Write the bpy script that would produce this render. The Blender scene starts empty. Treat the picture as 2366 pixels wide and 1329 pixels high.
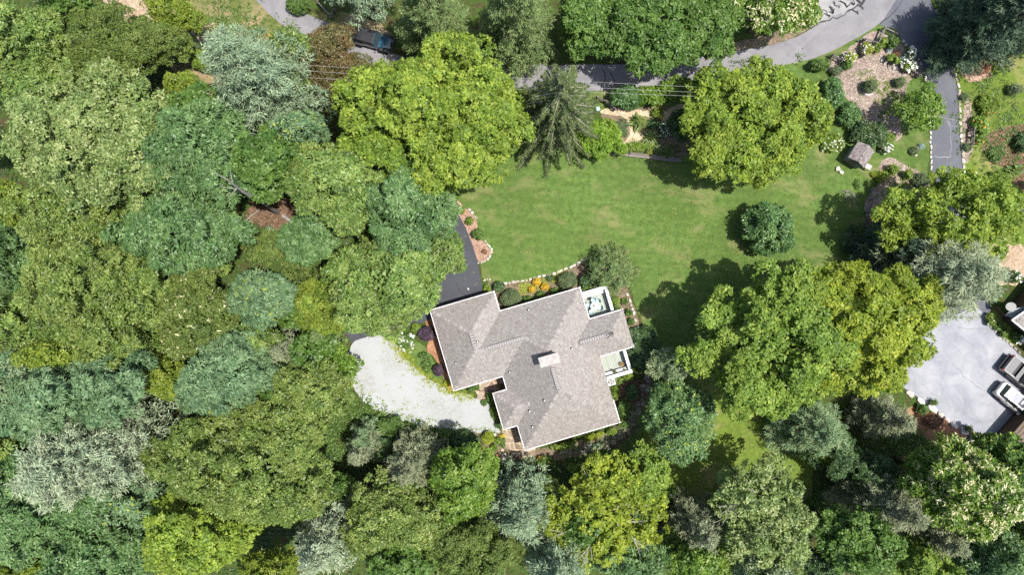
import bpy, bmesh, math, random
import numpy as np
from mathutils import Vector, Matrix

SC = bpy.context.scene
COL = SC.collection
H = 72.0                 # camera height in metres
F = 1584.0               # focal length in photo pixels (photo is 2366 px wide)
CX, CY = 1183.0, 664.5   # point straight below the camera

# ------------------------------------------------------------------ camera, sky, sun, exposure
cam_d = bpy.data.cameras.new('camera'); cam = bpy.data.objects.new('camera', cam_d); COL.objects.link(cam)
cam.location = (0, 0, H); cam.rotation_euler = (0, 0, 0)
cam_d.sensor_width = 36.0; cam_d.lens = 36.0 * F / 2366.0
cam_d.clip_end = 500.0; cam_d.clip_start = 0.5
SC.camera = cam

SUN_ELEV = math.radians(71.0)
sx, sy = 0.985, -0.14                                   # horizontal direction towards the sun
_l = math.hypot(sx, sy); sx /= _l; sy /= _l
world = bpy.data.worlds.new('World'); SC.world = world; world.use_nodes = True
wn = world.node_tree; wn.nodes.clear()
w_out = wn.nodes.new('ShaderNodeOutputWorld'); w_bg = wn.nodes.new('ShaderNodeBackground'); w_sky = wn.nodes.new('ShaderNodeTexSky')
w_sky.sky_type = 'NISHITA'; w_sky.sun_disc = False
w_sky.sun_elevation = SUN_ELEV; w_sky.sun_rotation = math.atan2(sx, sy)
w_sky.dust_density = 2.0; w_sky.air_density = 1.0
w_bg.inputs['Strength'].default_value = 0.13
wn.links.new(w_sky.outputs[0], w_bg.inputs[0]); wn.links.new(w_bg.outputs[0], w_out.inputs[0])

sun_d = bpy.data.lights.new('sun', 'SUN'); sun = bpy.data.objects.new('sun', sun_d); COL.objects.link(sun)
sun_d.energy = 4.7; sun_d.angle = math.radians(0.6); sun_d.color = (1.0, 0.955, 0.88)
sun.rotation_euler = Vector((-sx * math.cos(SUN_ELEV), -sy * math.cos(SUN_ELEV), -math.sin(SUN_ELEV))).to_track_quat('-Z', 'Y').to_euler()
sun.location = (30, -10, 60)

SC.view_settings.view_transform = 'Standard'; SC.view_settings.look = 'None'
SC.view_settings.gamma = 1.0; SC.view_settings.use_curve_mapping = False
SC.view_settings.exposure = 0.64
SC.render.engine = 'CYCLES'
SC.cycles.max_bounces = 6; SC.cycles.diffuse_bounces = 3; SC.cycles.transmission_bounces = 4
SC.cycles.use_denoising = False

RS = np.random.RandomState(11)
random.seed(5)

# ------------------------------------------------------------------ helpers
def G(px, py, z=0.0):
    """the point at height z that lies under photo pixel (px, py)"""
    k = (H - z) / F
    return Vector(((px - CX) * k, (CY - py) * k, z))

def tag(o, label=None, cat=None, group=None, kind=None):
    if label: o['label'] = label
    if cat: o['category'] = cat
    if group: o['group'] = group
    if kind: o['kind'] = kind
    return o

def empty(name, loc=(0, 0, 0), rz=0.0, label=None, cat=None, group=None):
    o = bpy.data.objects.new(name, None); COL.objects.link(o)
    o.location = loc; o.rotation_euler = (0, 0, rz); o.empty_display_size = 0.3
    return tag(o, label, cat, group)

def link(name, me, mat, parent=None, loc=None, rot=None):
    if mat is not None and len(me.materials) == 0: me.materials.append(mat)
    o = bpy.data.objects.new(name, me); COL.objects.link(o)
    if parent is not None: o.parent = parent
    if loc is not None: o.location = loc
    if rot is not None: o.rotation_euler = rot
    return o

def mesh_np(name, V, polys_n, idx, tint=None):
    """V (n,3); every polygon has polys_n corners; idx flat corner indices"""
    me = bpy.data.meshes.new(name)
    nf = len(idx) // polys_n
    me.vertices.add(len(V)); me.vertices.foreach_set('co', np.ascontiguousarray(V, dtype=np.float32).ravel())
    me.loops.add(len(idx)); me.loops.foreach_set('vertex_index', np.asarray(idx, dtype=np.int32))
    me.polygons.add(nf)
    me.polygons.foreach_set('loop_start', np.arange(0, nf * polys_n, polys_n, dtype=np.int32))
    if tint is not None:
        a = me.attributes.new('tint', 'FLOAT', 'POINT'); a.data.foreach_set('value', np.asarray(tint, dtype=np.float32))
    me.update(calc_edges=True)
    return me

class MB:
    """collects boxes, tubes, prisms; build() links them as one mesh object"""
    def __init__(s): s.bm = bmesh.new(); s.tl = s.bm.verts.layers.float.new('tint')
    def face(s, pts, tint=0.5):
        vs = [s.bm.verts.new(p) for p in pts]
        for v in vs: v[s.tl] = tint
        return s.bm.faces.new(vs)
    def box(s, c, d, rz=0.0, tint=0.5, taper=1.0, skew=(0, 0)):
        x, y, z = d[0] / 2, d[1] / 2, d[2] / 2
        cr, sr = math.cos(rz), math.sin(rz); vs = []
        for k, (a, b, e) in enumerate([(-1,-1,-1),(1,-1,-1),(1,1,-1),(-1,1,-1),(-1,-1,1),(1,-1,1),(1,1,1),(-1,1,1)]):
            t = taper if e > 0 else 1.0
            px, py = a * x * t + (skew[0] if e > 0 else 0), b * y * t + (skew[1] if e > 0 else 0)
            v = s.bm.verts.new((c[0] + px * cr - py * sr, c[1] + px * sr + py * cr, c[2] + e * z)); v[s.tl] = tint; vs.append(v)
        for f in ((0,3,2,1),(4,5,6,7),(0,1,5,4),(1,2,6,5),(2,3,7,6),(3,0,4,7)): s.bm.faces.new([vs[i] for i in f])
        return s
    def bar(s, p, q, w, h, tint=0.5):
        """box from p to q, w wide and h high"""
        p = Vector(p); q = Vector(q); d = q - p; L = d.length
        if L < 1e-6: return s
        z = Vector((0, 0, 1)); x = d / L
        if abs(x.z) > 0.95: z = Vector((1, 0, 0))
        y = z.cross(x).normalized(); z = x.cross(y); vs = []
        for e in (0, 1):
            for a, b in ((-1,-1),(1,-1),(1,1),(-1,1)):
                v = s.bm.verts.new(p + d * e + y * (a * w / 2) + z * (b * h / 2)); v[s.tl] = tint; vs.append(v)
        for f in ((0,3,2,1),(4,5,6,7),(0,1,5,4),(1,2,6,5),(2,3,7,6),(3,0,4,7)): s.bm.faces.new([vs[i] for i in f])
        return s
    def tube(s, pts, rad, n=6, tint=0.5, caps=True):
        rings = []; N = len(pts); pts = [Vector(p) for p in pts]
        for i, p in enumerate(pts):
            d = (pts[min(i + 1, N - 1)] - pts[max(i - 1, 0)])
            d = d.normalized() if d.length > 1e-7 else Vector((0, 0, 1))
            a = d.cross(Vector((0.13, 0.31, 0.94)))
            if a.length < 0.05: a = d.cross(Vector((1, 0, 0)))
            a.normalize(); b = d.cross(a); r = rad[i] if hasattr(rad, '__len__') else rad
            ring = []
            for k in range(n):
                t = 2 * math.pi * k / n
                v = s.bm.verts.new(p + a * (math.cos(t) * r) + b * (math.sin(t) * r)); v[s.tl] = tint; ring.append(v)
            rings.append(ring)
        for i in range(N - 1):
            for k in range(n):
                s.bm.faces.new((rings[i][k], rings[i][(k + 1) % n], rings[i + 1][(k + 1) % n], rings[i + 1][k]))
        if caps:
            s.bm.faces.new(rings[0][::-1]); s.bm.faces.new(rings[-1])
        return s
    def lathe(s, prof, c=(0, 0, 0), n=14, tint=0.5):
        rings = []
        for r, z in prof:
            ring = []
            for k in range(n):
                t = 2 * math.pi * k / n
                v = s.bm.verts.new((c[0] + r * math.cos(t), c[1] + r * math.sin(t), c[2] + z)); v[s.tl] = tint; ring.append(v)
            rings.append(ring)
        for i in range(len(rings) - 1):
            for k in range(n):
                s.bm.faces.new((rings[i][k], rings[i][(k + 1) % n], rings[i + 1][(k + 1) % n], rings[i + 1][k]))
        if prof[0][0] > 1e-4: s.bm.faces.new(rings[0][::-1])
        if prof[-1][0] > 1e-4: s.bm.faces.new(rings[-1])
        return s
    def loft(s, rings, tint=0.5, caps=True):
        R = []
        for r in rings:
            vs = []
            for p in r:
                v = s.bm.verts.new(p); v[s.tl] = tint; vs.append(v)
            R.append(vs)
        n = len(R[0])
        for i in range(len(R) - 1):
            for k in range(n):
                s.bm.faces.new((R[i][k], R[i][(k + 1) % n], R[i + 1][(k + 1) % n], R[i + 1][k]))
        if caps: s.bm.faces.new(R[0][::-1]); s.bm.faces.new(R[-1])
        return s
    def build(s, name, mat, parent=None, smooth=False, loc=None, rot=None, bevel=0.0):
        if bevel > 0:
            bmesh.ops.bevel(s.bm, geom=list(s.bm.edges), offset=bevel, segments=2, affect='EDGES', profile=0.5)
        bmesh.ops.recalc_face_normals(s.bm, faces=list(s.bm.faces))
        me = bpy.data.meshes.new(name); s.bm.to_mesh(me); s.bm.free()
        if smooth:
            me.polygons.foreach_set('use_smooth', np.ones(len(me.polygons), dtype=bool))
            try: me.set_sharp_from_angle(angle=math.radians(38))
            except Exception: pass
        return link(name, me, mat, parent, loc, rot)

# ------------------------------------------------------------------ materials
def new_mat(name):
    m = bpy.data.materials.new(name); m.use_nodes = True; nt = m.node_tree; nt.nodes.clear()
    return m, nt, nt.nodes, nt.links

def N(nodes, typ, **kw):
    n = nodes.new(typ)
    for k, v in kw.items():
        if hasattr(n, k) and not k.startswith('i_'): setattr(n, k, v)
    return n

def rgb(c): return (c[0], c[1], c[2], 1.0)

def mix(nodes, links, fac, a, b, blend='MIX'):
    m = nodes.new('ShaderNodeMix'); m.data_type = 'RGBA'; m.blend_type = blend
    for sock, val in ((m.inputs[0], fac), (m.inputs[6], a), (m.inputs[7], b)):
        if isinstance(val, (int, float)): sock.default_value = val
        elif isinstance(val, tuple): sock.default_value = rgb(val)
        else: links.new(val, sock)
    return m.outputs[2]

def ramp(nodes, links, src, stops):
    r = nodes.new('ShaderNodeValToRGB'); e = r.color_ramp.elements
    while len(e) < len(stops): e.new(0.5)
    for i, (p, c) in enumerate(stops):
        e[i].position = p; e[i].color = rgb(c) if isinstance(c, tuple) else (c, c, c, 1)
    links.new(src, r.inputs[0]); return r.outputs[0]

def noise(nodes, links, scale, detail=4, rough=0.55, vec=None, dist=0.0, stretch=None):
    tc = nodes.new('ShaderNodeTexCoord'); v = tc.outputs['Object'] if vec is None else vec
    if stretch is not None:
        mp = nodes.new('ShaderNodeMapping'); mp.inputs['Scale'].default_value = stretch[0]; mp.inputs['Rotation'].default_value = (0, 0, stretch[1])
        links.new(v, mp.inputs[0]); v = mp.outputs[0]
    n = nodes.new('ShaderNodeTexNoise'); n.inputs['Scale'].default_value = scale; n.inputs['Detail'].default_value = detail
    n.inputs['Roughness'].default_value = rough; n.inputs['Distortion'].default_value = dist
    links.new(v, n.inputs['Vector']); return n.outputs['Fac']

def finish(m, nodes, links, color, rough=0.8, bump=None, bump_s=0.3, bump_d=0.05, spec=0.3, metal=0.0, coat=0.0, alpha=None):
    p = nodes.new('ShaderNodeBsdfPrincipled'); o = nodes.new('ShaderNodeOutputMaterial')
    if isinstance(color, tuple): p.inputs['Base Color'].default_value = rgb(color)
    else: links.new(color, p.inputs['Base Color'])
    if isinstance(rough, (int, float)): p.inputs['Roughness'].default_value = rough
    else: links.new(rough, p.inputs['Roughness'])
    p.inputs['Specular IOR Level'].default_value = spec; p.inputs['Metallic'].default_value = metal
    p.inputs['Coat Weight'].default_value = coat
    if bump is not None:
        b = nodes.new('ShaderNodeBump'); b.inputs['Strength'].default_value = bump_s; b.inputs['Distance'].default_value = bump_d
        links.new(bump, b.inputs['Height']); links.new(b.outputs[0], p.inputs['Normal'])
    links.new(p.outputs[0], o.inputs[0]); return m

def mat_var(name, c1, c2, scale=6.0, rough=0.8, bump=0.2, spec=0.3, c3=None, scale3=0.6, amt3=0.5, bd=0.03, metal=0.0, coat=0.0):
    """two colours mixed by noise, a third in broad patches"""
    m, nt, nd, lk = new_mat(name)
    f = noise(nd, lk, scale, 6, 0.62)
    c = ramp(nd, lk, f, [(0.33, c1), (0.67, c2)])
    if c3 is not None:
        f3 = ramp(nd, lk, noise(nd, lk, scale3, 4, 0.6), [(0.45, 0.0), (0.65, amt3)])
        c = mix(nd, lk, f3, c, c3)
    return finish(m, nd, lk, c, rough, f if bump else None, bump, bd, spec, metal, coat)

def mat_tint(name, stops, rough=0.8, spec=0.3, nscale=8.0, namt=0.35, bump=0.15, bd=0.02):
    """colour from the per-piece tint attribute, weathered by noise"""
    m, nt, nd, lk = new_mat(name)
    a = nd.new('ShaderNodeAttribute'); a.attribute_name = 'tint'
    c = ramp(nd, lk, a.outputs['Fac'], stops)
    f = noise(nd, lk, nscale, 5, 0.6)
    k = ramp(nd, lk, f, [(0.3, 1.0 - namt), (0.7, 1.0)])
    c = mix(nd, lk, 1.0, c, k, 'MULTIPLY')
    return finish(m, nd, lk, c, rough, f, bump, bd, spec)

def mat_leaf(name, stops, transl=0.3, rough=0.5, spec=0.35, trans_gain=1.5, patch=0.25, ptone=None):
    m, nt, nd, lk = new_mat(name)
    a = nd.new('ShaderNodeAttribute'); a.attribute_name = 'tint'
    c = ramp(nd, lk, a.outputs['Fac'], stops)
    if ptone is not None:
        f = ramp(nd, lk, noise(nd, lk, 0.32, 3, 0.6), [(0.42, 0.0), (0.66, patch)])
        c = mix(nd, lk, f, c, ptone)
    p = nd.new('ShaderNodeBsdfPrincipled'); p.inputs['Roughness'].default_value = rough; p.inputs['Specular IOR Level'].default_value = spec
    lk.new(c, p.inputs['Base Color'])
    t = nd.new('ShaderNodeBsdfTranslucent')
    tc = mix(nd, lk, 1.0, c, (trans_gain * 1.05, trans_gain, trans_gain * 0.55), 'MULTIPLY'); lk.new(tc, t.inputs['Color'])
    ms = nd.new('ShaderNodeMixShader'); ms.inputs[0].default_value = transl
    lk.new(p.outputs[0], ms.inputs[1]); lk.new(t.outputs[0], ms.inputs[2])
    o = nd.new('ShaderNodeOutputMaterial'); lk.new(ms.outputs[0], o.inputs[0]); return m

def plain(name, c, rough=0.5, spec=0.4, metal=0.0, coat=0.0, var=0.12, scale=9.0):
    m, nt, nd, lk = new_mat(name)
    f = noise(nd, lk, scale, 5, 0.6)
    k = ramp(nd, lk, f, [(0.3, tuple(x * (1 - var) for x in c)), (0.7, tuple(min(1, x * (1 + var * 0.5)) for x in c))])
    return finish(m, nd, lk, k, rough, None, 0, 0, spec, metal, coat)
# ================================================================== THE GROUND
def build_ground_materials():
    M = {}
    # forest floor: brown litter with dark green low growth
    m, nt, nd, lk = new_mat('forest_floor')
    f1 = noise(nd, lk, 0.35, 6, 0.6); f2 = noise(nd, lk, 5.0, 6, 0.7); f3 = noise(nd, lk, 1.6, 5, 0.65)
    c = ramp(nd, lk, f2, [(0.3, (0.030, 0.021, 0.013)), (0.5, (0.065, 0.042, 0.026)), (0.72, (0.12, 0.076, 0.048))])
    g = ramp(nd, lk, f2, [(0.3, (0.022, 0.042, 0.010)), (0.7, (0.075, 0.12, 0.025))])
    k = ramp(nd, lk, f1, [(0.28, 0.0), (0.46, 1.0)])
    k2 = ramp(nd, lk, f3, [(0.32, 0.0), (0.52, 1.0)])
    kk = nd.new('ShaderNodeMath'); kk.operation = 'MULTIPLY'; lk.new(k, kk.inputs[0]); lk.new(k2, kk.inputs[1])
    M['floor'] = finish(m, nd, lk, mix(nd, lk, kk.outputs[0], c, g), 0.95, f2, 0.6, 0.12, 0.1)

    def lawn(name, dark, mid, light, dry, dry_lo=0.52, stripes=True):
        m, nt, nd, lk = new_mat(name)
        fine = noise(nd, lk, 14.0, 5, 0.75)
        fmid = noise(nd, lk, 1.7, 6, 0.66)
        fbig = noise(nd, lk, 0.14, 4, 0.55, dist=0.6)
        fdry = noise(nd, lk, 0.22, 7, 0.68, dist=0.4, stretch=((1.0, 1.7, 1.0), 0.25))
        c = ramp(nd, lk, fmid, [(0.28, dark), (0.52, mid), (0.74, light)])
        c = mix(nd, lk, ramp(nd, lk, fbig, [(0.40, 0.0), (0.62, 0.65)]), c, tuple(0.55 * d + 0.25 * l for d, l in zip(dark, light)))
        c = mix(nd, lk, ramp(nd, lk, fdry, [(dry_lo, 0.0), (dry_lo + 0.17, 0.85)]), c, dry)
        fcl = noise(nd, lk, 3.4, 3, 0.5)
        c = mix(nd, lk, ramp(nd, lk, fcl, [(0.62, 0.0), (0.72, 0.45)]), c, tuple(min(1, 1.25 * l) for l in light))
        if stripes:
            tc = nd.new('ShaderNodeTexCoord'); mp = nd.new('ShaderNodeMapping'); mp.inputs['Rotation'].default_value = (0, 0, math.radians(6))
            lk.new(tc.outputs['Object'], mp.inputs[0])
            w = nd.new('ShaderNodeTexWave'); w.wave_type = 'BANDS'; w.bands_direction = 'Y'
            w.inputs['Scale'].default_value = 0.30; w.inputs['Distortion'].default_value = 3.0; w.inputs['Detail'].default_value = 3.0; w.inputs['Detail Scale'].default_value = 0.6
            lk.new(mp.outputs[0], w.inputs['Vector'])
            c = mix(nd, lk, 1.0, c, ramp(nd, lk, w.outputs['Fac'], [(0.2, 0.95), (0.8, 1.03)]), 'MULTIPLY')
        k = ramp(nd, lk, fine, [(0.25, 0.62), (0.75, 1.30)])
        c = mix(nd, lk, 1.0, c, k, 'MULTIPLY')
        return finish(m, nd, lk, c, 0.9, fine, 0.5, 0.06, 0.15)
    M['lawn'] = lawn('mown_grass', (0.050, 0.096, 0.018), (0.091, 0.149, 0.034), (0.132, 0.186, 0.048), (0.200, 0.190, 0.082), 0.52)
    M['lawn_rough'] = lawn('rough_grass', (0.062, 0.108, 0.016), (0.122, 0.178, 0.028), (0.168, 0.215, 0.036), (0.235, 0.205, 0.085), 0.50, False)
    M['lawn_tan'] = lawn('dry_grass', (0.055, 0.085, 0.020), (0.105, 0.135, 0.034), (0.16, 0.165, 0.05), (0.32, 0.23, 0.145), 0.44, False)

    def tarmac(name, c1, c2, streak, spec=0.3, gr=20.0):
        m, nt, nd, lk = new_mat(name)
        f = noise(nd, lk, gr, 5, 0.7); b = noise(nd, lk, 0.45, 6, 0.62, dist=0.5); s = noise(nd, lk, 1.3, 5, 0.6)
        c = ramp(nd, lk, b, [(0.3, c1), (0.7, c2)])
        c = mix(nd, lk, ramp(nd, lk, s, [(0.55, 0.0), (0.75, 0.35)]), c, streak)
        c = mix(nd, lk, 1.0, c, ramp(nd, lk, f, [(0.25, 0.78), (0.75, 1.15)]), 'MULTIPLY')
        return finish(m, nd, lk, c, 0.85, f, 0.25, 0.02, spec)
    M['asphalt'] = tarmac('dark_asphalt', (0.046, 0.049, 0.060), (0.064, 0.068, 0.080), (0.082, 0.083, 0.088))
    M['asphalt_right'] = tarmac('greying_asphalt', (0.084, 0.089, 0.106), (0.118, 0.124, 0.142), (0.145, 0.142, 0.140))
    M['road'] = tarmac('worn_grey_asphalt', (0.155, 0.150, 0.160), (0.235, 0.228, 0.236), (0.28, 0.268, 0.265))
    M['old_road'] = tarmac('cracked_asphalt', (0.19, 0.19, 0.19), (0.32, 0.31, 0.30), (0.07, 0.07, 0.07))
    M['pad'] = tarmac('bleached_asphalt', (0.195, 0.205, 0.238), (0.33, 0.335, 0.36), (0.42, 0.385, 0.36), 0.35)

    m, nt, nd, lk = new_mat('white_gravel')
    f = noise(nd, lk, 16.0, 6, 0.75); b = noise(nd, lk, 0.33, 5, 0.6, dist=0.5); s = noise(nd, lk, 3.2, 8, 0.8)
    c = ramp(nd, lk, f, [(0.22, (0.235, 0.25, 0.255)), (0.5, (0.335, 0.35, 0.352)), (0.78, (0.40, 0.41, 0.412))])
    k = nd.new('ShaderNodeMath'); k.operation = 'MULTIPLY'
    lk.new(ramp(nd, lk, b, [(0.44, 0.0), (0.58, 1.0)]), k.inputs[0]); lk.new(ramp(nd, lk, s, [(0.42, 0.0), (0.68, 0.7)]), k.inputs[1])
    c = mix(nd, lk, k.outputs[0], c, (0.19, 0.19, 0.135))
    M['gravel'] = finish(m, nd, lk, c, 0.95, f, 0.6, 0.05, 0.2)

    def chips(name, a, b, c_, pale, green=None, scale=11.0):
        m, nt, nd, lk = new_mat(name)
        v = nd.new('ShaderNodeTexVoronoi'); v.inputs['Scale'].default_value = scale
        tc = nd.new('ShaderNodeTexCoord'); mp = nd.new('ShaderNodeMapping'); mp.inputs['Scale'].default_value = (1.0, 1.9, 1.0)
        nz = nd.new('ShaderNodeTexNoise'); nz.inputs['Scale'].default_value = 2.0
        lk.new(tc.outputs['Object'], nz.inputs['Vector'])
        mv = nd.new('ShaderNodeVectorMath'); mv.operation = 'MULTIPLY_ADD'; mv.inputs[1].default_value = (0.8, 0.8, 0.8)
        lk.new(nz.outputs['Color'], mv.inputs[0]); lk.new(tc.outputs['Object'], mv.inputs[2]); lk.new(mv.outputs[0], mp.inputs[0]); lk.new(mp.outputs[0], v.inputs['Vector'])
        sp = nd.new('ShaderNodeSeparateColor'); lk.new(v.outputs['Color'], sp.inputs[0])
        c = ramp(nd, lk, sp.outputs[0], [(0.0, a), (0.45, b), (0.78, c_), (0.95, pale)])
        big = noise(nd, lk, 0.6, 5, 0.6)
        c = mix(nd, lk, 1.0, c, ramp(nd, lk, big, [(0.3, 0.78), (0.7, 1.12)]), 'MULTIPLY')
        if green is not None:
            gq = noise(nd, lk, 0.8, 6, 0.7)
            c = mix(nd, lk, ramp(nd, lk, gq, [(0.56, 0.0), (0.68, 0.8)]), c, green)
        return finish(m, nd, lk, c, 0.95, sp.outputs[0], 0.5, 0.04, 0.1)
    M['mulch_pink'] = chips('pine_bark_mulch', (0.17, 0.095, 0.065), (0.29, 0.18, 0.13), (0.38, 0.25, 0.19), (0.50, 0.36, 0.28))
    M['mulch_orange'] = chips('orange_pine_straw', (0.20, 0.092, 0.048), (0.31, 0.150, 0.085), (0.36, 0.19, 0.11), (0.42, 0.25, 0.15))
    M['mulch_pale'] = chips('weathered_wood_chips', (0.12, 0.084, 0.066), (0.23, 0.175, 0.142), (0.335, 0.27, 0.23), (0.47, 0.40, 0.355), (0.085, 0.12, 0.03))
    M['mulch_dark'] = chips('brown_leaf_mulch', (0.05, 0.030, 0.020), (0.115, 0.068, 0.042), (0.18, 0.11, 0.072), (0.30, 0.20, 0.14), (0.05, 0.085, 0.02))
    M['chips'] = chips('fresh_wood_chips', (0.30, 0.215, 0.125), (0.42, 0.325, 0.21), (0.52, 0.43, 0.30), (0.64, 0.57, 0.45))
    M['bed_soil'] = chips('planted_soil', (0.075, 0.055, 0.035), (0.15, 0.115, 0.075), (0.22, 0.17, 0.115), (0.30, 0.24, 0.17), (0.07, 0.13, 0.03))
    M['straw_slope'] = chips('straw_covered_slope', (0.23, 0.155, 0.10), (0.36, 0.265, 0.18), (0.47, 0.36, 0.26), (0.56, 0.46, 0.34), (0.13, 0.14, 0.04))
    M['joint'] = mat_var('sandy_joint', (0.36, 0.27, 0.19), (0.52, 0.42, 0.31), 9.0, 0.95, 0.3)
    M['flag'] = mat_tint('flagstone', [(0.0, (0.15, 0.098, 0.078)), (0.4, (0.24, 0.165, 0.125)), (0.7, (0.30, 0.185, 0.115)), (1.0, (0.33, 0.27, 0.21))], 0.85, 0.25, 7.0, 0.3)
    M['flag_tan'] = mat_tint('tan_flagstone', [(0.0, (0.19, 0.145, 0.10)), (0.5, (0.27, 0.21, 0.15)), (1.0, (0.34, 0.275, 0.20))], 0.85, 0.25, 7.0, 0.3)
    M['stone_pale'] = mat_tint('pale_field_stone', [(0.0, (0.36, 0.30, 0.25)), (0.5, (0.54, 0.49, 0.43)), (1.0, (0.70, 0.67, 0.62))], 0.9, 0.2, 5.0, 0.35, 0.4, 0.04)
    M['stone_grey'] = mat_tint('grey_wall_stone', [(0.0, (0.17, 0.155, 0.14)), (0.5, (0.33, 0.305, 0.28)), (1.0, (0.50, 0.47, 0.44))], 0.9, 0.2, 5.0, 0.35, 0.4, 0.04)
    M['stone_step'] = mat_tint('lichen_step_stone', [(0.0, (0.19, 0.17, 0.135)), (0.5, (0.32, 0.30, 0.235)), (1.0, (0.46, 0.43, 0.34))], 0.92, 0.2, 4.0, 0.5, 0.4, 0.04)
    M['crack'] = plain('crack_tar', (0.018, 0.018, 0.02), 0.7)
    M['seal'] = plain('pale_crack_filler', (0.22, 0.225, 0.23), 0.8)
    return M

GM = build_ground_materials()

def inside(poly, x, y):
    c = False; n = len(poly); j = n - 1
    for i in range(n):
        xi, yi = poly[i][0], poly[i][1]; xj, yj = poly[j][0], poly[j][1]
        if (yi > y) != (yj > y) and x < (xj - xi) * (y - yi) / (yj - yi + 1e-12) + xi: c = not c
        j = i
    return c

def ragged(pts, jit, step, seed=0, closed=True):
    """pts: world 2D; subdivided and pushed about by jit metres"""
    r = random.Random(seed); out = []; n = len(pts)
    for i in range(n if closed else n - 1):
        a = Vector(pts[i][:2]); b = Vector(pts[(i + 1) % n][:2]); L = (b - a).length; k = max(1, int(L / step)); d = (b - a)
        nn = Vector((-d.y, d.x)).normalized() if L > 1e-6 else Vector((0, 0))
        for q in range(k):
            p = a + d * (q / k)
            out.append(p + nn * r.uniform(-jit, jit) * (1.0 if q else 0.4))
    return out

def chaikin(pts, it=2):
    for _ in range(it):
        o = []
        for i in range(len(pts)):
            a = pts[i]; b = pts[(i + 1) % len(pts)]
            o.append((a[0] * .75 + b[0] * .25, a[1] * .75 + b[1] * .25)); o.append((a[0] * .25 + b[0] * .75, a[1] * .25 + b[1] * .75))
        pts = o
    return pts

SHEETS = [0]
def sheet(name, px, z, mat, jit=0.12, step=0.5, smooth=1, kind='structure', parent=None, seed=1):
    SHEETS[0] += 1; z += 0.00006 * SHEETS[0]
    pp = chaikin(px, smooth) if smooth else px
    w = [(G(p[0], p[1]).x, G(p[0], p[1]).y) for p in pp]
    w = ragged(w, jit, step, seed) if jit > 0 else [Vector(p) for p in w]
    bm = bmesh.new(); vs = [bm.verts.new((p[0], p[1], z)) for p in w]
    f = bm.faces.new(vs); bmesh.ops.triangulate(bm, faces=[f])
    for f in bm.faces:
        if f.normal.z < 0: f.normal_flip()
    me = bpy.data.meshes.new(name); bm.to_mesh(me); bm.free()
    o = link(name, me, mat, parent)
    if parent is None: o['kind'] = kind
    return o

def strip_mesh(name, px, width, z, mat, parent, seed=0, jit=0.03):
    """a thin ribbon along a line of photo points, in a crack or seam"""
    r = random.Random(seed); P = [Vector((G(*p).x, G(*p).y)) for p in px]; pts = []
    for i in range(len(P) - 1):
        d = P[i + 1] - P[i]; k = max(1, int(d.length / 0.35))
        for q in range(k):
            nrm = Vector((-d.y, d.x)).normalized(); pts.append(P[i] + d * (q / k) + nrm * r.gauss(0, jit * 2))
    pts.append(P[-1]); bm = bmesh.new(); prev = None
    for i, p in enumerate(pts):
        d = (pts[min(i + 1, len(pts) - 1)] - pts[max(i - 1, 0)]).normalized(); nrm = Vector((-d.y, d.x)); w = width * r.uniform(0.4, 1.2) / 2
        a = bm.verts.new((p.x + nrm.x * w, p.y + nrm.y * w, z)); b = bm.verts.new((p.x - nrm.x * w, p.y - nrm.y * w, z))
        if prev: bm.faces.new((prev[1], b, a, prev[0]))
        prev = (a, b)
    me = bpy.data.meshes.new(name); bm.to_mesh(me); bm.free()
    return link(name, me, mat, parent)

# one ground sheet, out to where nothing of it can be seen
bm = bmesh.new(); S = 260.0
bm.faces.new([bm.verts.new(p) for p in ((-S, -S, 0), (S, -S, 0), (S, S, 0), (-S, S, 0))])
me = bpy.data.meshes.new('ground'); bm.to_mesh(me); bm.free()
link('ground', me, GM['floor'])['kind'] = 'structure'

Z1, Z2, Z3, Z4 = 0.004, 0.008, 0.012, 0.016
# grass areas
sheet('lawn', [(960,300),(1180,330),(1430,352),(1560,368),(1640,320),(1830,230),(1900,215),(1960,270),(2030,420),(2010,470),(1990,560),(2000,700),(1900,860),(1830,940),
               (1865,1040),(1860,1130),(1700,1180),(1540,1150),(1430,1100),(1330,1060),(1440,1035),(1500,900),(1488,760),(1465,690),(1430,600),(1360,600),(1290,640),(1200,655),(1116,652),(1108,600),(1095,560),(1060,480),(1020,420)],
      Z1, GM['lawn'], 0.15, 0.5, 1)
sheet('lawn', [(1300,205),(1420,198),(1500,190),(1610,180),(1700,160),(1880,128),(2032,52),(2058,40),(2082,88),(2115,112),(2140,180),(2154,410),(2100,430),(2020,410),(1990,380),(1900,300),(1800,230),(1620,250),(1400,260),(1330,250)],
      Z1, GM['lawn'], 0.12, 0.5, 1, seed=3)
sheet('hillside', [(2186,60),(2420,20),(2420,640),(2300,620),(2235,470),(2222,330)], Z1, GM['lawn_rough'], 0.1, 0.6, 1, seed=4)
sheet('hillside', [(200,-60),(600,-60),(700,40),(760,20),(920,60),(900,160),(700,260),(520,260),(380,150)], Z1, GM['lawn_tan'], 0.2, 0.6, 1, seed=5)
sheet('meadow', [(1500,940),(1640,900),(1830,960),(1880,1060),(1870,1180),(1700,1215),(1560,1130),(1470,1080)], Z2, GM['lawn_rough'], 0.25, 0.5, 1, seed=6)
sheet('lawn', [(885,770),(930,770),(985,800),(1000,830),(1040,905),(1000,880),(940,835)], Z1, GM['lawn'], 0.1, 0.5, 1, seed=7)
sheet('lawn', [(2258,730),(2366,690),(2400,800),(2330,800),(2290,755)], Z2, GM['lawn_rough'], 0.1, 0.5, 1, seed=8)
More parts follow.
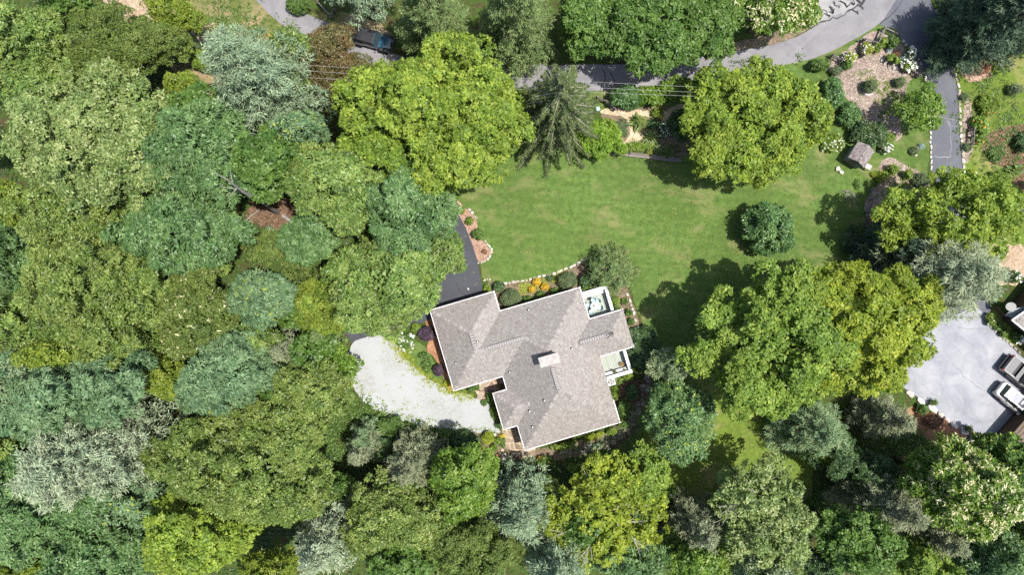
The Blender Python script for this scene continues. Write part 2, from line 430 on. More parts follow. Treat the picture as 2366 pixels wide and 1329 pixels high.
# the straw and bare earth of the top-left slope, the forest path
sheet('straw_slope', [(205,-40),(350,-40),(375,30),(400,62),(330,45),(250,20)], Z2, GM['straw_slope'], 0.3, 0.4, 1, seed=9)
sheet('straw_slope', [(415,75),(480,50),(535,60),(520,95),(470,115),(430,105)], Z2, GM['straw_slope'], 0.3, 0.4, 1, seed=10)
sheet('forest_path', [(560,500),(600,455),(680,450),(700,500),(690,560),(720,600),(705,620),(670,590),(640,540),(590,520)], Z2, GM['mulch_dark'], 0.3, 0.4, 1, seed=11)
# beds
sheet('mulch_bed', [(1018,430),(1040,440),(1072,478),(1100,502),(1104,528),(1108,548),(1125,568),(1138,582),(1130,600),(1102,608),(1088,556),(1054,488)], Z2, GM['mulch_pink'], 0.08, 0.4, 1, seed=12)
sheet('mulch_bed', [(1116,648),(1165,654),(1222,646),(1290,629),(1330,615),(1345,603),(1372,596),(1440,615),(1455,690),(1472,720),(1478,760),(1462,800),(1380,760),(1130,760)], Z2, GM['bed_soil'], 0.08, 0.4, 1, seed=13)
sheet('mulch_bed', [(975,722),(1010,700),(1060,905),(1030,905),(1020,850),(1000,822),(985,810),(992,780)], Z2, GM['mulch_orange'], 0.08, 0.4, 1, seed=14)
sheet('mulch_bed', [(1905,152),(1935,128),(1985,95),(2008,72),(2035,70),(2072,92),(2092,110),(2118,125),(2136,172),(2108,176),(2090,212),(2082,262),(2086,320),(2055,330),(2010,290),(1975,250),(1945,215),(1925,175)], Z2, GM['mulch_pale'], 0.12, 0.4, 1, seed=15)
sheet('mulch_bed', [(2032,372),(2060,360),(2090,382),(2150,405),(2160,450),(2080,500),(2010,520),(1995,480),(2010,445),(2032,420)], Z2, GM['mulch_pale'], 0.12, 0.4, 1, seed=16)
sheet('mulch_bed', [(1990,540),(2020,470),(2100,470),(2200,560),(2120,650),(2030,600)], Z3, GM['mulch_dark'], 0.15, 0.4, 1, seed=17)
sheet('mulch_bed', [(1385,255),(1590,240),(1620,300),(1590,372),(1420,354),(1400,300)], Z2, GM['bed_soil'], 0.12, 0.4, 1, seed=18)
sheet('mulch_bed', [(1395,905),(1470,870),(1485,905),(1460,985),(1435,1000),(1420,960)], Z2, GM['mulch_dark'], 0.1, 0.4, 1, seed=19)
sheet('mulch_bed', [(1070,1000),(1165,990),(1185,1045),(1300,1030),(1400,1000),(1430,990),(1380,1050),(1200,1075),(1080,1060)], Z2, GM['bed_soil'], 0.1, 0.4, 1, seed=20)
sheet('mulch_slope', [(2285,180),(2300,170),(2230,120),(2215,160),(2222,180),(2260,190)], Z2, GM['mulch_pink'], 0.3, 0.3, 1, seed=21)
sheet('mulch_slope', [(2226,230),(2245,225),(2252,340),(2228,390),(2222,330)], Z2, GM['mulch_pale'], 0.12, 0.3, 1, seed=22)
sheet('mulch_slope', [(2265,330),(2310,290),(2420,280),(2420,470),(2370,455),(2330,400),(2270,360)], Z2, GM['mulch_dark'], 0.3, 0.4, 1, seed=23)
sheet('mulch_slope', [(2105,930),(2210,985),(2240,1010),(2180,1040),(2080,980)], Z2, GM['mulch_orange'], 0.2, 0.4, 1, seed=24)
sheet('mulch_slope', [(2240,560),(2330,570),(2366,560),(2400,640),(2330,665),(2250,640)], Z3, GM['straw_slope'], 0.2, 0.4, 1, seed=25)
# wood-chip path through the centre garden
sheet('wood_chip_path', [(1384,262),(1392,250),(1425,248),(1470,256),(1535,258),(1570,240),(1592,238),(1588,256),(1560,280),(1552,290),(1528,275),(1490,268),(1462,268),(1460,296),(1478,303),(1490,312),(1478,324),(1452,328),(1424,352),(1416,352),(1430,334),(1456,316),(1456,292),(1446,268),(1410,266)],
      Z3, GM['chips'], 0.14, 0.3, 1, seed=26)

# roads and drives
road = sheet('road', [(560,-50),(583,-10),(620,30),(659,63),(700,88),(760,118),(820,135),(868,152),(930,190),(1010,214),(1100,214),(1173,199),(1270,208),(1358,210),(1411,208),(1500,198),(1597,188),(1683,179),(1766,156),(1832,146),(1898,129),(1965,96),(2031,56),(2062,32),(2110,-50),
                       (1995,-50),(1940,20),(1875,66),(1832,89),(1766,109),(1720,113),(1617,132),(1500,148),(1352,149),(1180,149),(1100,152),(1000,150),(930,130),(891,118),(830,75),(739,45),(699,27),(656,-5),(640,-50)],
             Z3, GM['road'], 0.05, 0.6, 1, seed=30)
sheet('road_shoulder', [(1640,128),(1720,110),(1775,108),(1830,88),(1870,66),(1880,50),(1830,60),(1760,85),(1640,105)], Z2, GM['bed_soil'], 0.1, 0.4, 1, seed=31)
old = sheet('road_patch', [(1888,-40),(1990,-40),(1985,12),(1960,20),(1948,32),(1920,36),(1900,48),(1880,60),(1872,64),(1892,30)], Z4, GM['old_road'], 0.12, 0.3, 0, seed=32)
drv = sheet('driveway', [(1000,190),(970,250),(968,330),(990,400),(1024,444),(1033,457),(1054,488),(1076,525),(1088,556),(1101,594),(1110,640),(1118,684),(1150,740),(1000,735),(980,745),(893,767),(814,794),(800,770),(830,715),(900,650),(975,560),(992,480),(970,430),(930,330),(930,250),(950,185)],
            Z3 + 0.004, GM['asphalt'], 0.03, 0.6, 0, seed=33)
drv2 = sheet('driveway', [(2033,57),(2071,68),(2080,89),(2110,116),(2125,139),(2140,185),(2147,225),(2150,298),(2153,400),(2160,500),(2175,600),(2150,700),(2080,790),(2110,800),(2290,720),(2255,600),(2235,500),(2226,404),(2218,331),(2213,212),(2200,159),(2183,99),(2160,26),(2135,-40),(2095,-40)],
             Z3 + 0.004, GM['asphalt_right'], 0.03, 0.6, 0, seed=34)
pad = sheet('parking_pad', [(2064,880),(2090,800),(2180,740),(2255,708),(2278,730),(2290,757),(2330,795),(2362,826),(2440,880),(2440,1060),(2340,1030),(2250,1016),(2160,945)],
            Z3 + 0.008, GM['pad'], 0.03, 0.6, 0, seed=35)
gravel = sheet('gravel_drive', [(815,793),(889,766),(906,790),(940,832),(985,872),(1040,906),(1090,916),(1124,930),(1140,955),(1150,985),(1158,1000),(1120,1000),(1060,1000),(980,985),(900,965),(840,930),(812,890),(798,850),(803,815)],
               Z3 + 0.008, GM['gravel'], 0.14, 0.35, 0, seed=36)
sheet('entry_path', [(1096,902),(1113,880),(1150,868),(1178,895),(1166,905),(1136,908),(1126,926),(1110,926)], Z3, GM['joint'], 0.04, 0.4, 0, seed=37)
sheet('patio', [(1159,992),(1200,978),(1222,1036),(1238,1034),(1231,1056),(1184,1058),(1157,1043),(1168,1024),(1163,1008)], Z3, GM['joint'], 0.04, 0.4, 0, seed=38)
sheet('garden_path', [(1502,838),(1516,844),(1506,870),(1500,900),(1488,935),(1474,968),(1460,1000),(1440,1020),(1400,1042),(1330,1052),(1285,1052),(1288,1036),(1360,1030),(1410,1015),(1440,992),(1458,955),(1476,915),(1484,880)], Z3, GM['mulch_dark'], 0.06, 0.4, 1, seed=39)

for i, (pts, w) in enumerate([([(1052,655),(1060,662),(1064,675),(1072,680),(1082,686)], 0.10), ([(1020,668),(1012,690),(1008,705)], 0.06), ([(822,752),(830,765),(834,778)], 0.10), ([(845,745),(852,762),(862,776)], 0.10),
                              ([(1094,634),(1100,633),(1104,635)], 0.06), ([(862,752),(858,766),(868,772)], 0.05)]):
    strip_mesh('crack', pts, w, Z3 + 0.009, GM['crack'], drv, i)
for i, (pts, w) in enumerate([([(2158,362),(2172,363),(2198,360)], 0.09), ([(2196,362),(2198,320),(2194,290),(2190,272)], 0.07), ([(2150,270),(2190,273),(2214,278)], 0.06), ([(2186,272),(2193,290),(2216,292)], 0.05)]):
    strip_mesh('sealed_crack', pts, w, Z3 + 0.009, GM['seal'], drv2, 20 + i)
for i, (pts, w) in enumerate([([(2215,755),(2235,762),(2262,760),(2290,764)], 0.12), ([(2200,840),(2225,868),(2262,896),(2290,912)], 0.10), ([(2225,780),(2250,800),(2280,820)], 0.07), ([(2120,880),(2180,930),(2230,960),(2300,990)], 0.05), ([(2170,760),(2230,830),(2300,870)], 0.05), ([(2220,830),(2245,815)], 0.05), ([(2270,985),(2240,945),(2215,900)], 0.05)]):
    strip_mesh('crack', pts, w, Z3 + 0.013, plain('old_crack', (0.20, 0.205, 0.215), 0.8) if i == 0 else bpy.data.materials['old_crack'], pad, 40 + i)
for i, (pts, w) in enumerate([([(1392,160),(1398,175),(1392,195),(1388,208)], 0.09), ([(1412,165),(1418,185),(1424,200)], 0.07), ([(1480,165),(1510,172),(1540,168)], 0.06)]):
    strip_mesh('crack', pts, w, Z3 + 0.005, GM['crack'], road, 60 + i, 0.05)
for i in range(13):
    x0 = 1900 + i * 7 + random.uniform(-3, 3); y0 = random.uniform(-5, 30)
    strip_mesh('crack', [(x0, y0), (x0 + random.uniform(4, 14), y0 + random.uniform(2, 12)), (x0 + random.uniform(6, 22), y0 + random.uniform(-4, 16))], random.uniform(0.12, 0.3), Z4 + 0.005, GM['crack'], old, 80 + i, 0.06)
strip_mesh('crack', [(1872,66),(1900,49),(1950,33),(1962,22),(1990,10),(2000,-10)], 0.16, Z4 + 0.004, GM['crack'], old, 99, 0.05)
strip_mesh('joint', [(2031,56),(2046,44),(2062,30),(2078,12),(2092,-10)], 0.10, Z3 + 0.010, GM['crack'], drv2, 100, 0.02)

# ------------------------------------------------------------------ flagstones: each a piece of its own
def flagstones(parent, px, cell, mat, seed, z=0.012, h=0.045):
    """irregular stones cut from jittered cells, inside the polygon"""
    r = random.Random(seed); w = [(G(*p).x, G(*p).y) for p in px]
    xs = [p[0] for p in w]; ys = [p[1] for p in w]; x0, y0 = min(xs), min(ys)
    nx = int((max(xs) - x0) / cell) + 2; ny = int((max(ys) - y0) / cell) + 2
    g = [[Vector((x0 + (i + r.uniform(-.36, .36)) * cell + (0.4 * cell if j % 2 else 0), y0 + (j + r.uniform(-.3, .3)) * cell)) for j in range(ny + 1)] for i in range(nx + 1)]
    for i in range(nx):
        for j in range(ny):
            q = [g[i][j], g[i + 1][j], g[i + 1][j + 1], g[i][j + 1]]
            c = sum(q, Vector((0, 0))) / 4
            if not inside(w, c.x, c.y): continue
            q = [c + (p - c) * (1 - 0.11 / cell) for p in q]
            if r.random() < 0.35:
                k = r.randrange(4); q.insert(k, (q[k - 1] + q[k]) / 2 + (q[k] + q[k - 1] - 2 * c) * 0.10)
            m = MB(); t = r.random()
            top = [(p.x - c.x, p.y - c.y, h + r.uniform(-.006, .006)) for p in q]; bot = [(p.x - c.x, p.y - c.y, 0) for p in q]
            m.loft([bot, top], t)
            o = m.build('flagstone', mat, parent); o.location = (c.x, c.y, z)
ep = empty('flagstone_path', (0, 0, 0), 0, 'brown flagstone entry path between the white gravel and the front door nook', 'path')
flagstones(ep, [(1098,902),(1114,882),(1150,870),(1174,893),(1166,904),(1136,906),(1125,924),(1112,924)], 0.62, GM['flag'], 5)
pt = empty('flagstone_patio', (0, 0, 0), 0, 'tan flagstone patio at the south corner of the house, under the bench', 'patio')
flagstones(pt, [(1160,993),(1198,980),(1220,1036),(1236,1035),(1230,1054),(1184,1056),(1159,1042),(1169,1024),(1165,1010)], 0.66, GM['flag_tan'], 6)
st = empty('stepping_stone_walk', (0, 0, 0), 0, 'mossy stepping stone walk curving past the south-east corner of the house', 'path')
flagstones(st, [(1500,842),(1514,846),(1504,870),(1498,900),(1486,935),(1472,968),(1458,1000),(1440,1018),(1400,1040),(1330,1050),(1290,1050),(1292,1038),(1360,1032),(1412,1016),(1442,992),(1460,955),(1478,915),(1486,880)], 0.50, GM['stone_step'], 7)
tm = plain('old_timber', (0.115, 0.085, 0.062), 0.9, 0.2, var=0.35, scale=14)
for a, b in [((1462,908),(1492,925)), ((1450,968),(1478,988)), ((1434,986),(1452,1008)), ((1473,878),(1504,892)), ((1452,1010),(1475,985)), ((1420,1034),(1450,1012))]:
    p = G(*a, 0.07); q = G(*b, 0.07); MB().bar(p, q, 0.16, 0.14).build('timber_riser', tm, st)

# ------------------------------------------------------------------ stone edging: every stone a child
def rock_bm(sz, r, sub=1):
    bm = bmesh.new(); bmesh.ops.create_icosphere(bm, subdivisions=1, radius=1.0)
    for v in bm.verts:
        k = 1 + r.uniform(-.22, .22); v.co = Vector((v.co.x * sz[0] * k, v.co.y * sz[1] * k, max(v.co.z, -.35) * sz[2] * (1 + r.uniform(-.15, .1))))
    return bm
ROCKS = {}
def rock_mesh(mat, r):
    key = mat.name
    if key not in ROCKS:
        L = []
        rr = random.Random(3)
        for k in range(7):
            bm = rock_bm((0.5, 0.5, 0.5), rr); t = bm.verts.layers.float.new('tint'); tv = (k + 0.5) / 7
            for v in bm.verts:
                v.co.x = max(-.42, min(.42, v.co.x)); v.co.z = min(.34, v.co.z); v[t] = tv
            me = bpy.data.meshes.new('stone'); bm.to_mesh(me); bm.free(); me.materials.append(mat); L.append(me)
        ROCKS[key] = L
    return r.choice(ROCKS[key])
def stone_line(name, label, px, size, mat, seed, cat='stone edging', gap=0.04, h=0.8, wid=0.7, skip=0.0, group=None):
    r = random.Random(seed); e = empty(name, G(*px[0]), 0, label, cat, group); o0 = e.location
    P = [G(*p) for p in px]
    for i in range(len(P) - 1):
        d = P[i + 1] - P[i]; L = d.length; s = 0.0
        while s < L - size * 0.3:
            l = size * r.uniform(0.65, 1.45); s += l / 2
            if r.random() >= skip and s < L:
                p = P[i] + d * (s / L); o = link('stone', rock_mesh(mat, r), None, e)
                nn = Vector((-d.y, d.x, 0)).normalized() * r.uniform(-.06, .06) * size * 2
                o.location = p - o0 + nn + Vector((0, 0, size * h * 0.12)); o.rotation_euler = (r.uniform(-.12, .12), r.uniform(-.12, .12), math.atan2(d.y, d.x) + r.uniform(-.2, .2) + (math.pi if r.random() < .5 else 0))
                o.scale = (l * 1.05, size * wid * r.uniform(.75, 1.25), size * h * r.uniform(.8, 1.2))
            s += l / 2 + gap
    return e
SP, SG = GM['stone_pale'], GM['stone_grey']
stone_line('stone_edging', 'pale stone kerb on the left side of the right-hand driveway', [(2122,133),(2138,178),(2145,222),(2149,300),(2152,400)], 0.42, SP, 1, wid=0.55, h=0.55)
stone_line('stone_edging', 'pale stone kerb on the far right side of the right-hand driveway, beside the hillside', [(2163,20),(2186,98),(2204,158),(2216,212),(2221,331),(2229,404)], 0.52, SP, 2, wid=0.62, h=0.6)
stone_line('stone_edging', 'small white stones round the pine mulch bed beside the house driveway', [(1081,482),(1100,502)], 0.5, SP, 3, skip=0.1, wid=0.6)
stone_line('stone_edging', 'row of pale stones closing the lower end of the driveway mulch bed', [(1116,548),(1128,566),(1138,580),(1130,597),(1118,605),(1104,608)], 0.34, SP, 4, skip=0.12)
stone_line('stone_edging', 'pale stone border between the main lawn and the planting bed north of the house', [(1163,656),(1190,652),(1222,646),(1262,636),(1292,628),(1322,616),(1340,606),(1348,600),(1358,597)], 0.40, SP, 5, skip=0.1)
stone_line('stone_edging', 'few white stones where the house driveway meets the lawn', [(1116,650),(1124,646),(1136,645)], 0.30, SP, 6)
stone_line('stone_edging', 'pale stone border east of the house along the shaded lawn', [(1448,676),(1456,690),(1457,702),(1464,718),(1468,735),(1472,752),(1475,774)], 0.50, SP, 7, wid=0.6)
stone_line('stone_edging', 'white stones curving round the flower clump by the gravel drive', [(953,786),(957,793),(955,803),(952,812),(945,816)], 0.30, SP, 8)
stone_line('stone_edging', 'white rocks at the gravel edge in front of the white flowers', [(922,804),(928,810),(936,813),(924,788),(922,783)], 0.36, SP, 9, skip=0.2)
stone_line('stone_wall', 'low wall of large pale boulders on the lower edge of the parking pad', [(2066,884),(2090,904),(2115,922),(2140,938),(2165,955),(2190,972),(2215,990),(2246,1012)], 0.95, SP, 10, 'stone wall', wid=0.75, h=0.7)
stone_line('stone_wall', 'row of big pale boulders beyond the maple at the right edge', [(2240,398),(2262,408),(2284,418),(2306,432),(2326,450),(2344,470),(2366,492)], 0.85, SP, 11, 'stone wall', wid=0.8, h=0.7)
stone_line('stone_wall', 'curved dry-stone wall standing in the wood-chip circle', [(2036,134),(2041,143),(2050,149),(2059,155),(2067,158),(2075,156)], 0.40, SG, 12, 'stone wall', wid=1.5, h=1.1, gap=0.0)
stone_line('stone_edging', 'low flat stones holding the top corner of the wood-chip circle', [(2082,92),(2090,100),(2096,109)], 0.55, SG, 13)
stone_line('stone_edging', 'small stones round the round island plant in the lawn by the right driveway', [(2102,345),(2104,354),(2112,359),(2124,355)], 0.3, SP, 14)
stone_line('stone_edging', 'reddish stones edging the flower bed of the house at the right edge', [(2276,730),(2282,742),(2290,757),(2310,775),(2335,797),(2360,822)], 0.45, SG, 15)
stone_line('stone_edging', 'flat edging stones under the hedge north-east of the gravel, beside the house steps', [(1130,938),(1136,955),(1142,968)], 0.3, SG, 16)
for i, (p, s, lb) in enumerate([((1935,390), (0.66, .6, .5), 'rounded white boulder on the lawn below the shed, the left of two'), ((1943,398), (0.5, .56, .5), 'rounded white boulder on the lawn below the shed, the right of two'),
                               ((1082,668), (0.30, .2, .12), 'small white stone lying on the dark house driveway'), ((1205,1051), (.1, .1, .1), None)]):
    if lb is None: continue
    o = link('boulder', ROCKS['pale_field_stone'][i + 3], None); o.location = G(*p) + Vector((0, 0, 0.12 if i < 2 else 0.03)); o.scale = s; o.rotation_euler = (0, 0, i * 1.1); tag(o, lb, 'boulder' if i < 2 else 'stone')
# ================================================================== THE HOUSE
HA = math.radians(16.5); HC, HS = math.cos(HA), math.sin(HA)
ZE = 2.9                                     # eave height
KE = (H - ZE) / F                            # metres per photo pixel at the eave
def L2W(u, v, z=0.0): return Vector((u * HC - v * HS, u * HS + v * HC, z))
def P2L(px, py, z):                          # photo point at height z -> house axes, metres
    p = G(px, py, z); return (p.x * HC + p.y * HS, -p.x * HS + p.y * HC)
OUT = [(-195.5,2),(-43.5,2),(-43.5,-45.5),(149.5,-45.5),(149.5,-122),(231,-122),(231,-210),(149.5,-210),(149.5,-369),(-77.5,-369),(-77.5,-309),(-111,-309),(-111,-224),(-77.5,-224),(-77.5,-190),(-195.5,-190)]
OUT = [(a * KE, b * KE) for a, b in OUT]
BL = [(-195.5,-43.5,-190,2), (-195.5,149.5,-190,-45.5), (-77.5,149.5,-369,-45.5), (30,231,-210,-122), (-111,80,-309,-224)]
BL = [tuple(x * KE for x in b) for b in BL]
SL = 0.31
def runs(u, v):
    return np.stack([np.minimum(np.minimum(u - b[0], b[1] - u), np.minimum(v - b[2], b[3] - v)) for b in BL])

def offset_poly(P, d):
    n = len(P); o = []
    for i in range(n):
        a = Vector(P[i - 1]); b = Vector(P[i]); c = Vector(P[(i + 1) % n])
        e1 = (b - a).normalized(); e2 = (c - b).normalized()
        n1 = Vector((e1.y, -e1.x)); n2 = Vector((e2.y, -e2.x))   # left-hand side of a clockwise outline is outside
        o.append(b + (-n1 - n2) * d if abs(e1.dot(e2)) < 0.5 else b - n1 * d)
    return o

HM = {}
HM['shingle'] = mat_tint('asphalt_shingle', [(0.0, (0.222, 0.198, 0.182)), (0.25, (0.258, 0.236, 0.219)), (0.55, (0.282, 0.262, 0.245)), (0.82, (0.304, 0.286, 0.270)), (1.0, (0.345, 0.328, 0.312))], 0.95, 0.15, 3.0, 0.12, 0.2, 0.01)
HM['cap'] = mat_tint('ridge_shingle', [(0.0, (0.20, 0.182, 0.171)), (1.0, (0.30, 0.282, 0.268))], 0.95, 0.15, 6.0, 0.15, 0.2, 0.01)
HM['deckroof'] = plain('roof_underlay', (0.15, 0.125, 0.115), 0.95)
HM['gutter'] = plain('white_gutter', (0.60, 0.58, 0.585), 0.45, 0.4, var=0.06)
HM['soffit'] = plain('soffit_white', (0.62, 0.60, 0.58), 0.7)
HM['wall'] = mat_var('tan_brick_wall', (0.20, 0.13, 0.095), (0.28, 0.19, 0.14), 9.0)
HM['black'] = plain('black_rubber', (0.018, 0.018, 0.022), 0.55)
HM['lead'] = plain('pale_pipe', (0.48, 0.46, 0.45), 0.5)
HM['vent'] = plain('vent_dark', (0.135, 0.13, 0.13), 0.8)
HM['ventp'] = plain('vent_pale', (0.29, 0.27, 0.26), 0.9)
HM['concrete'] = mat_var('chimney_cap_stone', (0.31, 0.285, 0.265), (0.42, 0.395, 0.37), 3.5, 0.9, 0.3, 0.2, (0.25, 0.22, 0.20), 1.4, 0.5)
HM['brick'] = mat_var('chimney_brick', (0.13, 0.075, 0.055), (0.21, 0.13, 0.095), 9.0)
HM['white'] = plain('white_paint', (0.58, 0.585, 0.58), 0.5, 0.4, var=0.05)
HM['glass'] = plain('window_glass', (0.02, 0.026, 0.03), 0.06, 0.6)
HM['board'] = mat_tint('pale_deck_board', [(0.0, (0.315, 0.35, 0.30)), (1.0, (0.41, 0.44, 0.385))], 0.75, 0.25, 5.0, 0.12)
HM['teal'] = plain('teal_glass_seat', (0.20, 0.37, 0.41), 0.35, 0.5)
HM['tealpale'] = plain('pale_teal_back', (0.24, 0.335, 0.345), 0.4, 0.4)
HM['tabletop'] = plain('white_table', (0.52, 0.55, 0.56), 0.4, 0.4, var=0.04)
HM['terracotta'] = plain('terracotta', (0.30, 0.13, 0.07), 0.85)
HM['leafpot'] = mat_leaf('pot_leaf', [(0.0, (0.04, 0.09, 0.02)), (1.0, (0.13, 0.19, 0.04))])
HM['wood_grey'] = mat_tint('grey_weathered_wood', [(0.0, (0.12, 0.105, 0.095)), (1.0, (0.24, 0.215, 0.195))], 0.9, 0.2, 12.0, 0.3)

house = empty('house', (0, 0, 0), 0, 'single-storey house with a many-hipped grey-brown shingle roof and white gutters', 'house')
roof = None
# roof surface under the shingles: a fine height field over the plan
cell = 0.14
us = np.arange(-196 * KE, 231.5 * KE, cell); vs_ = np.arange(-370 * KE, 2.5 * KE, cell)
U, V_ = np.meshgrid(us, vs_, indexing='ij'); R_ = runs(U, V_).max(0); Zg = ZE + SL * R_
idx = -np.ones(U.shape, dtype=int); ok = R_ >= -0.02
verts = []; 
X = U * HC - V_ * HS; Y = U * HS + V_ * HC
idx[ok] = np.arange(ok.sum()); verts = np.stack([X[ok], Y[ok], Zg[ok] - 0.01], 1)
q = ok[:-1, :-1] & ok[1:, :-1] & ok[1:, 1:] & ok[:-1, 1:]
Q = np.stack([idx[:-1, :-1][q], idx[1:, :-1][q], idx[1:, 1:][q], idx[:-1, 1:][q]], 1)
roof = link('roof', mesh_np('roof', verts, 4, Q.ravel()), HM['deckroof'], house)

# shingle tabs, course by course on every slope
rs = np.random.RandomState(4)
TV = []; TT = []
exp_ = 0.150; cs = 1 / math.sqrt(1 + SL * SL)
for bi, b in enumerate(BL):
    for face in range(4):
        along = (b[2], b[3]) if face < 2 else (b[0], b[1])
        maxrun = min(b[1] - b[0], b[3] - b[2]) / 2
        for k in range(int(maxrun / (exp_ * cs)) + 1):
            d0 = k * exp_ * cs
            t = along[0] + rs.uniform(-.3, 0); row_t = []
            while t < along[1]:
                w = rs.choice([0.14, 0.19, 0.25, 0.17]); row_t.append((t, w)); t += w
            t0 = np.array([r[0] for r in row_t]); w = np.array([r[1] for r in row_t]); tm_ = t0 + w / 2; d = np.full_like(tm_, d0 + exp_ * cs * 0.5)
            u, v = {0: (b[0] + d, tm_), 1: (b[1] - d, tm_), 2: (tm_, b[2] + d), 3: (tm_, b[3] - d)}[face]
            rr = runs(u, v); keep = (np.abs(rr[bi] - d) < 0.02) & (rr.max(0) <= d + 0.02)
            if bi in (1, 2):                       # planes shared with an earlier block are laid once
                for bj in range(bi):
                    keep &= ~((np.abs(rr[bj] - d) < 1e-6) & ((face == 0) & (abs(BL[bj][0] - b[0]) < 1e-6) | (face == 1) & (abs(BL[bj][1] - b[1]) < 1e-6) | (face == 2) & (abs(BL[bj][2] - b[2]) < 1e-6) | (face == 3) & (abs(BL[bj][3] - b[3]) < 1e-6)))
            if not keep.any(): continue
            t0, w = t0[keep], w[keep]; n = len(t0)
            lo = d0 - 0.012 - rs.choice([0.0, 0.0, 0.025], n); hi = np.full(n, d0 + exp_ * cs * 1.08)
            g_ = 0.008; lift = 0.022 + rs.uniform(0, 0.012, n)
            def pt(tt, dd, hh):
                uu, vv = {0: (b[0] + dd, tt), 1: (b[1] - dd, tt), 2: (tt, b[2] + dd), 3: (tt, b[3] - dd)}[face]
                return np.stack([uu * HC - vv * HS, uu * HS + vv * HC, ZE + SL * dd + hh], 1)
            a0 = pt(t0 + g_, lo, lift); a1 = pt(t0 + w - g_, lo, lift); b1 = pt(t0 + w - g_, hi, 0.006 + 0 * lift); b0 = pt(t0 + g_, hi, 0.006 + 0 * lift)
            c0 = pt(t0 + g_, lo, lift - 0.03); c1 = pt(t0 + w - g_, lo, lift - 0.03)
            flip = face in (0, 3)
            TV.append(np.stack([a0, a1, b1, b0, c0, c1], 1) if not flip else np.stack([a1, a0, b0, b1, c1, c0], 1))
            TT.append(np.clip(rs.beta(1.6, 1.5, n), 0, 1))
TV = np.concatenate(TV); TT = np.concatenate(TT); n = len(TV)
base = (np.arange(n) * 6)[:, None]
I = np.concatenate([base + np.array([[0, 1, 2, 3]]), base + np.array([[4, 5, 1, 0]])], 1).reshape(-1)
sh = link('shingles', mesh_np('shingles', TV.reshape(-1, 3), 4, I, np.repeat(TT, 6)), HM['shingle'], roof); sh['kind'] = 'stuff'

# ridge and hip caps
CAPL = [((-195.5,2),(-119.5,-74)), ((-43.5,2),(-119.5,-74)), ((-195.5,-190),(-119.5,-114)), ((-119.5,-74),(-119.5,-114)), ((-119.5,-114),(-115.7,-117.8)), ((-115.7,-117.75),(-5.25,-117.75)), ((-5.25,-117.75),(36,-159)),
        ((149.5,-45.5),(36,-159)), ((149.5,-369),(36,-255.5)), ((-77.5,-369),(36,-255.5)), ((36,-159),(36,-255.5)), ((231,-122),(187,-166)), ((231,-210),(187,-166)), ((187,-166),(105.5,-166)), ((-111,-224),(-68.5,-266.5)), ((-111,-309),(-68.5,-266.5)), ((-68.5,-266.5),(-35,-266.5))]
m = MB(); r = random.Random(8)
def hz(u, v): return ZE + SL * float(runs(np.array([u]), np.array([v])).max())
for a, b in CAPL:
    a = Vector((a[0] * KE, a[1] * KE)); b = Vector((b[0] * KE, b[1] * KE)); d = b - a; L = d.length; e = d / L; nn = Vector((-e.y, e.x)); k = int(L / 0.17)
    for i in range(k):
        s0 = i * 0.17; s1 = min(L, s0 + 0.22); w = 0.17 * r.uniform(.9, 1.1); t = r.choice([r.uniform(0, .3), r.uniform(.7, 1)])
        P0, P1 = a + e * s0, a + e * s1; z0, z1 = hz(*P0), hz(*P1)
        rows = []
        for P, z, lf in ((P0, z0, 0.060), (P1, z1, 0.028)):
            ro = []
            for q_ in (-1, 0, 1):
                pp = P + nn * (q_ * w); zz = (hz(*pp) if q_ else z) + lf * (1.0 if q_ == 0 else 0.8); ro.append(L2W(pp.x, pp.y, zz))
            rows.append(ro)
        m.face([rows[0][0], rows[0][1], rows[1][1], rows[1][0]], t); m.face([rows[0][1], rows[0][2], rows[1][2], rows[1][1]], t)
        m.face([p - Vector((0, 0, 0.04)) for p in rows[0]] + rows[0][::-1], t * .6)
o = m.build('ridge_caps', HM['cap'], roof); o['kind'] = 'stuff'

# ridge vents: a dark slotted strip with pale ribs
for a, b in [((-119.5,-72),(-119.5,-105)), ((-92,-117.75),(-9,-117.75)), ((113,-166),(182,-166)), ((36,-200),(36,-250))]:
    a = Vector((a[0] * KE, a[1] * KE)); b = Vector((b[0] * KE, b[1] * KE)); d = b - a; L = d.length; e = d / L; nn = Vector((-e.y, e.x)); za = hz(*((a + b) / 2)) + 0.075
    m = MB(); m.bar(L2W(a.x, a.y, za), L2W(b.x, b.y, za), 0.44, 0.05, 0.5); v = m.build('ridge_vent', HM['vent'], roof)
    k = int(L / 0.24); m = MB()
    for i in range(k):
        p = a + e * (i + .5) * L / k; p0 = p - nn * .17; p1 = p + nn * .17
        m.bar(L2W(p0.x, p0.y, za + .032), L2W(p1.x, p1.y, za + .032), 0.165, 0.02)
    o = m.build('vent_ribs', HM['ventp'], v); o['kind'] = 'stuff'

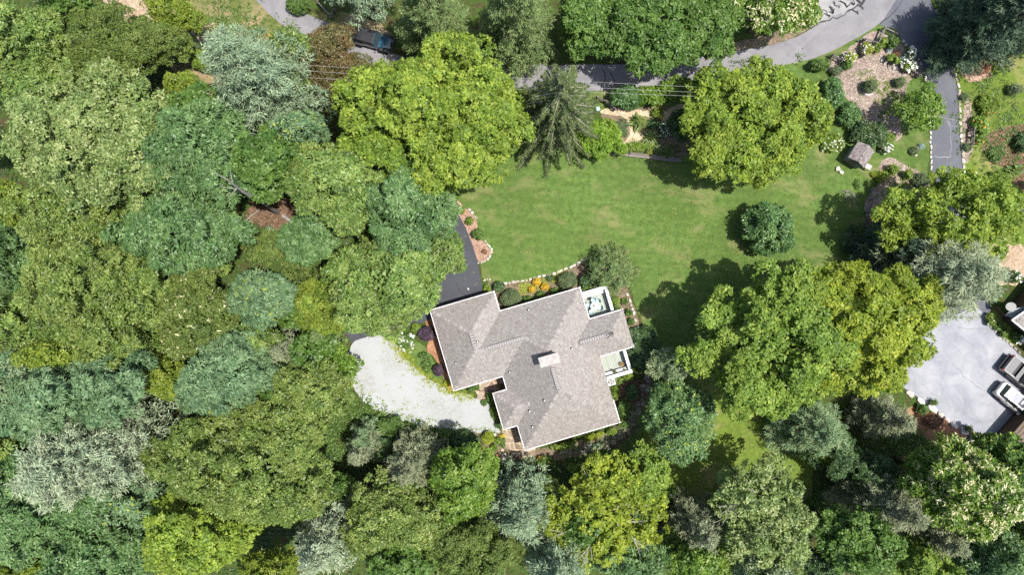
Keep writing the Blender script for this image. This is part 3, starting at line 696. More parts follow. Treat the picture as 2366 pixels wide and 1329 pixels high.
# walls with windows, soffit, gutters
WO = offset_poly(OUT, -0.55)
ctr = sum((Vector(p) for p in OUT), Vector((0, 0))) / len(OUT)
if max(abs(p.x - q[0]) for p, q in zip(WO, OUT)) > 0 and (Vector(WO[0]) - ctr).length > (Vector(OUT[0]) - ctr).length: WO = offset_poly(OUT, 0.55)
m = MB()
for i in range(len(WO)):
    a, b = WO[i], WO[(i + 1) % len(WO)]
    m.face([L2W(a.x, a.y, 0), L2W(b.x, b.y, 0), L2W(b.x, b.y, ZE - 0.12), L2W(a.x, a.y, ZE - 0.12)])
wall = m.build('wall', HM['wall'], house)
for i, (a, b) in enumerate(zip(WO, WO[1:] + WO[:1])):
    L = (b - a).length
    if L < 2.2: continue
    nw = max(1, int(L / 2.8)); e = (b - a) / L; nn = Vector((e.y, -e.x)); mid = (a + b) / 2
    s = 1 if (Vector(OUT[i]) - Vector(a)).dot(nn) > 0 else -1; nn = nn * s
    for k in range(nw):
        p = a + e * ((k + .5) * L / nw); z = 1.5; ang = math.atan2(e.y, e.x) + HA
        f = MB(); c = L2W(p.x + nn.x * .02, p.y + nn.y * .02, z); f.box(c, (1.3, 0.08, 1.25), ang); fo = f.build('window', HM['white'], wall)
        g = MB(); c = L2W(p.x + nn.x * .05, p.y + nn.y * .05, z); g.box(c, (1.12, 0.05, 1.07), ang); g.build('pane', HM['glass'], fo)
m = MB(); IN = offset_poly(OUT, 0.56) if WO == offset_poly(OUT, 0.55) else offset_poly(OUT, -0.56); O2 = OUT
for i in range(len(OUT)):
    j = (i + 1) % len(OUT)
    m.face([L2W(*OUT[i], ZE - .13), L2W(*OUT[j], ZE - .13), L2W(IN[j].x, IN[j].y, ZE - .13), L2W(IN[i].x, IN[i].y, ZE - .13)])
    m.face([L2W(*OUT[i], ZE - .13), L2W(*OUT[j], ZE - .13), L2W(*OUT[j], ZE - .012), L2W(*OUT[i], ZE - .012)])
m.build('soffit', HM['soffit'], house)
GO = offset_poly(OUT, 0.10) if (Vector(offset_poly(OUT, 0.10)[0]) - ctr).length > (Vector(OUT[0]) - ctr).length else offset_poly(OUT, -0.10)
for i in range(len(OUT)):
    if i == 5: continue                                  # the east wing's end has no gutter
    j = (i + 1) % len(OUT); a, b, c, d = Vector(OUT[i]), Vector(OUT[j]), GO[j], GO[i]
    if i == 7: a = a.lerp(b, 0.66); d = d.lerp(c, 0.66)
    m = MB(); z0, z1 = ZE - .14, ZE + 0.005
    m.face([L2W(a.x, a.y, z1), L2W(b.x, b.y, z1), L2W(c.x, c.y, z1), L2W(d.x, d.y, z1)])
    m.face([L2W(d.x, d.y, z0), L2W(c.x, c.y, z0), L2W(c.x, c.y, z1), L2W(d.x, d.y, z1)])
    m.face([L2W(a.x, a.y, z0), L2W(b.x, b.y, z0), L2W(c.x, c.y, z0), L2W(d.x, d.y, z0)])
    m.build('gutter', HM['gutter'], house)

# chimney
cu, cv = P2L(1269, 832.5, 5.7); ch = MB().box(L2W(cu, cv, 4.9), (1.72, 0.80, 1.5), HA).build('chimney', HM['brick'], roof)
cap = MB().box(L2W(cu, cv, 5.74), (1.98, 1.02, 0.17), HA).build('chimney_cap', HM['concrete'], house, bevel=0.015)
MB().box(L2W(cu - .1, cv + .02, 5.85), (0.42, 0.36, 0.05), HA).build('flue_cover', HM['concrete'], cap)
# plumbing vents
for px, py in [(1221,717),(1103,789),(1052,841),(1177,862),(1321,806),(1257,925),(1223,952),(1230,989)]:
    p = G(px, py, 3.9); u, v = P2L(px, py, 3.9); z = hz(u, v)
    pb = MB().box((p.x, p.y, z + .05), (0.24, 0.24, 0.06), HA).build('vent_pipe', HM['black'], roof)
    MB().tube([(p.x, p.y, z), (p.x + .03, p.y, z + .34)], [.075, .07], 8).build('pipe', HM['lead'], pb)
# antenna bracket on the east ridge
u, v = P2L(1410, 773, 4.0); z = hz(u, v); m = MB()
for du, dv, eu, ev in ((-.5, .0, .35, .1), (-.35, -.35, .35, .1), (.35, .1, .2, -.3)):
    m.bar(L2W(u + du, v + dv, z + .12), L2W(u + eu, v + ev, z + .42), 0.045, 0.045)
m.build('antenna_bracket', HM['black'], roof)

# ------------------------------------------------------------------ decks
def deck(u0, u1, v0, v1, side, label):
    """boards run along v; solid white parapets on the outer sides; side = the v end that carries the front rail"""
    d = empty('deck', L2W((u0 + u1) / 2, (v0 + v1) / 2, 0), HA, label, 'deck')
    lu, lv = u1 - u0, v1 - v0; zf = 1.15; n = int(lu / 0.155)
    r = random.Random(int(v0 * 10))
    for i in range(n):
        MB().box((-lu / 2 + (i + .5) * lu / n, 0, zf - .02), (lu / n - 0.022, lv, 0.045), 0, r.random()).build('deck_board', HM['board'], d)
    MB().box((0, 0, zf - .12), (lu - .05, lv - .05, 0.12)).build('deck_frame', HM['wood_grey'], d)
    for sx_ in (-1, 1):
        for sy_ in (-1, 1): MB().box((sx_ * (lu / 2 - .15), sy_ * (lv / 2 - .15), (zf - .18) / 2), (.14, .14, zf - .18)).build('post', HM['white'], d)
    zr = zf + 0.95
    ye = side * lv / 2
    fr = MB(); fr.box((0, ye - side * .06, zf + .47), (lu, 0.07, 0.90)); fr.build('rail_panel', HM['white'], d)
    MB().box((0.1, ye - side * .02, zr), (lu + .25, 0.34, 0.06)).build('rail_cap', HM['white'], d)
    MB().box((-.04, ye - side * .34, zf + .42), (lu - .1, 0.36, 0.07)).build('bench_seat', HM['white'], d)
    MB().box((lu / 2 - .03, -side * .17 / 2, zf + .47), (0.07, lv - .17 - .1, 0.90)).build('rail_panel', HM['white'], d)
    MB().box((lu / 2 + .06, -side * .12, zr + .003), (0.30, lv - .24, 0.06)).build('rail_cap', HM['white'], d)
    return d, zf
KD = (H - 2.0) / F
dk1, zf = deck(151 * KD, 206 * KD, -124 * KD, -60 * KD, 1, 'pale boarded deck with white rails and a round table, north-east corner of the house')
dk2, _ = deck(151 * KD, 206 * KD, -264 * KD, -205 * KD, -1, 'pale boarded deck with white rails and potted plants, south-east side of the house')

def patio_table(p, lab):
    t = empty('patio_table', p, 0.3, lab, 'table')
    MB().lathe([(0.0, .70), (.40, .70), (.425, .715), (.425, .735), (.40, .745), (0.0, .745)], n=24).build('tabletop', HM['tabletop'], t, True)
    MB().tube([(0, 0, .03), (0, 0, .70)], .035, 8).build('pedestal', HM['white'], t)
    MB().lathe([(.0, 0), (.24, 0), (.24, .03), (.05, .06), (0, .06)], n=14).build('base', HM['white'], t)
    return t
tp = G(1373.5, 708.0, zf + .7); tp.z = zf + .003
patio_table(tp, 'round white patio table on the north-east deck')
def patio_chair(p, rz, lab):
    c = empty('patio_chair', p, rz, lab, 'chair', 'teal patio chairs round the table')
    MB().lathe([(0, .42), (.19, .42), (.21, .44), (.19, .46), (0, .45)], n=16).build('seat', HM['teal'], c, True)
    m = MB(); rings = []
    for k in range(9):                                       # scalloped shell back behind the seat
        a = math.radians(-80 + 20 * k) + math.pi; ca, sa = math.cos(a), math.sin(a); h = .86 + .07 * math.cos((k - 4) * .35)
        rings.append([(.20 * ca, .20 * sa, .45), (.31 * ca, .29 * sa, h), (.335 * ca, .315 * sa, h), (.23 * ca, .23 * sa, .45)])
    m.loft(rings); m.build('backrest', HM['tealpale'], c, True)
    for a in (45, 135, 225, 315):
        x, y = .15 * math.cos(math.radians(a)), .15 * math.sin(math.radians(a)); MB().tube([(x, y, .43), (x * 1.5, y * 1.5, 0)], .016, 6).build('leg', HM['white'], c)
for ang, lb in ((100, 'teal shell-backed patio chair on the north side of the round table'), (55, 'teal shell-backed patio chair on the north-east side of the round table'), (170, 'teal shell-backed patio chair between the round table and the house wall'), (240, 'teal shell-backed patio chair on the south-west side of the round table'), (345, 'teal shell-backed patio chair between the round table and the east rail')):
    a = math.radians(ang); patio_chair(tp + Vector((math.cos(a) * .60, math.sin(a) * .60, 0)), a + math.pi, lb)
vs1 = empty('plant_pot', tp + Vector((-.06, .03, .742)), 0, 'tiny potted plant in the middle of the round patio table', 'plant')
MB().lathe([(.05, 0), (.07, .1), (.055, .1), (.0, .08)], n=10).build('pot', HM['tabletop'], vs1)
m = MB(); r = random.Random(2)
for k in range(30):
    a = r.uniform(0, 6.28); d = r.uniform(.03, .12); m.face([(0, 0, .08), (math.cos(a) * d - .02, math.sin(a) * d, .15), (math.cos(a) * d * 1.3, math.sin(a) * d * 1.3, .13), (math.cos(a) * d + .02, math.sin(a) * d + .02, .15)], r.random())
m.build('leaves', HM['leafpot'], vs1)

def potted(p, R, hgt, potmat, leafmat, lab, name='plant_pot', n=90, flower=None, seed=1):
    e = empty(name, p, 0, lab, 'potted plant'); r = random.Random(seed)
    MB().lathe([(R * .65, 0), (R * .95, hgt * .92), (R, hgt * .92), (R, hgt), (R * .86, hgt), (R * .84, hgt * .86), (0, hgt * .84)], n=16).build('pot', potmat, e, True)
    if leafmat is None: return e
    m = MB()
    for k in range(n):
        a = r.uniform(0, 6.28); d = R * 1.35 * math.sqrt(r.random()); z = hgt + R * .9 * (1 - (d / R / 1.5) ** 2) * r.uniform(.6, 1.1); s = R * .32; b = r.uniform(0, 6.28)
        x, y = d * math.cos(a), d * math.sin(a)
        m.face([(x, y, z), (x + s * math.cos(b + .5), y + s * math.sin(b + .5), z + s * .3), (x + s * 1.8 * math.cos(b), y + s * 1.8 * math.sin(b), z + s * .1), (x + s * math.cos(b - .5), y + s * math.sin(b - .5), z + s * .3)], r.random())
    m.build('leaves', leafmat, e); return e
YEL = mat_leaf('yellow_bloom', [(0.0, (0.35, 0.30, 0.03)), (1.0, (0.60, 0.48, 0.05))], 0.2)
LIMEL = mat_leaf('lime_pot_leaf', [(0.0, (0.10, 0.17, 0.02)), (1.0, (0.22, 0.30, 0.04))])
OCH = mat_leaf('ochre_leaf', [(0.0, (0.20, 0.13, 0.05)), (1.0, (0.42, 0.33, 0.16))])
potted(G(1436, 842, 1.4) * 1 + Vector((0, 0, -1.4 + zf)), .17, .28, HM['terracotta'], OCH, 'potted plant with ochre leaves in the corner of the south-east deck', seed=3)
potted(G(1420, 859, 1.6) + Vector((0, 0, -1.6 + zf + .46)), .15, .22, HM['terracotta'], HM['leafpot'], 'dark green potted plant standing on the white deck bench', seed=4)
potted(G(1443.5, 855, 1.6) + Vector((0, 0, -1.6 + zf + .46)), .15, .20, HM['white'], HM['leafpot'], 'white pot of pale flowers at the end of the white deck bench', n=60, seed=5)
potted(G(1143, 1005), .17, .32, HM['white'], LIMEL, 'white pot beside the lime shrub at the end of the gravel drive', n=30, seed=6)
potted(G(1161, 1008), .22, .3, HM['terracotta'], YEL, 'pot of yellow flowers at the corner of the tan patio', seed=7)
potted(G(1151, 1054), .27, .32, HM['terracotta'], None, 'empty round terracotta pot beyond the patio bench', seed=8)
potted(G(1166, 1055), .36, .30, GM['stone_pale'], HM['leafpot'], 'low stone basin beside the patio bench', n=12, seed=9)
potted(G(1170, 1045), .14, .2, HM['terracotta'], LIMEL, 'lime green potted plant behind the patio bench', n=50, seed=10)
potted(G(1157, 893), .18, .3, HM['black'], LIMEL, 'lime green potted plant in the front door nook of the house', n=70, seed=11)
potted(G(2151, 929), .28, .5, HM['black'], HM['leafpot'], 'dark pot with a plant standing on the boulder wall of the parking pad', seed=12)
potted(G(2231, 989), .30, .5, HM['black'], HM['leafpot'], 'large dark potted shrub at the lower end of the boulder wall', seed=13)
potted(G(2240, 997), .18, .32, HM['terracotta'], HM['leafpot'], 'small terracotta pot, nearest the large dark potted shrub of the boulder wall', n=20, seed=14)
potted(G(2248, 1003), .18, .32, HM['terracotta'], HM['leafpot'], 'small terracotta pot at the very end of the boulder wall', n=20, seed=15)

# bench on the patio
b = empty('bench', G(1194, 1049), math.radians(-2), 'grey weathered wooden garden bench on the edge of the tan patio', 'bench')
for k in range(5): MB().box((0, -.2 + k * .1, .43), (1.12, .085, .03), 0, k / 5).build('slat', HM['wood_grey'], b)
for k in range(3): MB().box((0, .27, .58 + k * .13), (1.12, .03, .09), 0, k / 3).build('back_slat', HM['wood_grey'], b)
for x in (-.53, .53):
    MB().box((x, .0, .63), (.07, .56, .04), 0, .3).build('armrest', HM['wood_grey'], b)
    MB().box((x, -.24, .305), (.06, .06, .61), 0, .2).build('leg', HM['wood_grey'], b); MB().box((x, .315, .46), (.06, .06, .92), 0, .2).build('leg', HM['wood_grey'], b)

# heat pump beside the house
u, v = P2L(1411, 883, .8); hp = empty('heat_pump', L2W(u + .05, v, 0), HA, 'white heat pump unit with a dark fan beside the east wall of the house', 'heat pump')
MB().box((0, 0, .42), (.82, .80, .84)).build('casing', HM['white'], hp, bevel=0.05)
MB().lathe([(.0, .842), (.30, .842), (.32, .86), (.30, .875), (0, .86)], n=20).build('fan_guard', HM['vent'], hp)
m = MB()
for k in range(4):
    a = k * math.pi / 2 + .4; m.face([(0, 0, .882), (.27 * math.cos(a), .27 * math.sin(a), .89), (.27 * math.cos(a + .7), .27 * math.sin(a + .7), .88)])
m.build('fan_blades', HM['lead'], hp)
# ================================================================== TREES AND SHRUBS
BARK = mat_var('brown_bark', (0.055, 0.040, 0.030), (0.13, 0.10, 0.078), 7.0, 0.95, 0.5)
BARKG = mat_var('grey_bark', (0.17, 0.155, 0.14), (0.30, 0.28, 0.26), 6.0, 0.9, 0.4)
BARKW = mat_var('pale_bark', (0.27, 0.25, 0.22), (0.44, 0.41, 0.37), 5.0, 0.9, 0.3)

def unit(a): return a / np.maximum(np.linalg.norm(a, axis=-1, keepdims=True), 1e-9)

def leaf_quads(P, Nn, A, L, W, droop=0.12, kite=0.42):
    """one pointed leaf per row: P base, Nn normal, A direction, L length, W width"""
    A = unit(A - Nn * (A * Nn).sum(-1, keepdims=True)); B = np.cross(Nn, A)
    L = L[:, None]; W = W[:, None]
    tip = P + A * L; tip[:, 2] -= (L[:, 0] * droop)
    return np.stack([P + B * W * 0.52, tip, P - B * W * 0.52], 1)

def sphere_dirs(n, zmin, rs):
    z = rs.uniform(zmin, 1.0, n); a = rs.uniform(0, 2 * np.pi, n); r = np.sqrt(1 - z * z)
    return np.stack([r * np.cos(a), r * np.sin(a), z], 1)

def crown_np(lobes, sp, rs, zmin=-0.35):
    """leaf clumps on boughs, boughs over the skin of a union of ellipsoid lobes"""
    lob = np.array(lobes, dtype=float); rc = sp['rc']; CC = []; CO = []; CB = []; up = np.array([0, 0, 1.0])
    for i, l in enumerate(lob):
        c, r = l[:3], l[3:6]; rb = min(sp.get('bough', 1.25), 0.42 * r[:2].mean())
        if rb < rc * 1.3: rb = 0
        area = 4 * np.pi * ((r[0] * r[1]) ** 1.6 / 3 + (r[0] * r[2]) ** 1.6 / 3 + (r[1] * r[2]) ** 1.6 / 3) ** (1 / 1.6) * (1 - zmin) / 2
        n = max(4, int(area / ((1.50 * rb if rb else sp['space'] * rc)) ** 2))
        d = sphere_dirs(n, zmin, rs); f = (np.where(rs.random_sample(n) < .14, rs.uniform(1.04, 1.2, n), rs.uniform(0.58, 1.04, n)) if rb else rs.uniform(0.80, 1.04, n))[:, None]
        p = c + d * r * f
        keep = np.ones(n, bool)
        for j, k in enumerate(lob):
            if j != i: keep &= (((p - k[:3]) / k[3:6]) ** 2).sum(1) > 0.55
        p = p[keep]; o = unit(d[keep] / r)
        bt = np.zeros(len(p))
        if rb:
            br = rb * rs.uniform(0.55, 1.3, len(p)); nn = np.maximum(3, (2 * np.pi * br ** 2 * 0.95 / (sp['space'] * rc) ** 2)).astype(int)
            ii = np.repeat(np.arange(len(p)), nn); bt = rs.uniform(-1, 1, len(p))[ii]
            dd = unit(unit(rs.normal(size=(len(ii), 3))) + o[ii] * 0.55 + up * 0.45)
            p = p[ii] + dd * br[ii][:, None] * rs.uniform(0.75, 1.05, len(ii))[:, None] * np.array([1, 1, 0.72]); o = unit(dd + o[ii] * 0.4)
        gap = (rs.random_sample(len(p)) > sp.get('gap', 0.06)) & (o[:, 2] > -0.25)
        CC.append(p[gap]); CO.append(o[gap]); CB.append(bt[gap])
    CC = np.concatenate(CC); CO = np.concatenate(CO); CB = np.concatenate(CB); n = sp['n']; K = len(CC)
    csz = rs.uniform(0.72, 1.3, K); ct = rs.uniform(0, 1, K)
    idx = np.repeat(np.arange(K), n); M = len(idx)
    dd = unit(rs.normal(size=(M, 3)) + CO[idx] * 1.0 + up * 0.55)
    rad = rc * csz[idx] * np.cbrt(rs.uniform(0.12, 1, M))
    off = dd * rad[:, None] * np.array([1, 1, sp.get('flat', 0.7)])
    P = CC[idx] + off
    Nn = unit(up * sp.get('nup', 0.62) + dd * 0.62 + rs.normal(size=(M, 3)) * (sp.get('nr', 0.42) + .10))
    rnd = rs.normal(size=(M, 3)); rdl = sp.get('radial', 0.4)
    A = unit(off * np.array([1, 1, 0.3])) * rdl + unit(rnd) * (1 - rdl)
    L = sp['L'] * rs.uniform(0.7, 1.3, M); W = sp['W'] * rs.uniform(0.75, 1.25, M)
    Q = leaf_quads(P, Nn, A, L, W, sp.get('droop', 0.12))
    T = np.clip(0.5 + CB[idx] * 0.16 + (ct[idx] - 0.5) * 0.6 + rs.normal(size=M) * 0.23, 0, 1)
    # loose inner foliage, bigger leaves, that closes the view through
    m = int(K * sp.get('fill', 2.6)); li = rs.choice(len(lob), m, p=(lob[:, 3] * lob[:, 4]) / (lob[:, 3] * lob[:, 4]).sum())
    d = sphere_dirs(m, -0.5, rs) * (rs.uniform(0.25, 0.82, m) ** 0.6)[:, None]
    P2 = lob[li, :3] + d * lob[li, 3:6]
    Q2 = leaf_quads(P2, unit(up + rs.normal(size=(m, 3)) * 0.5), rs.normal(size=(m, 3)), sp['L'] * rs.uniform(1.5, 2.4, m), sp['L'] * rs.uniform(0.9, 1.5, m), 0.1)
    return np.concatenate([Q, Q2]), np.concatenate([T, rs.uniform(0.1, 0.7, m)]), CC, CO

def leaves_obj(name, Q, T, mat, parent):
    n = len(Q)
    me = mesh_np(name, Q.reshape(-1, 3), 3, np.arange(n * 3), np.repeat(T, 3))
    return link(name, me, mat, parent)

def LEAFMAT(name, d, m, l, tr=0.3, rough=0.5, spec=0.3, pt=None, patch=0.3, gain=1.36):
    spec = min(spec, .38); rough = max(rough, .44)
    d = tuple(x * .80 for x in d); l = (l[0] * 1.24, l[1] * 1.16, l[2] * 1.15)
    if pt is None: pt = (min(.8, m[0] * 1.35), m[1] * 1.12, m[2] * .95); patch = .55
    d, m, l = [tuple(min(.85, x * gain) for x in c) for c in (d, m, l)]
    return mat_leaf(name, [(0.0, d), (0.5, m), (1.0, l)], tr, rough, spec, 1.6, patch, pt)

SPEC = {
 # broadleaf kinds: rc clump radius, space clump spacing, n leaves per clump, L / W leaf size
 'maple':   dict(rc=.50, space=1.32, n=36, L=.27, W=.22, radial=.35, nr=.45, gap=.10, mat=LEAFMAT('maple_yellow_green', (0.072, 0.126, 0.016), (0.134, 0.208, 0.028), (0.205, 0.272, 0.042), .36, .5, .28, (.175,.185,.022))),
 'maple_g': dict(rc=.50, space=1.32, n=36, L=.27, W=.22, radial=.35, nr=.45, gap=.10, mat=LEAFMAT('maple_green', (0.066, 0.122, 0.018), (0.122, 0.2, 0.032), (0.188, 0.258, 0.048), .34, .5, .28)),
 'maple_o': dict(rc=.50, space=1.32, n=36, L=.27, W=.22, radial=.35, nr=.45, gap=.10, mat=LEAFMAT('maple_gold', (0.088, 0.136, 0.015), (0.156, 0.218, 0.024), (0.24, 0.282, 0.038), .36, .5, .28)),
 'maple_d': dict(rc=.50, space=1.30, n=38, L=.27, W=.20, radial=.4, nr=.42, gap=.10, mat=LEAFMAT('maple_deep_green', (0.034, 0.078, 0.014), (0.064, 0.13, 0.024), (0.11, 0.185, 0.042), .32, .45, .35)),
 'pale':    dict(rc=.48, space=1.34, n=34, L=.25, W=.18, radial=.3, nr=.55, gap=.16, mat=LEAFMAT('pale_green_leaf', (0.075, 0.125, 0.034), (0.135, 0.2, 0.058), (0.23, 0.285, 0.12), .30, .42, .42, (.150,.155,.045))),
 'oak':     dict(rc=.46, space=1.36, n=36, L=.28, W=.14, radial=.7, bough=1.1, nr=.38, gap=.07, mat=LEAFMAT('oak_dark_green', (0.034, 0.076, 0.024), (0.064, 0.13, 0.04), (0.112, 0.188, 0.068), .22, .38, .5)),
 'oak_g':   dict(rc=.46, space=1.36, n=35, L=.27, W=.155, radial=.55, bough=1.1, nr=.42, gap=.07, mat=LEAFMAT('oak_mid_green', (0.052, 0.096, 0.02), (0.098, 0.168, 0.034), (0.16, 0.222, 0.058), .25, .4, .42, (.135,.125,.030))),
 'oak_o':   dict(rc=.42, space=1.36, n=37, L=.22, W=.13, radial=.4, bough=1.0, nr=.55, gap=.06, mat=LEAFMAT('oak_olive', (0.048, 0.084, 0.017), (0.094, 0.15, 0.028), (0.16, 0.212, 0.054), .24, .42, .4, (.118,.118,.026))),
 'feather': dict(rc=.42, space=1.25, n=44, bough=1.0, L=.20, W=.09, radial=.3, nr=.5, gap=.04, flat=.8, mat=LEAFMAT('fine_olive_leaf', (0.046, 0.078, 0.016), (0.08, 0.126, 0.026), (0.125, 0.172, 0.044), .26, .5, .3)),
 'locust':  dict(rc=.46, space=1.34, n=36, L=.30, W=.13, radial=.6, nr=.45, bough=1.05, gap=.12, flat=.6, droop=.22, mat=LEAFMAT('locust_blue_green', (0.044, 0.092, 0.042), (0.084, 0.154, 0.07), (0.142, 0.222, 0.112), .24, .5, .35)),
 'bright':  dict(rc=.55, space=1.15, n=44, L=.26, W=.18, radial=.45, nr=.42, gap=.07, mat=LEAFMAT('bright_green_leaf', (.050,.110,.012), (.090,.165,.020), (.155,.225,.045), .34, .42, .4)),
 'bush':    dict(rc=.36, space=1.2, n=34, L=.22, W=.14, radial=.45, nr=.42, gap=.05, mat=LEAFMAT('fresh_lime_green_leaf', (.065,.135,.012), (.115,.205,.020), (.180,.270,.040), .34, .5, .3)),
 'yellow':  dict(rc=.45, space=1.12, n=46, L=.20, W=.12, radial=.35, nr=.5, gap=.05, mat=LEAFMAT('yellow_green_leaf', (0.07, 0.115, 0.014), (0.125, 0.185, 0.024), (0.195, 0.242, 0.04), .34, .5, .3)),
 'silver':  dict(rc=.50, space=1.15, n=44, L=.24, W=.14, radial=.5, nr=.5, gap=.08, mat=LEAFMAT('silvery_leaf', (0.068, 0.11, 0.05), (0.118, 0.172, 0.084), (0.205, 0.26, 0.145), .25, .42, .4)),
 'red':     dict(rc=.45, space=1.12, n=46, L=.18, W=.12, radial=.4, nr=.5, gap=.05, mat=LEAFMAT('bronze_green_leaf', (.040,.050,.015), (.080,.088,.028), (.130,.115,.045), .24, .45, .35, (.150,.070,.035), .65)),
 'purple':  dict(rc=.20, space=.9, n=40, L=.12, W=.05, radial=.6, nr=.5, gap=.03, mat=LEAFMAT('purple_leaf', (.022,.013,.022), (.042,.026,.042), (.085,.062,.085), .12, .5, .35)),
 'holly':   dict(rc=.42, space=1.15, n=44, L=.26, W=.15, radial=.6, nr=.4, gap=.08, mat=LEAFMAT('holly_green', (0.022, 0.06, 0.014), (0.044, 0.104, 0.026), (0.098, 0.168, 0.056), .15, .32, .5)),
 'shrub':   dict(rc=.22, space=1.08, n=24, L=.17, W=.09, radial=.4, nr=.45, gap=.03, mat=LEAFMAT('shrub_green', (.028,.065,.012), (.055,.110,.020), (.105,.165,.038), .25, .45, .35)),
 'shrub_l': dict(rc=.22, space=1.08, n=24, L=.17, W=.10, radial=.4, nr=.45, gap=.03, mat=LEAFMAT('shrub_light_green', (.055,.105,.012), (.100,.165,.020), (.165,.225,.040), .3, .45, .35)),
 'shrub_d': dict(rc=.24, space=1.08, n=26, L=.18, W=.09, radial=.45, nr=.45, gap=.03, mat=LEAFMAT('shrub_dark_green', (.016,.042,.012), (.032,.072,.020), (.070,.118,.042), .18, .4, .45)),
 'lime':    dict(rc=.20, space=1.0, n=34, L=.13, W=.06, radial=.4, nr=.5, gap=.03, mat=LEAFMAT('lime_leaf', (.105,.155,.012), (.180,.230,.020), (.255,.290,.035), .3, .5, .3)),
 'gold':    dict(rc=.14, space=.9, n=34, L=.085, W=.05, radial=.4, nr=.5, gap=.02, mat=LEAFMAT('golden_bloom', (0.21, 0.14, 0.014), (0.34, 0.235, 0.022), (0.46, 0.345, 0.045), .2, .6, .2)),
 'grass':   dict(rc=.34, space=1.1, n=46, L=.55, W=.045, radial=.9, nr=.35, gap=.02, flat=.6, droop=.35, mat=LEAFMAT('ornamental_grass', (.060,.105,.020), (.110,.165,.040), (.180,.225,.075), .25, .5, .3)),
 'juniper': dict(rc=.26, space=1.0, n=42, L=.24, W=.045, radial=.75, nr=.5, gap=.03, mat=LEAFMAT('juniper_green', (.040,.070,.030), (.075,.110,.048), (.125,.155,.080), .15, .6, .25)),
 'cedar':   dict(rc=.42, space=1.0, n=58, L=.22, W=.06, radial=.7, nr=.6, gap=.04, mat=LEAFMAT('cedar_olive', (0.055, 0.075, 0.026), (0.1, 0.13, 0.046), (0.155, 0.18, 0.08), .15, .6, .25, (.120,.090,.045))),
 'blue':    dict(rc=.18, space=.9, n=36, L=.13, W=.035, radial=.8, nr=.5, gap=.02, mat=LEAFMAT('blue_needle', (.110,.165,.165), (.180,.250,.255), (.270,.350,.360), .1, .5, .3)),
 'dry':     dict(rc=.2, space=1.0, n=20, L=.15, W=.1, mat=LEAFMAT('dry_fallen_leaf', (.16,.12,.07), (.26,.21,.12), (.38,.33,.22), .15, .7, .2)),
 'bronze':  dict(rc=.24, space=1.0, n=30, L=.15, W=.07, radial=.5, nr=.5, gap=.03, mat=LEAFMAT('dead_brown_leaf', (.085,.045,.025), (.170,.095,.058), (.260,.165,.11), .15, .7, .2)),
}
CREAM = LEAFMAT('cream_tassel', (.30,.30,.17), (.46,.45,.28), (.60,.58,.40), .25, .6, .2)
WHITEB = LEAFMAT('white_bloom', (.50,.52,.47), (.66,.67,.63), (.78,.78,.75), .2, .6, .2)
ORANGEB = LEAFMAT('orange_bloom', (.50,.13,.015), (.65,.20,.02), (.72,.30,.04), .2, .6, .2)
LIMETIP = LEAFMAT('lime_tip', (.15,.22,.03), (.24,.31,.05), (.32,.38,.08), .35, .5, .3)
PALETIP = LEAFMAT('pale_tip', (.15,.17,.08), (.24,.25,.14), (.34,.34,.22), .3, .5, .3)

def bez(a, b, c, n=6):
    return [a * (1 - t) ** 2 + b * 2 * t * (1 - t) + c * t * t for t in [i / (n - 1) for i in range(n)]]

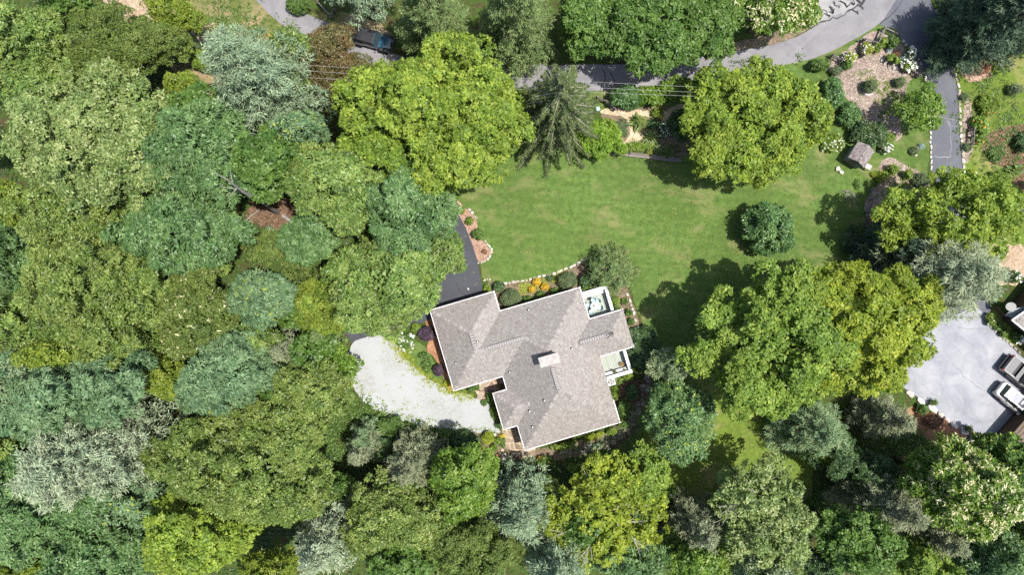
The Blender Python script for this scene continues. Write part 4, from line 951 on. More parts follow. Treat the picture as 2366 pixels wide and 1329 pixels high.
NTRI = [0]; CNT = {}
def broadleaf(name, label, cat, px, py, rx, ry, h, kind, seed, lobes=7, zc=None, rz=None, bark=None, blossom=None, nbl=0, bare=0, group=None, low=-0.35, cover=1.0):
    """px, py, rx, ry: the crown as the photo shows it; h: height of the tree in metres"""
    rs = np.random.RandomState(seed); rr = random.Random(seed)
    zc = zc if zc is not None else h * 0.62; rz = rz if rz is not None else h - zc
    c = G(px, py, zc); k = (H - zc) / F; ax, ay = rx * k * .94, ry * k * .94
    t = empty(name, (c.x, c.y, 0), 0, label, cat, group)
    L = []
    if lobes <= 1: L.append((0, 0, zc, ax, ay, rz))
    else:
        L.append((0, 0, zc + rz * .10, ax * .60, ay * .60, rz * .90))
        for i in range(lobes - 1):
            a = 2 * math.pi * (i + rr.uniform(-.42, .42)) / (lobes - 1); f = rr.uniform(.48, .76); s = rr.uniform(.25, .48)
            L.append((math.cos(a) * ax * f, math.sin(a) * ay * f, zc + rz * rr.uniform(-.28, .30), ax * s, ay * s, rz * s * rr.uniform(1.0, 1.35)))
    if name == 'dark_tree': cover *= 1.12
    spc = dict(SPEC[kind]); spc['space'] *= cover
    Q, T, CC, CO = crown_np(L, spc, rs, low)
    cr = leaves_obj('crown', Q, T, spc['mat'], t); NTRI[0] += len(Q); CNT[name] = CNT.get(name, 0) + len(Q)
    if h > 2.2:
        bm_ = bark or BARK; m = MB(); r0 = max(.07, h * .018)
        top = Vector((rr.uniform(-.3, .3), rr.uniform(-.3, .3), zc)); m.tube([Vector((0, 0, -.1)), Vector((rr.uniform(-.15, .15), rr.uniform(-.15, .15), h * .25)), top], [r0 * 1.25, r0, r0 * .55], 8)
        tr = m.build('trunk', bm_, t, True)
        for l in L[1:] if len(L) > 1 else []:
            s = Vector((0, 0, h * rr.uniform(.22, .42))); e = Vector((l[0], l[1], l[2] + l[5] * .25)); mid = (s + e) / 2 + Vector((0, 0, -h * .03)) + Vector((l[0], l[1], 0)) * .15
            P = bez(s, mid, e, 5); m = MB(); m.tube(P, [r0 * .5, r0 * .42, r0 * .32, r0 * .22, r0 * .10], 6)
            for q in range(3):
                j = rr.randrange(1, 4); d = Vector((rr.uniform(-1, 1), rr.uniform(-1, 1), rr.uniform(.1, .8))).normalized() * l[3] * rr.uniform(.5, .9)
                m.tube([P[j], P[j] + d * .5 + Vector((0, 0, .1)), P[j] + d], [r0 * .2, r0 * .13, r0 * .05], 5)
            m.build('limb', bm_, t, True)
    for q in range(bare):                               # pale leafless limbs lying over the crown
        i = rr.randrange(len(CC)); p = Vector(CC[i]); o = Vector(CO[i]); s = Vector((p.x * .45, p.y * .45, p.z - rz * .15)); e = p + o * .45
        d = (e - s); P = [s, s + d * .5 + Vector((rr.uniform(-.4, .4), rr.uniform(-.4, .4), .5)), e]
        m = MB(); m.tube(P, [.09, .055, .015], 5)
        for w in range(4):
            b0 = P[1].lerp(P[2], rr.uniform(-.6, .8)) if w else P[1]; dd = Vector((d.x + rr.uniform(-1.6, 1.6), d.y + rr.uniform(-1.6, 1.6), rr.uniform(-.2, .9))).normalized() * rr.uniform(.9, 2.2)
            m.tube([b0, b0 + dd * .6 + Vector((0, 0, .08)), b0 + dd], [.03, .02, .007], 4)
        m.build('bare_branch', BARKW if bark is None else bark, t)
    if blossom is not None:
        up_ = CO[:, 2] > 0.05; B = CC[up_]; BO = CO[up_]; i = rs.choice(len(B), nbl)
        bm2, bl, bw, bn = blossom
        P = B[i] + unit(BO[i] + rs.normal(size=(nbl, 3)) * .5) * spc['rc'] * rs.uniform(.75, 1.08, nbl)[:, None]
        P = np.repeat(P, bn, 0); M = len(P)
        A = unit(rs.normal(size=(M, 3)) + np.repeat(BO[i], bn, 0) * .6); Nn = unit(rs.normal(size=(M, 3)) * .6 + np.array([0, 0, 1.0]))
        Q = leaf_quads(P, Nn, A, bl * rs.uniform(.6, 1.3, M), bw * rs.uniform(.7, 1.3, M), .1)
        o = leaves_obj('blossom', Q, rs.uniform(0, 1, M), bm2, t); NTRI[0] += len(Q); CNT[name] = CNT.get(name, 0) + len(Q)
    return t

CON = {
 'pine':    dict(mat=LEAFMAT('white_pine_needle', (0.08, 0.128, 0.076), (0.142, 0.21, 0.128), (0.232, 0.305, 0.195), .16, .55, .3), L=.36, W=.085, n=30, tuft=.52, up=.6, lat=.30, rise=.12, step=.66, out=.62),
 'pine_p':  dict(mat=LEAFMAT('pale_pine_needle', (0.108, 0.155, 0.096), (0.188, 0.245, 0.156), (0.285, 0.338, 0.236), .16, .55, .3), L=.36, W=.085, n=30, tuft=.52, up=.6, lat=.30, rise=.12, step=.66, out=.62),
 'pine_g':  dict(mat=LEAFMAT('grey_pine_needle', (.098,.140,.086), (.180,.230,.145), (.275,.320,.215), .16, .55, .3), L=.42, W=.075, n=28, tuft=.48, up=.55, lat=.28, rise=.16, step=.58, out=.65),
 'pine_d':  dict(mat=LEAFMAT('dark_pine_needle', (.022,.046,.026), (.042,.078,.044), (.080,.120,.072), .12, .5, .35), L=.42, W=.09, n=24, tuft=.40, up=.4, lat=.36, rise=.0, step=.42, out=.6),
 'hemlock': dict(mat=LEAFMAT('hemlock_needle', (0.052, 0.09, 0.028), (0.098, 0.152, 0.05), (0.158, 0.212, 0.085), .14, .55, .3), L=.26, W=.065, n=20, tuft=.30, up=.25, lat=.30, rise=-.22, step=.34, out=.85),
 'hem_g':   dict(mat=LEAFMAT('grey_hemlock_needle', (0.08, 0.104, 0.058), (0.145, 0.178, 0.1), (0.225, 0.255, 0.16), .14, .55, .3), L=.26, W=.065, n=20, tuft=.30, up=.35, lat=.30, rise=-.12, step=.34, out=.8),
 'hem_b':   dict(mat=LEAFMAT('blue_hemlock_needle', (0.066, 0.115, 0.054), (0.12, 0.192, 0.092), (0.185, 0.255, 0.14), .14, .55, .3), L=.26, W=.06, n=26, tuft=.32, up=.25, lat=.34, rise=-.18, step=.36, out=.85),
 'spruce':  dict(mat=LEAFMAT('spruce_needle', (.036,.060,.020), (.068,.100,.034), (.110,.146,.054), .12, .55, .3), L=.24, W=.065, n=19, tuft=.17, up=.1, lat=.08, rise=-.30, step=.22, out=.80),
}
def conifer(name, label, px, py, R, h, kind, seed, z0=0.12, whorls=None, per=6, bark=None, shape=0.75, group=None, spine=False, zc=.45, topR=0.0, sq=1.0):
    """whorled branches carrying needle tufts; px, py, R: the crown in the photo"""
    rs = np.random.RandomState(seed); rr = random.Random(seed); S = CON[kind]
    c = G(px, py, h * zc); k = (H - h * zc) / F; Rm = R * k
    t = empty(name, (c.x, c.y, 0), 0, label, 'tree', group)
    NW = whorls or max(6, int(h * (1 - z0) / .85)); C = []; D = []; BR = MB(); limbs = []
    for w in range(NW):
        f = w / (NW - 1); z = h * (z0 + (1 - z0) * f * .985); Lb = Rm * (topR + (1 - topR) * (1 - f) ** shape) * (1.0 if f < .97 else .7)
        nb = max(3, int(per * (1.0 if f < .8 else .7))); a0 = rr.uniform(0, 6.28)
        for b in range(nb):
            a = a0 + 6.283 * b / nb + rr.uniform(-.22, .22); l = max(.35, Lb * rr.uniform(.72, 1.14)); di = Vector((math.cos(a), math.sin(a) * sq, 0))
            ris = S['rise'] + .45 * f * (1 if S['rise'] > -.3 else .5)
            s = Vector((0, 0, z)); e = s + di * l + Vector((0, 0, ris * l)); mid = s + di * l * .5 + Vector((0, 0, (ris * .5 + (.10 if S['rise'] < 0 else -.06)) * l))
            P = bez(s, mid, e, 5); limbs.append((P, l))
            n = max(2, int(l * S['out'] / S['step'])); lat = np.array([-di.y, di.x, 0])
            for i in range(n + 1):
                u = 1 - S['out'] * (1 - i / n) if n else 1
                j = min(3, int(u * 4)); q = P[j].lerp(P[j + 1], u * 4 - j); q = np.array(q)
                wdt = S['lat'] * l * (1.25 - u) if u > .25 else S['lat'] * l
                m = max(1, int(2 * wdt / S['step']))
                for x in range(m + 1):
                    o = (x / m - .5) * 2 * wdt if m else 0
                    C.append(q + lat * (o + rr.uniform(-.12, .12)) + np.array([0, 0, -abs(o) * .22 * (1 if S['rise'] < 0 else -.4) + rr.uniform(-.12, .12)]))
                    dv = np.array(di) + lat * (o / max(.3, l)) * 1.6 + np.array([0, 0, S['up']]); D.append(dv)
    # leader
    for i in range(4): C.append(np.array([0, 0, h - .3 + i * .12])); D.append(np.array([0, 0, 1.0]))
    C = np.array(C); D = unit(np.array(D)); n = S['n']; K = len(C); idx = np.repeat(np.arange(K), n); M = len(idx)
    sz = rs.uniform(.75, 1.25, K)[idx]; ct = rs.uniform(0, 1, K)
    A = unit(D[idx] * .75 + rs.normal(size=(M, 3)) * .62)
    P = C[idx] + A * (S['tuft'] * .25) * sz[:, None] + rs.normal(size=(M, 3)) * S['tuft'] * .30
    Nn = unit(rs.normal(size=(M, 3)) * .7 + np.array([0, 0, 1.0]))
    Q = leaf_quads(P, Nn, A, S['L'] * sz * rs.uniform(.7, 1.2, M), S['W'] * rs.uniform(.8, 1.3, M), .04, .5)
    T = np.clip(.5 + (ct[idx] - .5) * .5 + rs.normal(size=M) * .17, 0, 1)
    leaves_obj('crown', Q, T, S['mat'], t); NTRI[0] += len(Q); CNT[name] = CNT.get(name, 0) + len(Q)
    m = MB(); r0 = max(.08, h * .014); m.tube([(0, 0, -.1), (0, 0, h * .5), (0, 0, h)], [r0 * 1.2, r0 * .7, .02], 8); m.build('trunk', bark or BARK, t, True)
    for P, l in limbs: BR.tube(P, [.05 + .012 * l, .04 + .008 * l, .03 + .006 * l, .025, .012], 4, caps=False)
    o = BR.build('branches', (BARKG if spine else (bark or BARK)), t, True); o['kind'] = 'stuff'
    if spine:                                             # bare pale branch spines lie on top of the sprays
        m = MB()
        for P, l in limbs:
            if rr.random() < .55: m.tube([p + Vector((0, 0, .10)) for p in P[1:]], [.055, .045, .035, .018], 4, caps=False)
        o = m.build('bare_spines', SPINE, t, True); o['kind'] = 'stuff'
    return t
SPINE = mat_var('lichen_branch', (0.22, 0.21, 0.15), (0.36, 0.34, 0.26), 6.0, 0.9, 0.3)

def shrub(label, px, py, R, h, kind, seed, name='shrub', cat='shrub', ry=None, lobes=1, group=None, blossom=None, nbl=0, rot=0.0, zmin=-0.2):
    rs = np.random.RandomState(seed); rr = random.Random(seed); k = (H - h * .5) / F; c = G(px, py, h * .5); a, b = R * k, (ry or R) * k; q_ = SPEC[kind]['rc'] * .85 + SPEC[kind]['L'] * .4; a, b = max(a - q_, a * .5), max(b - q_, b * .5)
    o0 = empty(name, (c.x, c.y, 0), rot, label, cat, group) if blossom is not None else None
    L = [(0, 0, h * .42, a, b, h * .58)]
    if lobes == 1 and kind in ('shrub', 'shrub_l', 'shrub_d', 'juniper', 'lime', 'bright', 'yellow') and 'clipped' not in label and 'cone' not in label: lobes = 4
    if lobes > 1:
        L = []
        for i in range(lobes):
            an = 6.283 * i / lobes + rr.uniform(-.4, .4); f = rr.uniform(.35, .6); s = rr.uniform(.42, .6)
            L.append((math.cos(an) * a * f, math.sin(an) * b * f, h * rr.uniform(.35, .5), a * s, b * s, h * rr.uniform(.45, .58)))
        L.append((0, 0, h * .42, a * .55, b * .55, h * .56))
    Q, T, CC, CO = crown_np(L, SPEC[kind], rs, zmin); NTRI[0] += len(Q); CNT[name] = CNT.get(name, 0) + len(Q)
    o = leaves_obj('foliage' if o0 else name, Q, T, SPEC[kind]['mat'], o0)
    if o0 is None:
        o.location = (c.x, c.y, 0); o.rotation_euler = (0, 0, rot); tag(o, label, cat, group)
    else:
        bm2, bl, bw, bn = blossom; i = rs.choice(len(CC), nbl)
        P = CC[i] + unit(CO[i] + rs.normal(size=(nbl, 3)) * .4 + np.array([0, 0, .5])) * SPEC[kind]['rc'] * rs.uniform(.9, 1.15, nbl)[:, None]
        P = np.repeat(P, bn, 0); M = len(P); P = P + rs.normal(size=(M, 3)) * bl * .25
        Q = leaf_quads(P, unit(rs.normal(size=(M, 3)) * .6 + np.array([0, 0, 1.0])), rs.normal(size=(M, 3)), bl * rs.uniform(.6, 1.3, M), bw * rs.uniform(.7, 1.3, M), .1)
        leaves_obj('blossom', Q, rs.uniform(0, 1, M), bm2, o0); NTRI[0] += len(Q); CNT[name] = CNT.get(name, 0) + len(Q)
    return o0 or o
# ------------------------------------------------------------------ the trees, one by one
WG = 'woodland trees around the house and lawn'
TAS = (CREAM, .26, .09, 4)
T_ = [
 # name, label, px, py, rx, ry, h, kind, extra
 ('maple_tree', 'huge yellow-green maple between the road and the main lawn, left of the spruce', 988, 292, 205, 172, 17, 'maple', dict(lobes=11)),
 ('maple_tree', 'round yellow-green maple at the north end of the lawn, below the curve of the road', 1735, 287, 172, 152, 9, 'maple', dict(lobes=10)),
 ('maple_tree', 'big green maple east of the house, greener left one of a pair', 1782, 792, 196, 162, 14, 'maple_g', dict(lobes=10)),
 ('maple_tree', 'golden yellow-green maple behind the greener one, reaching to the parking pad', 1980, 732, 176, 150, 14, 'maple_o', dict(lobes=10)),
 ('maple_tree', 'thin-crowned yellow-green maple hanging over the right-hand driveway', 2195, 495, 172, 100, 11, 'maple', dict(lobes=8, cover=1.35)),
 ('maple_tree', 'large mid-green maple hanging over the top of the road', 1535, 50, 158, 106, 8.5, 'maple_d', dict(lobes=10)),
 ('maple_tree', 'darker green tree at the top edge between the hemlocks and the large road maple', 1345, 52, 58, 74, 9, 'maple_d', dict(lobes=6)),
 ('tasselled_tree', 'pale cream-tipped tree at the top edge above the road bend', 1775, 20, 105, 68, 9, 'bright', dict(lobes=7, blossom=TAS, nbl=900)),
 ('maple_tree', 'yellow-green tree standing alone on the tan slope at the top left', 405, 30, 62, 50, 8, 'yellow', dict(lobes=5)),
 ('maple_tree', 'wide pale silvery-green maple, largest crown of the upper left woods', 235, 318, 192, 152, 18, 'pale', dict(lobes=11)),
 ('olive_tree', 'broad fine-leaved olive green tree beside the straw slope at the top left', 275, 110, 132, 82, 11, 'feather', dict(lobes=6)),
 ('dark_tree', 'dark green tree in the top left corner', 70, 95, 85, 85, 13, 'oak_g', dict(lobes=6)),
 ('dark_tree', 'dark green tree on the top edge left of the straw slope', 160, 12, 75, 45, 11, 'maple_d', dict(lobes=5)),
 ('olive_tree', 'green tree with browning tips at the left edge below the top left corner', 85, 225, 95, 75, 13, 'oak_g', dict(lobes=6)),
 ('small_tree', 'small yellowish tree squeezed between the pale maple and the blue pine', 432, 208, 42, 32, 9, 'yellow', dict(lobes=4)),
 ('oak_tree', 'dark grey-green oak between the pale maple and the leaning dead trunk', 480, 352, 100, 105, 17, 'oak', dict(lobes=8)),
 ('oak_tree', 'glossy dark oak left of the bare brown clearing in the woods', 435, 545, 125, 88, 17, 'oak', dict(lobes=8)),
 ('ash_tree', 'bright mid-green tree right of the leaning dead trunk', 640, 375, 82, 88, 16, 'maple_d', dict(lobes=7)),
 ('locust_tree', 'blue-green locust with lime tips below the big blue pine', 705, 312, 58, 42, 15, 'locust', dict(lobes=5, blossom=(LIMETIP, .30, .12, 4), nbl=90)),
 ('oak_tree', 'light green oak crown between the yellow maple and the brown clearing', 775, 430, 105, 95, 17, 'oak_g', dict(lobes=8)),
 ('oak_tree', 'dark blue-green oak hanging over the middle of the house driveway', 945, 492, 102, 116, 15, 'oak', dict(lobes=9)),
 ('oak_tree', 'dark oak at the right edge of the brown clearing with bare white twigs', 725, 545, 62, 70, 12, 'oak', dict(lobes=5)),
 ('oak_tree', 'wide green oak with golden tips beside the garage end of the house', 892, 655, 134, 106, 14, 'oak_g', dict(lobes=10)),
 ('oak_tree', 'green oak lobe hanging over the driveway next to the garage doors', 1024, 590, 60, 54, 12, 'oak_g', dict(lobes=5)),
 ('oak_tree', 'huge olive oak in the middle of the left woods', 235, 675, 165, 152, 17, 'oak_o', dict(lobes=11)),
 ('oak_tree', 'olive green oak above the huge olive oak, near the left edge', 170, 510, 115, 75, 16, 'oak_o', dict(lobes=6)),
 ('yellow_tree', 'yellowish fine-leaved tree at the left edge, mid-height', 50, 468, 58, 52, 15, 'yellow', dict(lobes=4)),
 ('dark_tree', 'dark green tree at the left edge beside the olive oaks', 28, 600, 45, 90, 14, 'oak', dict(lobes=5)),
 ('dark_tree', 'shaded green tree at the left edge below the olive oaks', 55, 735, 75, 80, 15, 'oak_g', dict(lobes=6)),
 ('sourwood_tree', 'tree covered in cream flower tassels in the left woods', 465, 735, 95, 115, 12, 'feather', dict(lobes=7, blossom=TAS, nbl=260)),
 ('locust_tree', 'round blue-green locust with lime tips in the middle of the left woods', 612, 682, 76, 64, 12, 'locust', dict(lobes=6, blossom=(LIMETIP, .34, .12, 4), nbl=60)),
 ('locust_tree', 'broad blue-green locust right of the cream-tasselled tree', 545, 865, 112, 92, 14, 'locust', dict(lobes=8, bark=BARKG)),
 ('locust_tree', 'large pale blue-green locust at the left edge, lower woods', 175, 905, 165, 98, 18, 'locust', dict(lobes=9)),
 ('silver_tree', 'silvery pale tree between the lower left locust and the bright yellow crown', 120, 880, 70, 62, 18, 'silver', dict(lobes=5)),
 ('bright_tree', 'bright yellow-green crown beside the big bare twigs at the left', 160, 812, 62, 38, 17, 'yellow', dict(lobes=4)),
 ('locust_tree', 'blue-green locust with lime tips beside the palest pine, lower left', 325, 1140, 66, 66, 12, 'locust', dict(lobes=5, blossom=(LIMETIP, .36, .13, 4), nbl=60)),
 ('oak_tree', 'dark grey-green oak filling the lower left corner', 115, 1150, 150, 115, 17, 'oak', dict(lobes=10)),
 ('oak_tree', 'grey-green oak on the bottom edge left of the yellow maple', 230, 1280, 110, 80, 15, 'oak', dict(lobes=7)),
 ('yellow_tree', 'yellow-green tree in the bottom left corner', 60, 1310, 80, 45, 14, 'yellow', dict(lobes=5)),
 ('bright_tree', 'bright olive-yellow bush crown above the lower blue locust', 390, 868, 62, 48, 11, 'yellow', dict(lobes=4)),
 ('beech_tree', 'very wide olive beech in the lower woods left of the gravel drive', 590, 1070, 215, 118, 15, 'oak_o', dict(lobes=12)),
 ('beech_tree', 'olive green tree at the upper end of the wide olive beech, beside the gravel', 720, 905, 92, 90, 11, 'oak_o', dict(lobes=6)),
 ('maple_tree', 'yellow-green maple on the bottom edge left of the blue spruce-like pine', 475, 1235, 118, 98, 16, 'maple', dict(lobes=8)),
 ('yellow_tree', 'mustard green tree on the bottom edge below the blue spruce-like pine', 640, 1310, 75, 45, 13, 'yellow', dict(lobes=4)),
 ('beech_tree', 'olive tree between the blue spruce-like pine and the bright green tree', 905, 1195, 115, 90, 13, 'oak_o', dict(lobes=8)),
 ('bright_tree', 'bright green glossy tree below the patio', 1065, 1110, 72, 92, 12, 'bright', dict(lobes=7)),
 ('olive_tree', 'olive fine-leaved tree on the bottom edge left of the lowest pale pine', 1095, 1268, 105, 72, 13, 'feather', dict(lobes=7)),
 ('dark_tree', 'green tree on the bottom edge right of the blue spruce-like pine', 930, 1290, 90, 55, 12, 'maple_d', dict(lobes=6)),
 ('birch_tree', 'thin yellow-green tree with bare white limbs south of the house', 1388, 1184, 134, 122, 10, 'maple_o', dict(lobes=9, bare=14, cover=1.55)),
 ('maple_tree', 'yellow-green tree between the house path and the birch at the bottom', 1492, 1092, 78, 74, 7, 'maple_g', dict(lobes=7, cover=1.15)),
 ('tulip_tree', 'green tree with yellow tufts beside the stepping stone walk', 1570, 978, 82, 96, 8.5, 'oak', dict(lobes=8, blossom=(LIMETIP, .26, .16, 4), nbl=110)),
 ('silver_tree', 'small pale grey-green tree where the stone walk meets the shaded lawn', 1552, 848, 52, 40, 7, 'silver', dict(lobes=5)),
 ('walnut_tree', 'feathery green tree with white limbs standing in the lower meadow', 1748, 1130, 108, 74, 12, 'pale', dict(lobes=8, bare=12, cover=1.6)),
 ('walnut_tree', 'feathery green tree on the bottom edge over the pale shed roof', 1775, 1230, 100, 85, 12, 'pale', dict(lobes=7, cover=1.35)),
 ('bright_tree', 'vivid green tree on the bottom edge, left of the pale shed roof', 1610, 1290, 85, 55, 9, 'bright', dict(lobes=5)),
 ('dark_tree', 'blue-green tree on the bottom edge, below the pale shed roof', 1740, 1310, 70, 50, 11, 'silver', dict(lobes=5)),
 ('ash_tree', 'green tree in the lower right woods left of the shaggy grey hemlock', 1965, 1245, 95, 95, 13, 'maple_d', dict(lobes=8)),
 ('chestnut_tree', 'cream-tasselled chestnut in the lower right woods', 2205, 1120, 120, 105, 15, 'bright', dict(lobes=9, blossom=TAS, nbl=1900)),
 ('dark_tree', 'deep green tree with yellow tips at the bottom right beside the garage', 2310, 1068, 88, 72, 12, 'maple_d', dict(lobes=6, blossom=(LIMETIP, .24, .16, 3), nbl=260)),
 ('dark_tree', 'blue-green tree in the bottom right corner', 2275, 1275, 90, 75, 14, 'oak', dict(lobes=6)),
 ('olive_tree', 'olive green tree on the bottom edge under the shaggy grey hemlock', 2110, 1295, 85, 50, 12, 'maple_g', dict(lobes=5)),
 ('olive_tree', 'green tree at the right edge below the cream-tasselled chestnut', 2350, 1185, 55, 70, 12, 'oak_g', dict(lobes=5)),
 ('dark_tree', 'dark understorey tree in the shade below the golden maple', 1935, 1055, 70, 60, 7, 'shrub_d', dict(lobes=5, cover=1.4)),
 ('bushy_tree', 'small tree with lime leaves at the lower edge of the meadow', 1905, 1040, 42, 40, 6, 'yellow', dict(lobes=4)),
 ('dark_tree', 'low dark tree in the deep shade right of the meadow', 2010, 1090, 70, 55, 7, 'shrub_d', dict(lobes=5, cover=1.3)),
 ('small_tree', 'young light green tree leaning over the edge of the right-hand driveway', 2122, 250, 62, 50, 5.5, 'bright', dict(lobes=5, cover=1.15)),
 ('bronze_tree', 'bronze-tinted green tree beside the parked blue off-roader', 768, 140, 98, 76, 8, 'red', dict(lobes=7)),
 ('bronze_tree', 'low reddish-green tree crown under the power lines', 775, 200, 60, 40, 6, 'red', dict(lobes=4)),
 ('holly_tree', 'small dark holly-like tree standing alone on the lawn', 1772, 528, 62, 54, 4.4, 'holly', dict(lobes=11, zc=2.1, rz=2.2, low=-.5, cover=1.2)),
 ('bright_tree', 'bright green bush tree at the gravel drive end of the woods', 762, 838, 68, 46, 7, 'bright', dict(lobes=5)),
 ('yellow_tree', 'speckled yellow-green thicket tree between the round locust and the garage oak', 752, 712, 80, 78, 8, 'yellow', dict(lobes=6)),
 ('olive_tree', 'fine olive green thicket in the hollow below the brown clearing', 625, 570, 62, 50, 4, 'feather', dict(lobes=4, cover=1.2)),
 ('olive_tree', 'fine green thicket between the hollow and the speckled thicket tree', 690, 630, 55, 35, 4, 'feather', dict(lobes=4, cover=1.2)),
 ('yellow_tree', 'lime shrub tree at the right rim of the brown clearing', 706, 575, 38, 30, 5, 'yellow', dict(lobes=4)),
 ('green_tree', 'mid-green tree at the left edge between the locust and the corner oak', 20, 1010, 60, 70, 15, 'oak_g', dict(lobes=5)),
 ('dark_tree', 'shaded dark tree behind the round locust and the cream-tasselled tree', 600, 790, 70, 45, 9, 'oak_g', dict(lobes=5)),
 ('dark_tree', 'dark tree left of the lower end of the gravel drive', 610, 940, 80, 50, 9, 'oak_o', dict(lobes=5)),
 ('dark_tree', 'deep green tree right behind the big blue pine', 460, 260, 60, 55, 12, 'maple_d', dict(lobes=5)),
 ('dark_tree', 'dark tree between the two olive oaks and the glossy oak', 330, 560, 60, 70, 12, 'oak', dict(lobes=5)),
 ('dark_tree', 'shaded tree between the huge olive oak and the cream-tasselled tree', 350, 760, 55, 65, 10, 'oak_g', dict(lobes=5)),
 ('dark_tree', 'shaded tree between the corner oak and the yellow maple', 345, 1240, 50, 70, 11, 'oak', dict(lobes=5)),
 ('dark_tree', 'dark tree filling the gap under the bright green glossy tree', 1000, 1215, 60, 50, 9, 'oak_o', dict(lobes=5)),
 ('dark_tree', 'dark tree filling the gap on the bottom edge right of the lowest pale pine', 1460, 1290, 100, 55, 9, 'oak', dict(lobes=6)),
 ('dark_tree', 'dark tree below the shaggy grey hemlock at the bottom right', 2180, 1240, 60, 60, 10, 'maple_d', dict(lobes=5)),
 ('dark_tree', 'dark tree in the gap between the lower walnut and the green ash', 1880, 1300, 45, 45, 8, 'shrub_d', dict(lobes=4, cover=1.3)),
]
for i, (nm, lb, px, py, rx, ry, h, kd, ex) in enumerate(T_):
    broadleaf(nm, lb, 'tree', px, py, rx, ry, h, kd, 100 + i, group=WG, **ex)

C_ = [
 ('pine_tree', 'big blue-green white pine at the upper left, beside the power lines', 615, 195, 128, 19, 'pine', dict(z0=.15, shape=.62, per=7)),
 ('spruce_tree', 'drooping olive spruce with pale branch spines at the north edge of the lawn', 1287, 250, 124, 17, 'spruce', dict(z0=.10, shape=.6, per=9, spine=True, whorls=13)),
 ('pine_tree', 'pale grey-green pine between the golden maple and the parking pad', 2158, 640, 128, 14, 'pine_g', dict(z0=.15, shape=.55, per=7)),
 ('hemlock_tree', 'olive hemlock on the top edge, left of a pair behind the blue off-roader', 1000, 42, 104, 17, 'hemlock', dict(z0=.1, shape=.6, per=7)),
 ('hemlock_tree', 'grey-olive hemlock on the top edge, right of a pair above the road', 1195, 42, 102, 17, 'hemlock', dict(z0=.1, shape=.6, per=7)),
 ('pine_tree', 'pale blue-green pine on the top edge above the parked off-roader', 835, -30, 74, 14, 'pine', dict(z0=.3, shape=.5)),
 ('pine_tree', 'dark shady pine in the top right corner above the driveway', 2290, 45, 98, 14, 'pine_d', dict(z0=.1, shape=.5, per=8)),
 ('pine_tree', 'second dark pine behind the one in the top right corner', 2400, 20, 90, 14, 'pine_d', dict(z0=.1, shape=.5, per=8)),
 ('pine_tree', 'pale blue-green pine south of the patio', 1208, 1165, 96, 11, 'pine', dict(z0=.12, shape=.6, per=7)),
 ('pine_tree', 'pale blue-green pine at the bottom edge, lowest of the two by the white-limbed tree', 1285, 1290, 80, 13, 'pine', dict(z0=.2, shape=.55, per=7)),
 ('pine_tree', 'spiky pale blue-green pine on the bottom edge', 772, 1232, 95, 15, 'pine_p', dict(z0=.12, shape=.8, per=7)),
 ('pine_tree', 'palest whitish-green pine in the lower left woods', 262, 1034, 132, 20, 'pine_p', dict(z0=.3, shape=.5, per=8)),
 ('hemlock_tree', 'grey-brown hemlock at the lower edge of the gravel drive', 958, 1070, 78, 11, 'hem_g', dict(z0=.1, shape=.5, per=7)),
 ('hemlock_tree', 'blue-green hemlock below the big green maple', 1872, 992, 98, 9, 'hem_b', dict(z0=.1, shape=.5, per=7, sq=.75)),
 ('hemlock_tree', 'dull green hemlock left of the parking pad boulders', 2044, 962, 62, 8, 'hem_g', dict(z0=.1, shape=.5, per=7)),
 ('hemlock_tree', 'shaggy grey-olive hemlock in the lower right woods', 2030, 1150, 88, 13, 'hem_g', dict(z0=.1, shape=.55, per=7)),
 ('hemlock_tree', 'second shaggy hemlock beside the cream-tasselled chestnut', 2125, 1215, 72, 12, 'hem_g', dict(z0=.1, shape=.5, per=7)),
 ('hemlock_tree', 'grey fuzzy hemlock on the bottom edge right of the white-limbed tree', 1610, 1215, 68, 9, 'hem_g', dict(z0=.1, shape=.5, per=6)),
 ('juniper_tree', 'round olive cedar at the north-east corner of the house', 1412, 624, 66, 4.2, 'hemlock', dict(z0=.08, shape=.35, per=9, whorls=7)),
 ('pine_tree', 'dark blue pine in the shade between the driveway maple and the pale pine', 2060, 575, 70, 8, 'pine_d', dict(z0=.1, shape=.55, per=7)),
 ('cedar_tree', 'small pinkish-olive cedar among the trees left of the gravel drive, upper one', 680, 805, 52, 9, 'hem_g', dict(z0=.2, shape=.5, per=6)),
 ('cedar_tree', 'small feathery cedar at the lower rim of the gravel drive', 842, 1035, 40, 8, 'hem_g', dict(z0=.2, shape=.5, per=6)),
 ('cedar_tree', 'olive cedar between the garage oak and the gravel drive corner', 752, 772, 42, 7, 'hemlock', dict(z0=.2, shape=.5, per=6)),
 ('hemlock_tree', 'dark young hemlock at the lower gravel edge left of the grey-brown one', 846, 1008, 38, 6, 'hem_b', dict(z0=.1, shape=.5, per=6)),
]
for i, (nm, lb, px, py, R, h, kd, ex) in enumerate(C_):
    conifer(nm, lb, px, py, R, h, kd, 300 + i, group=WG, **ex)

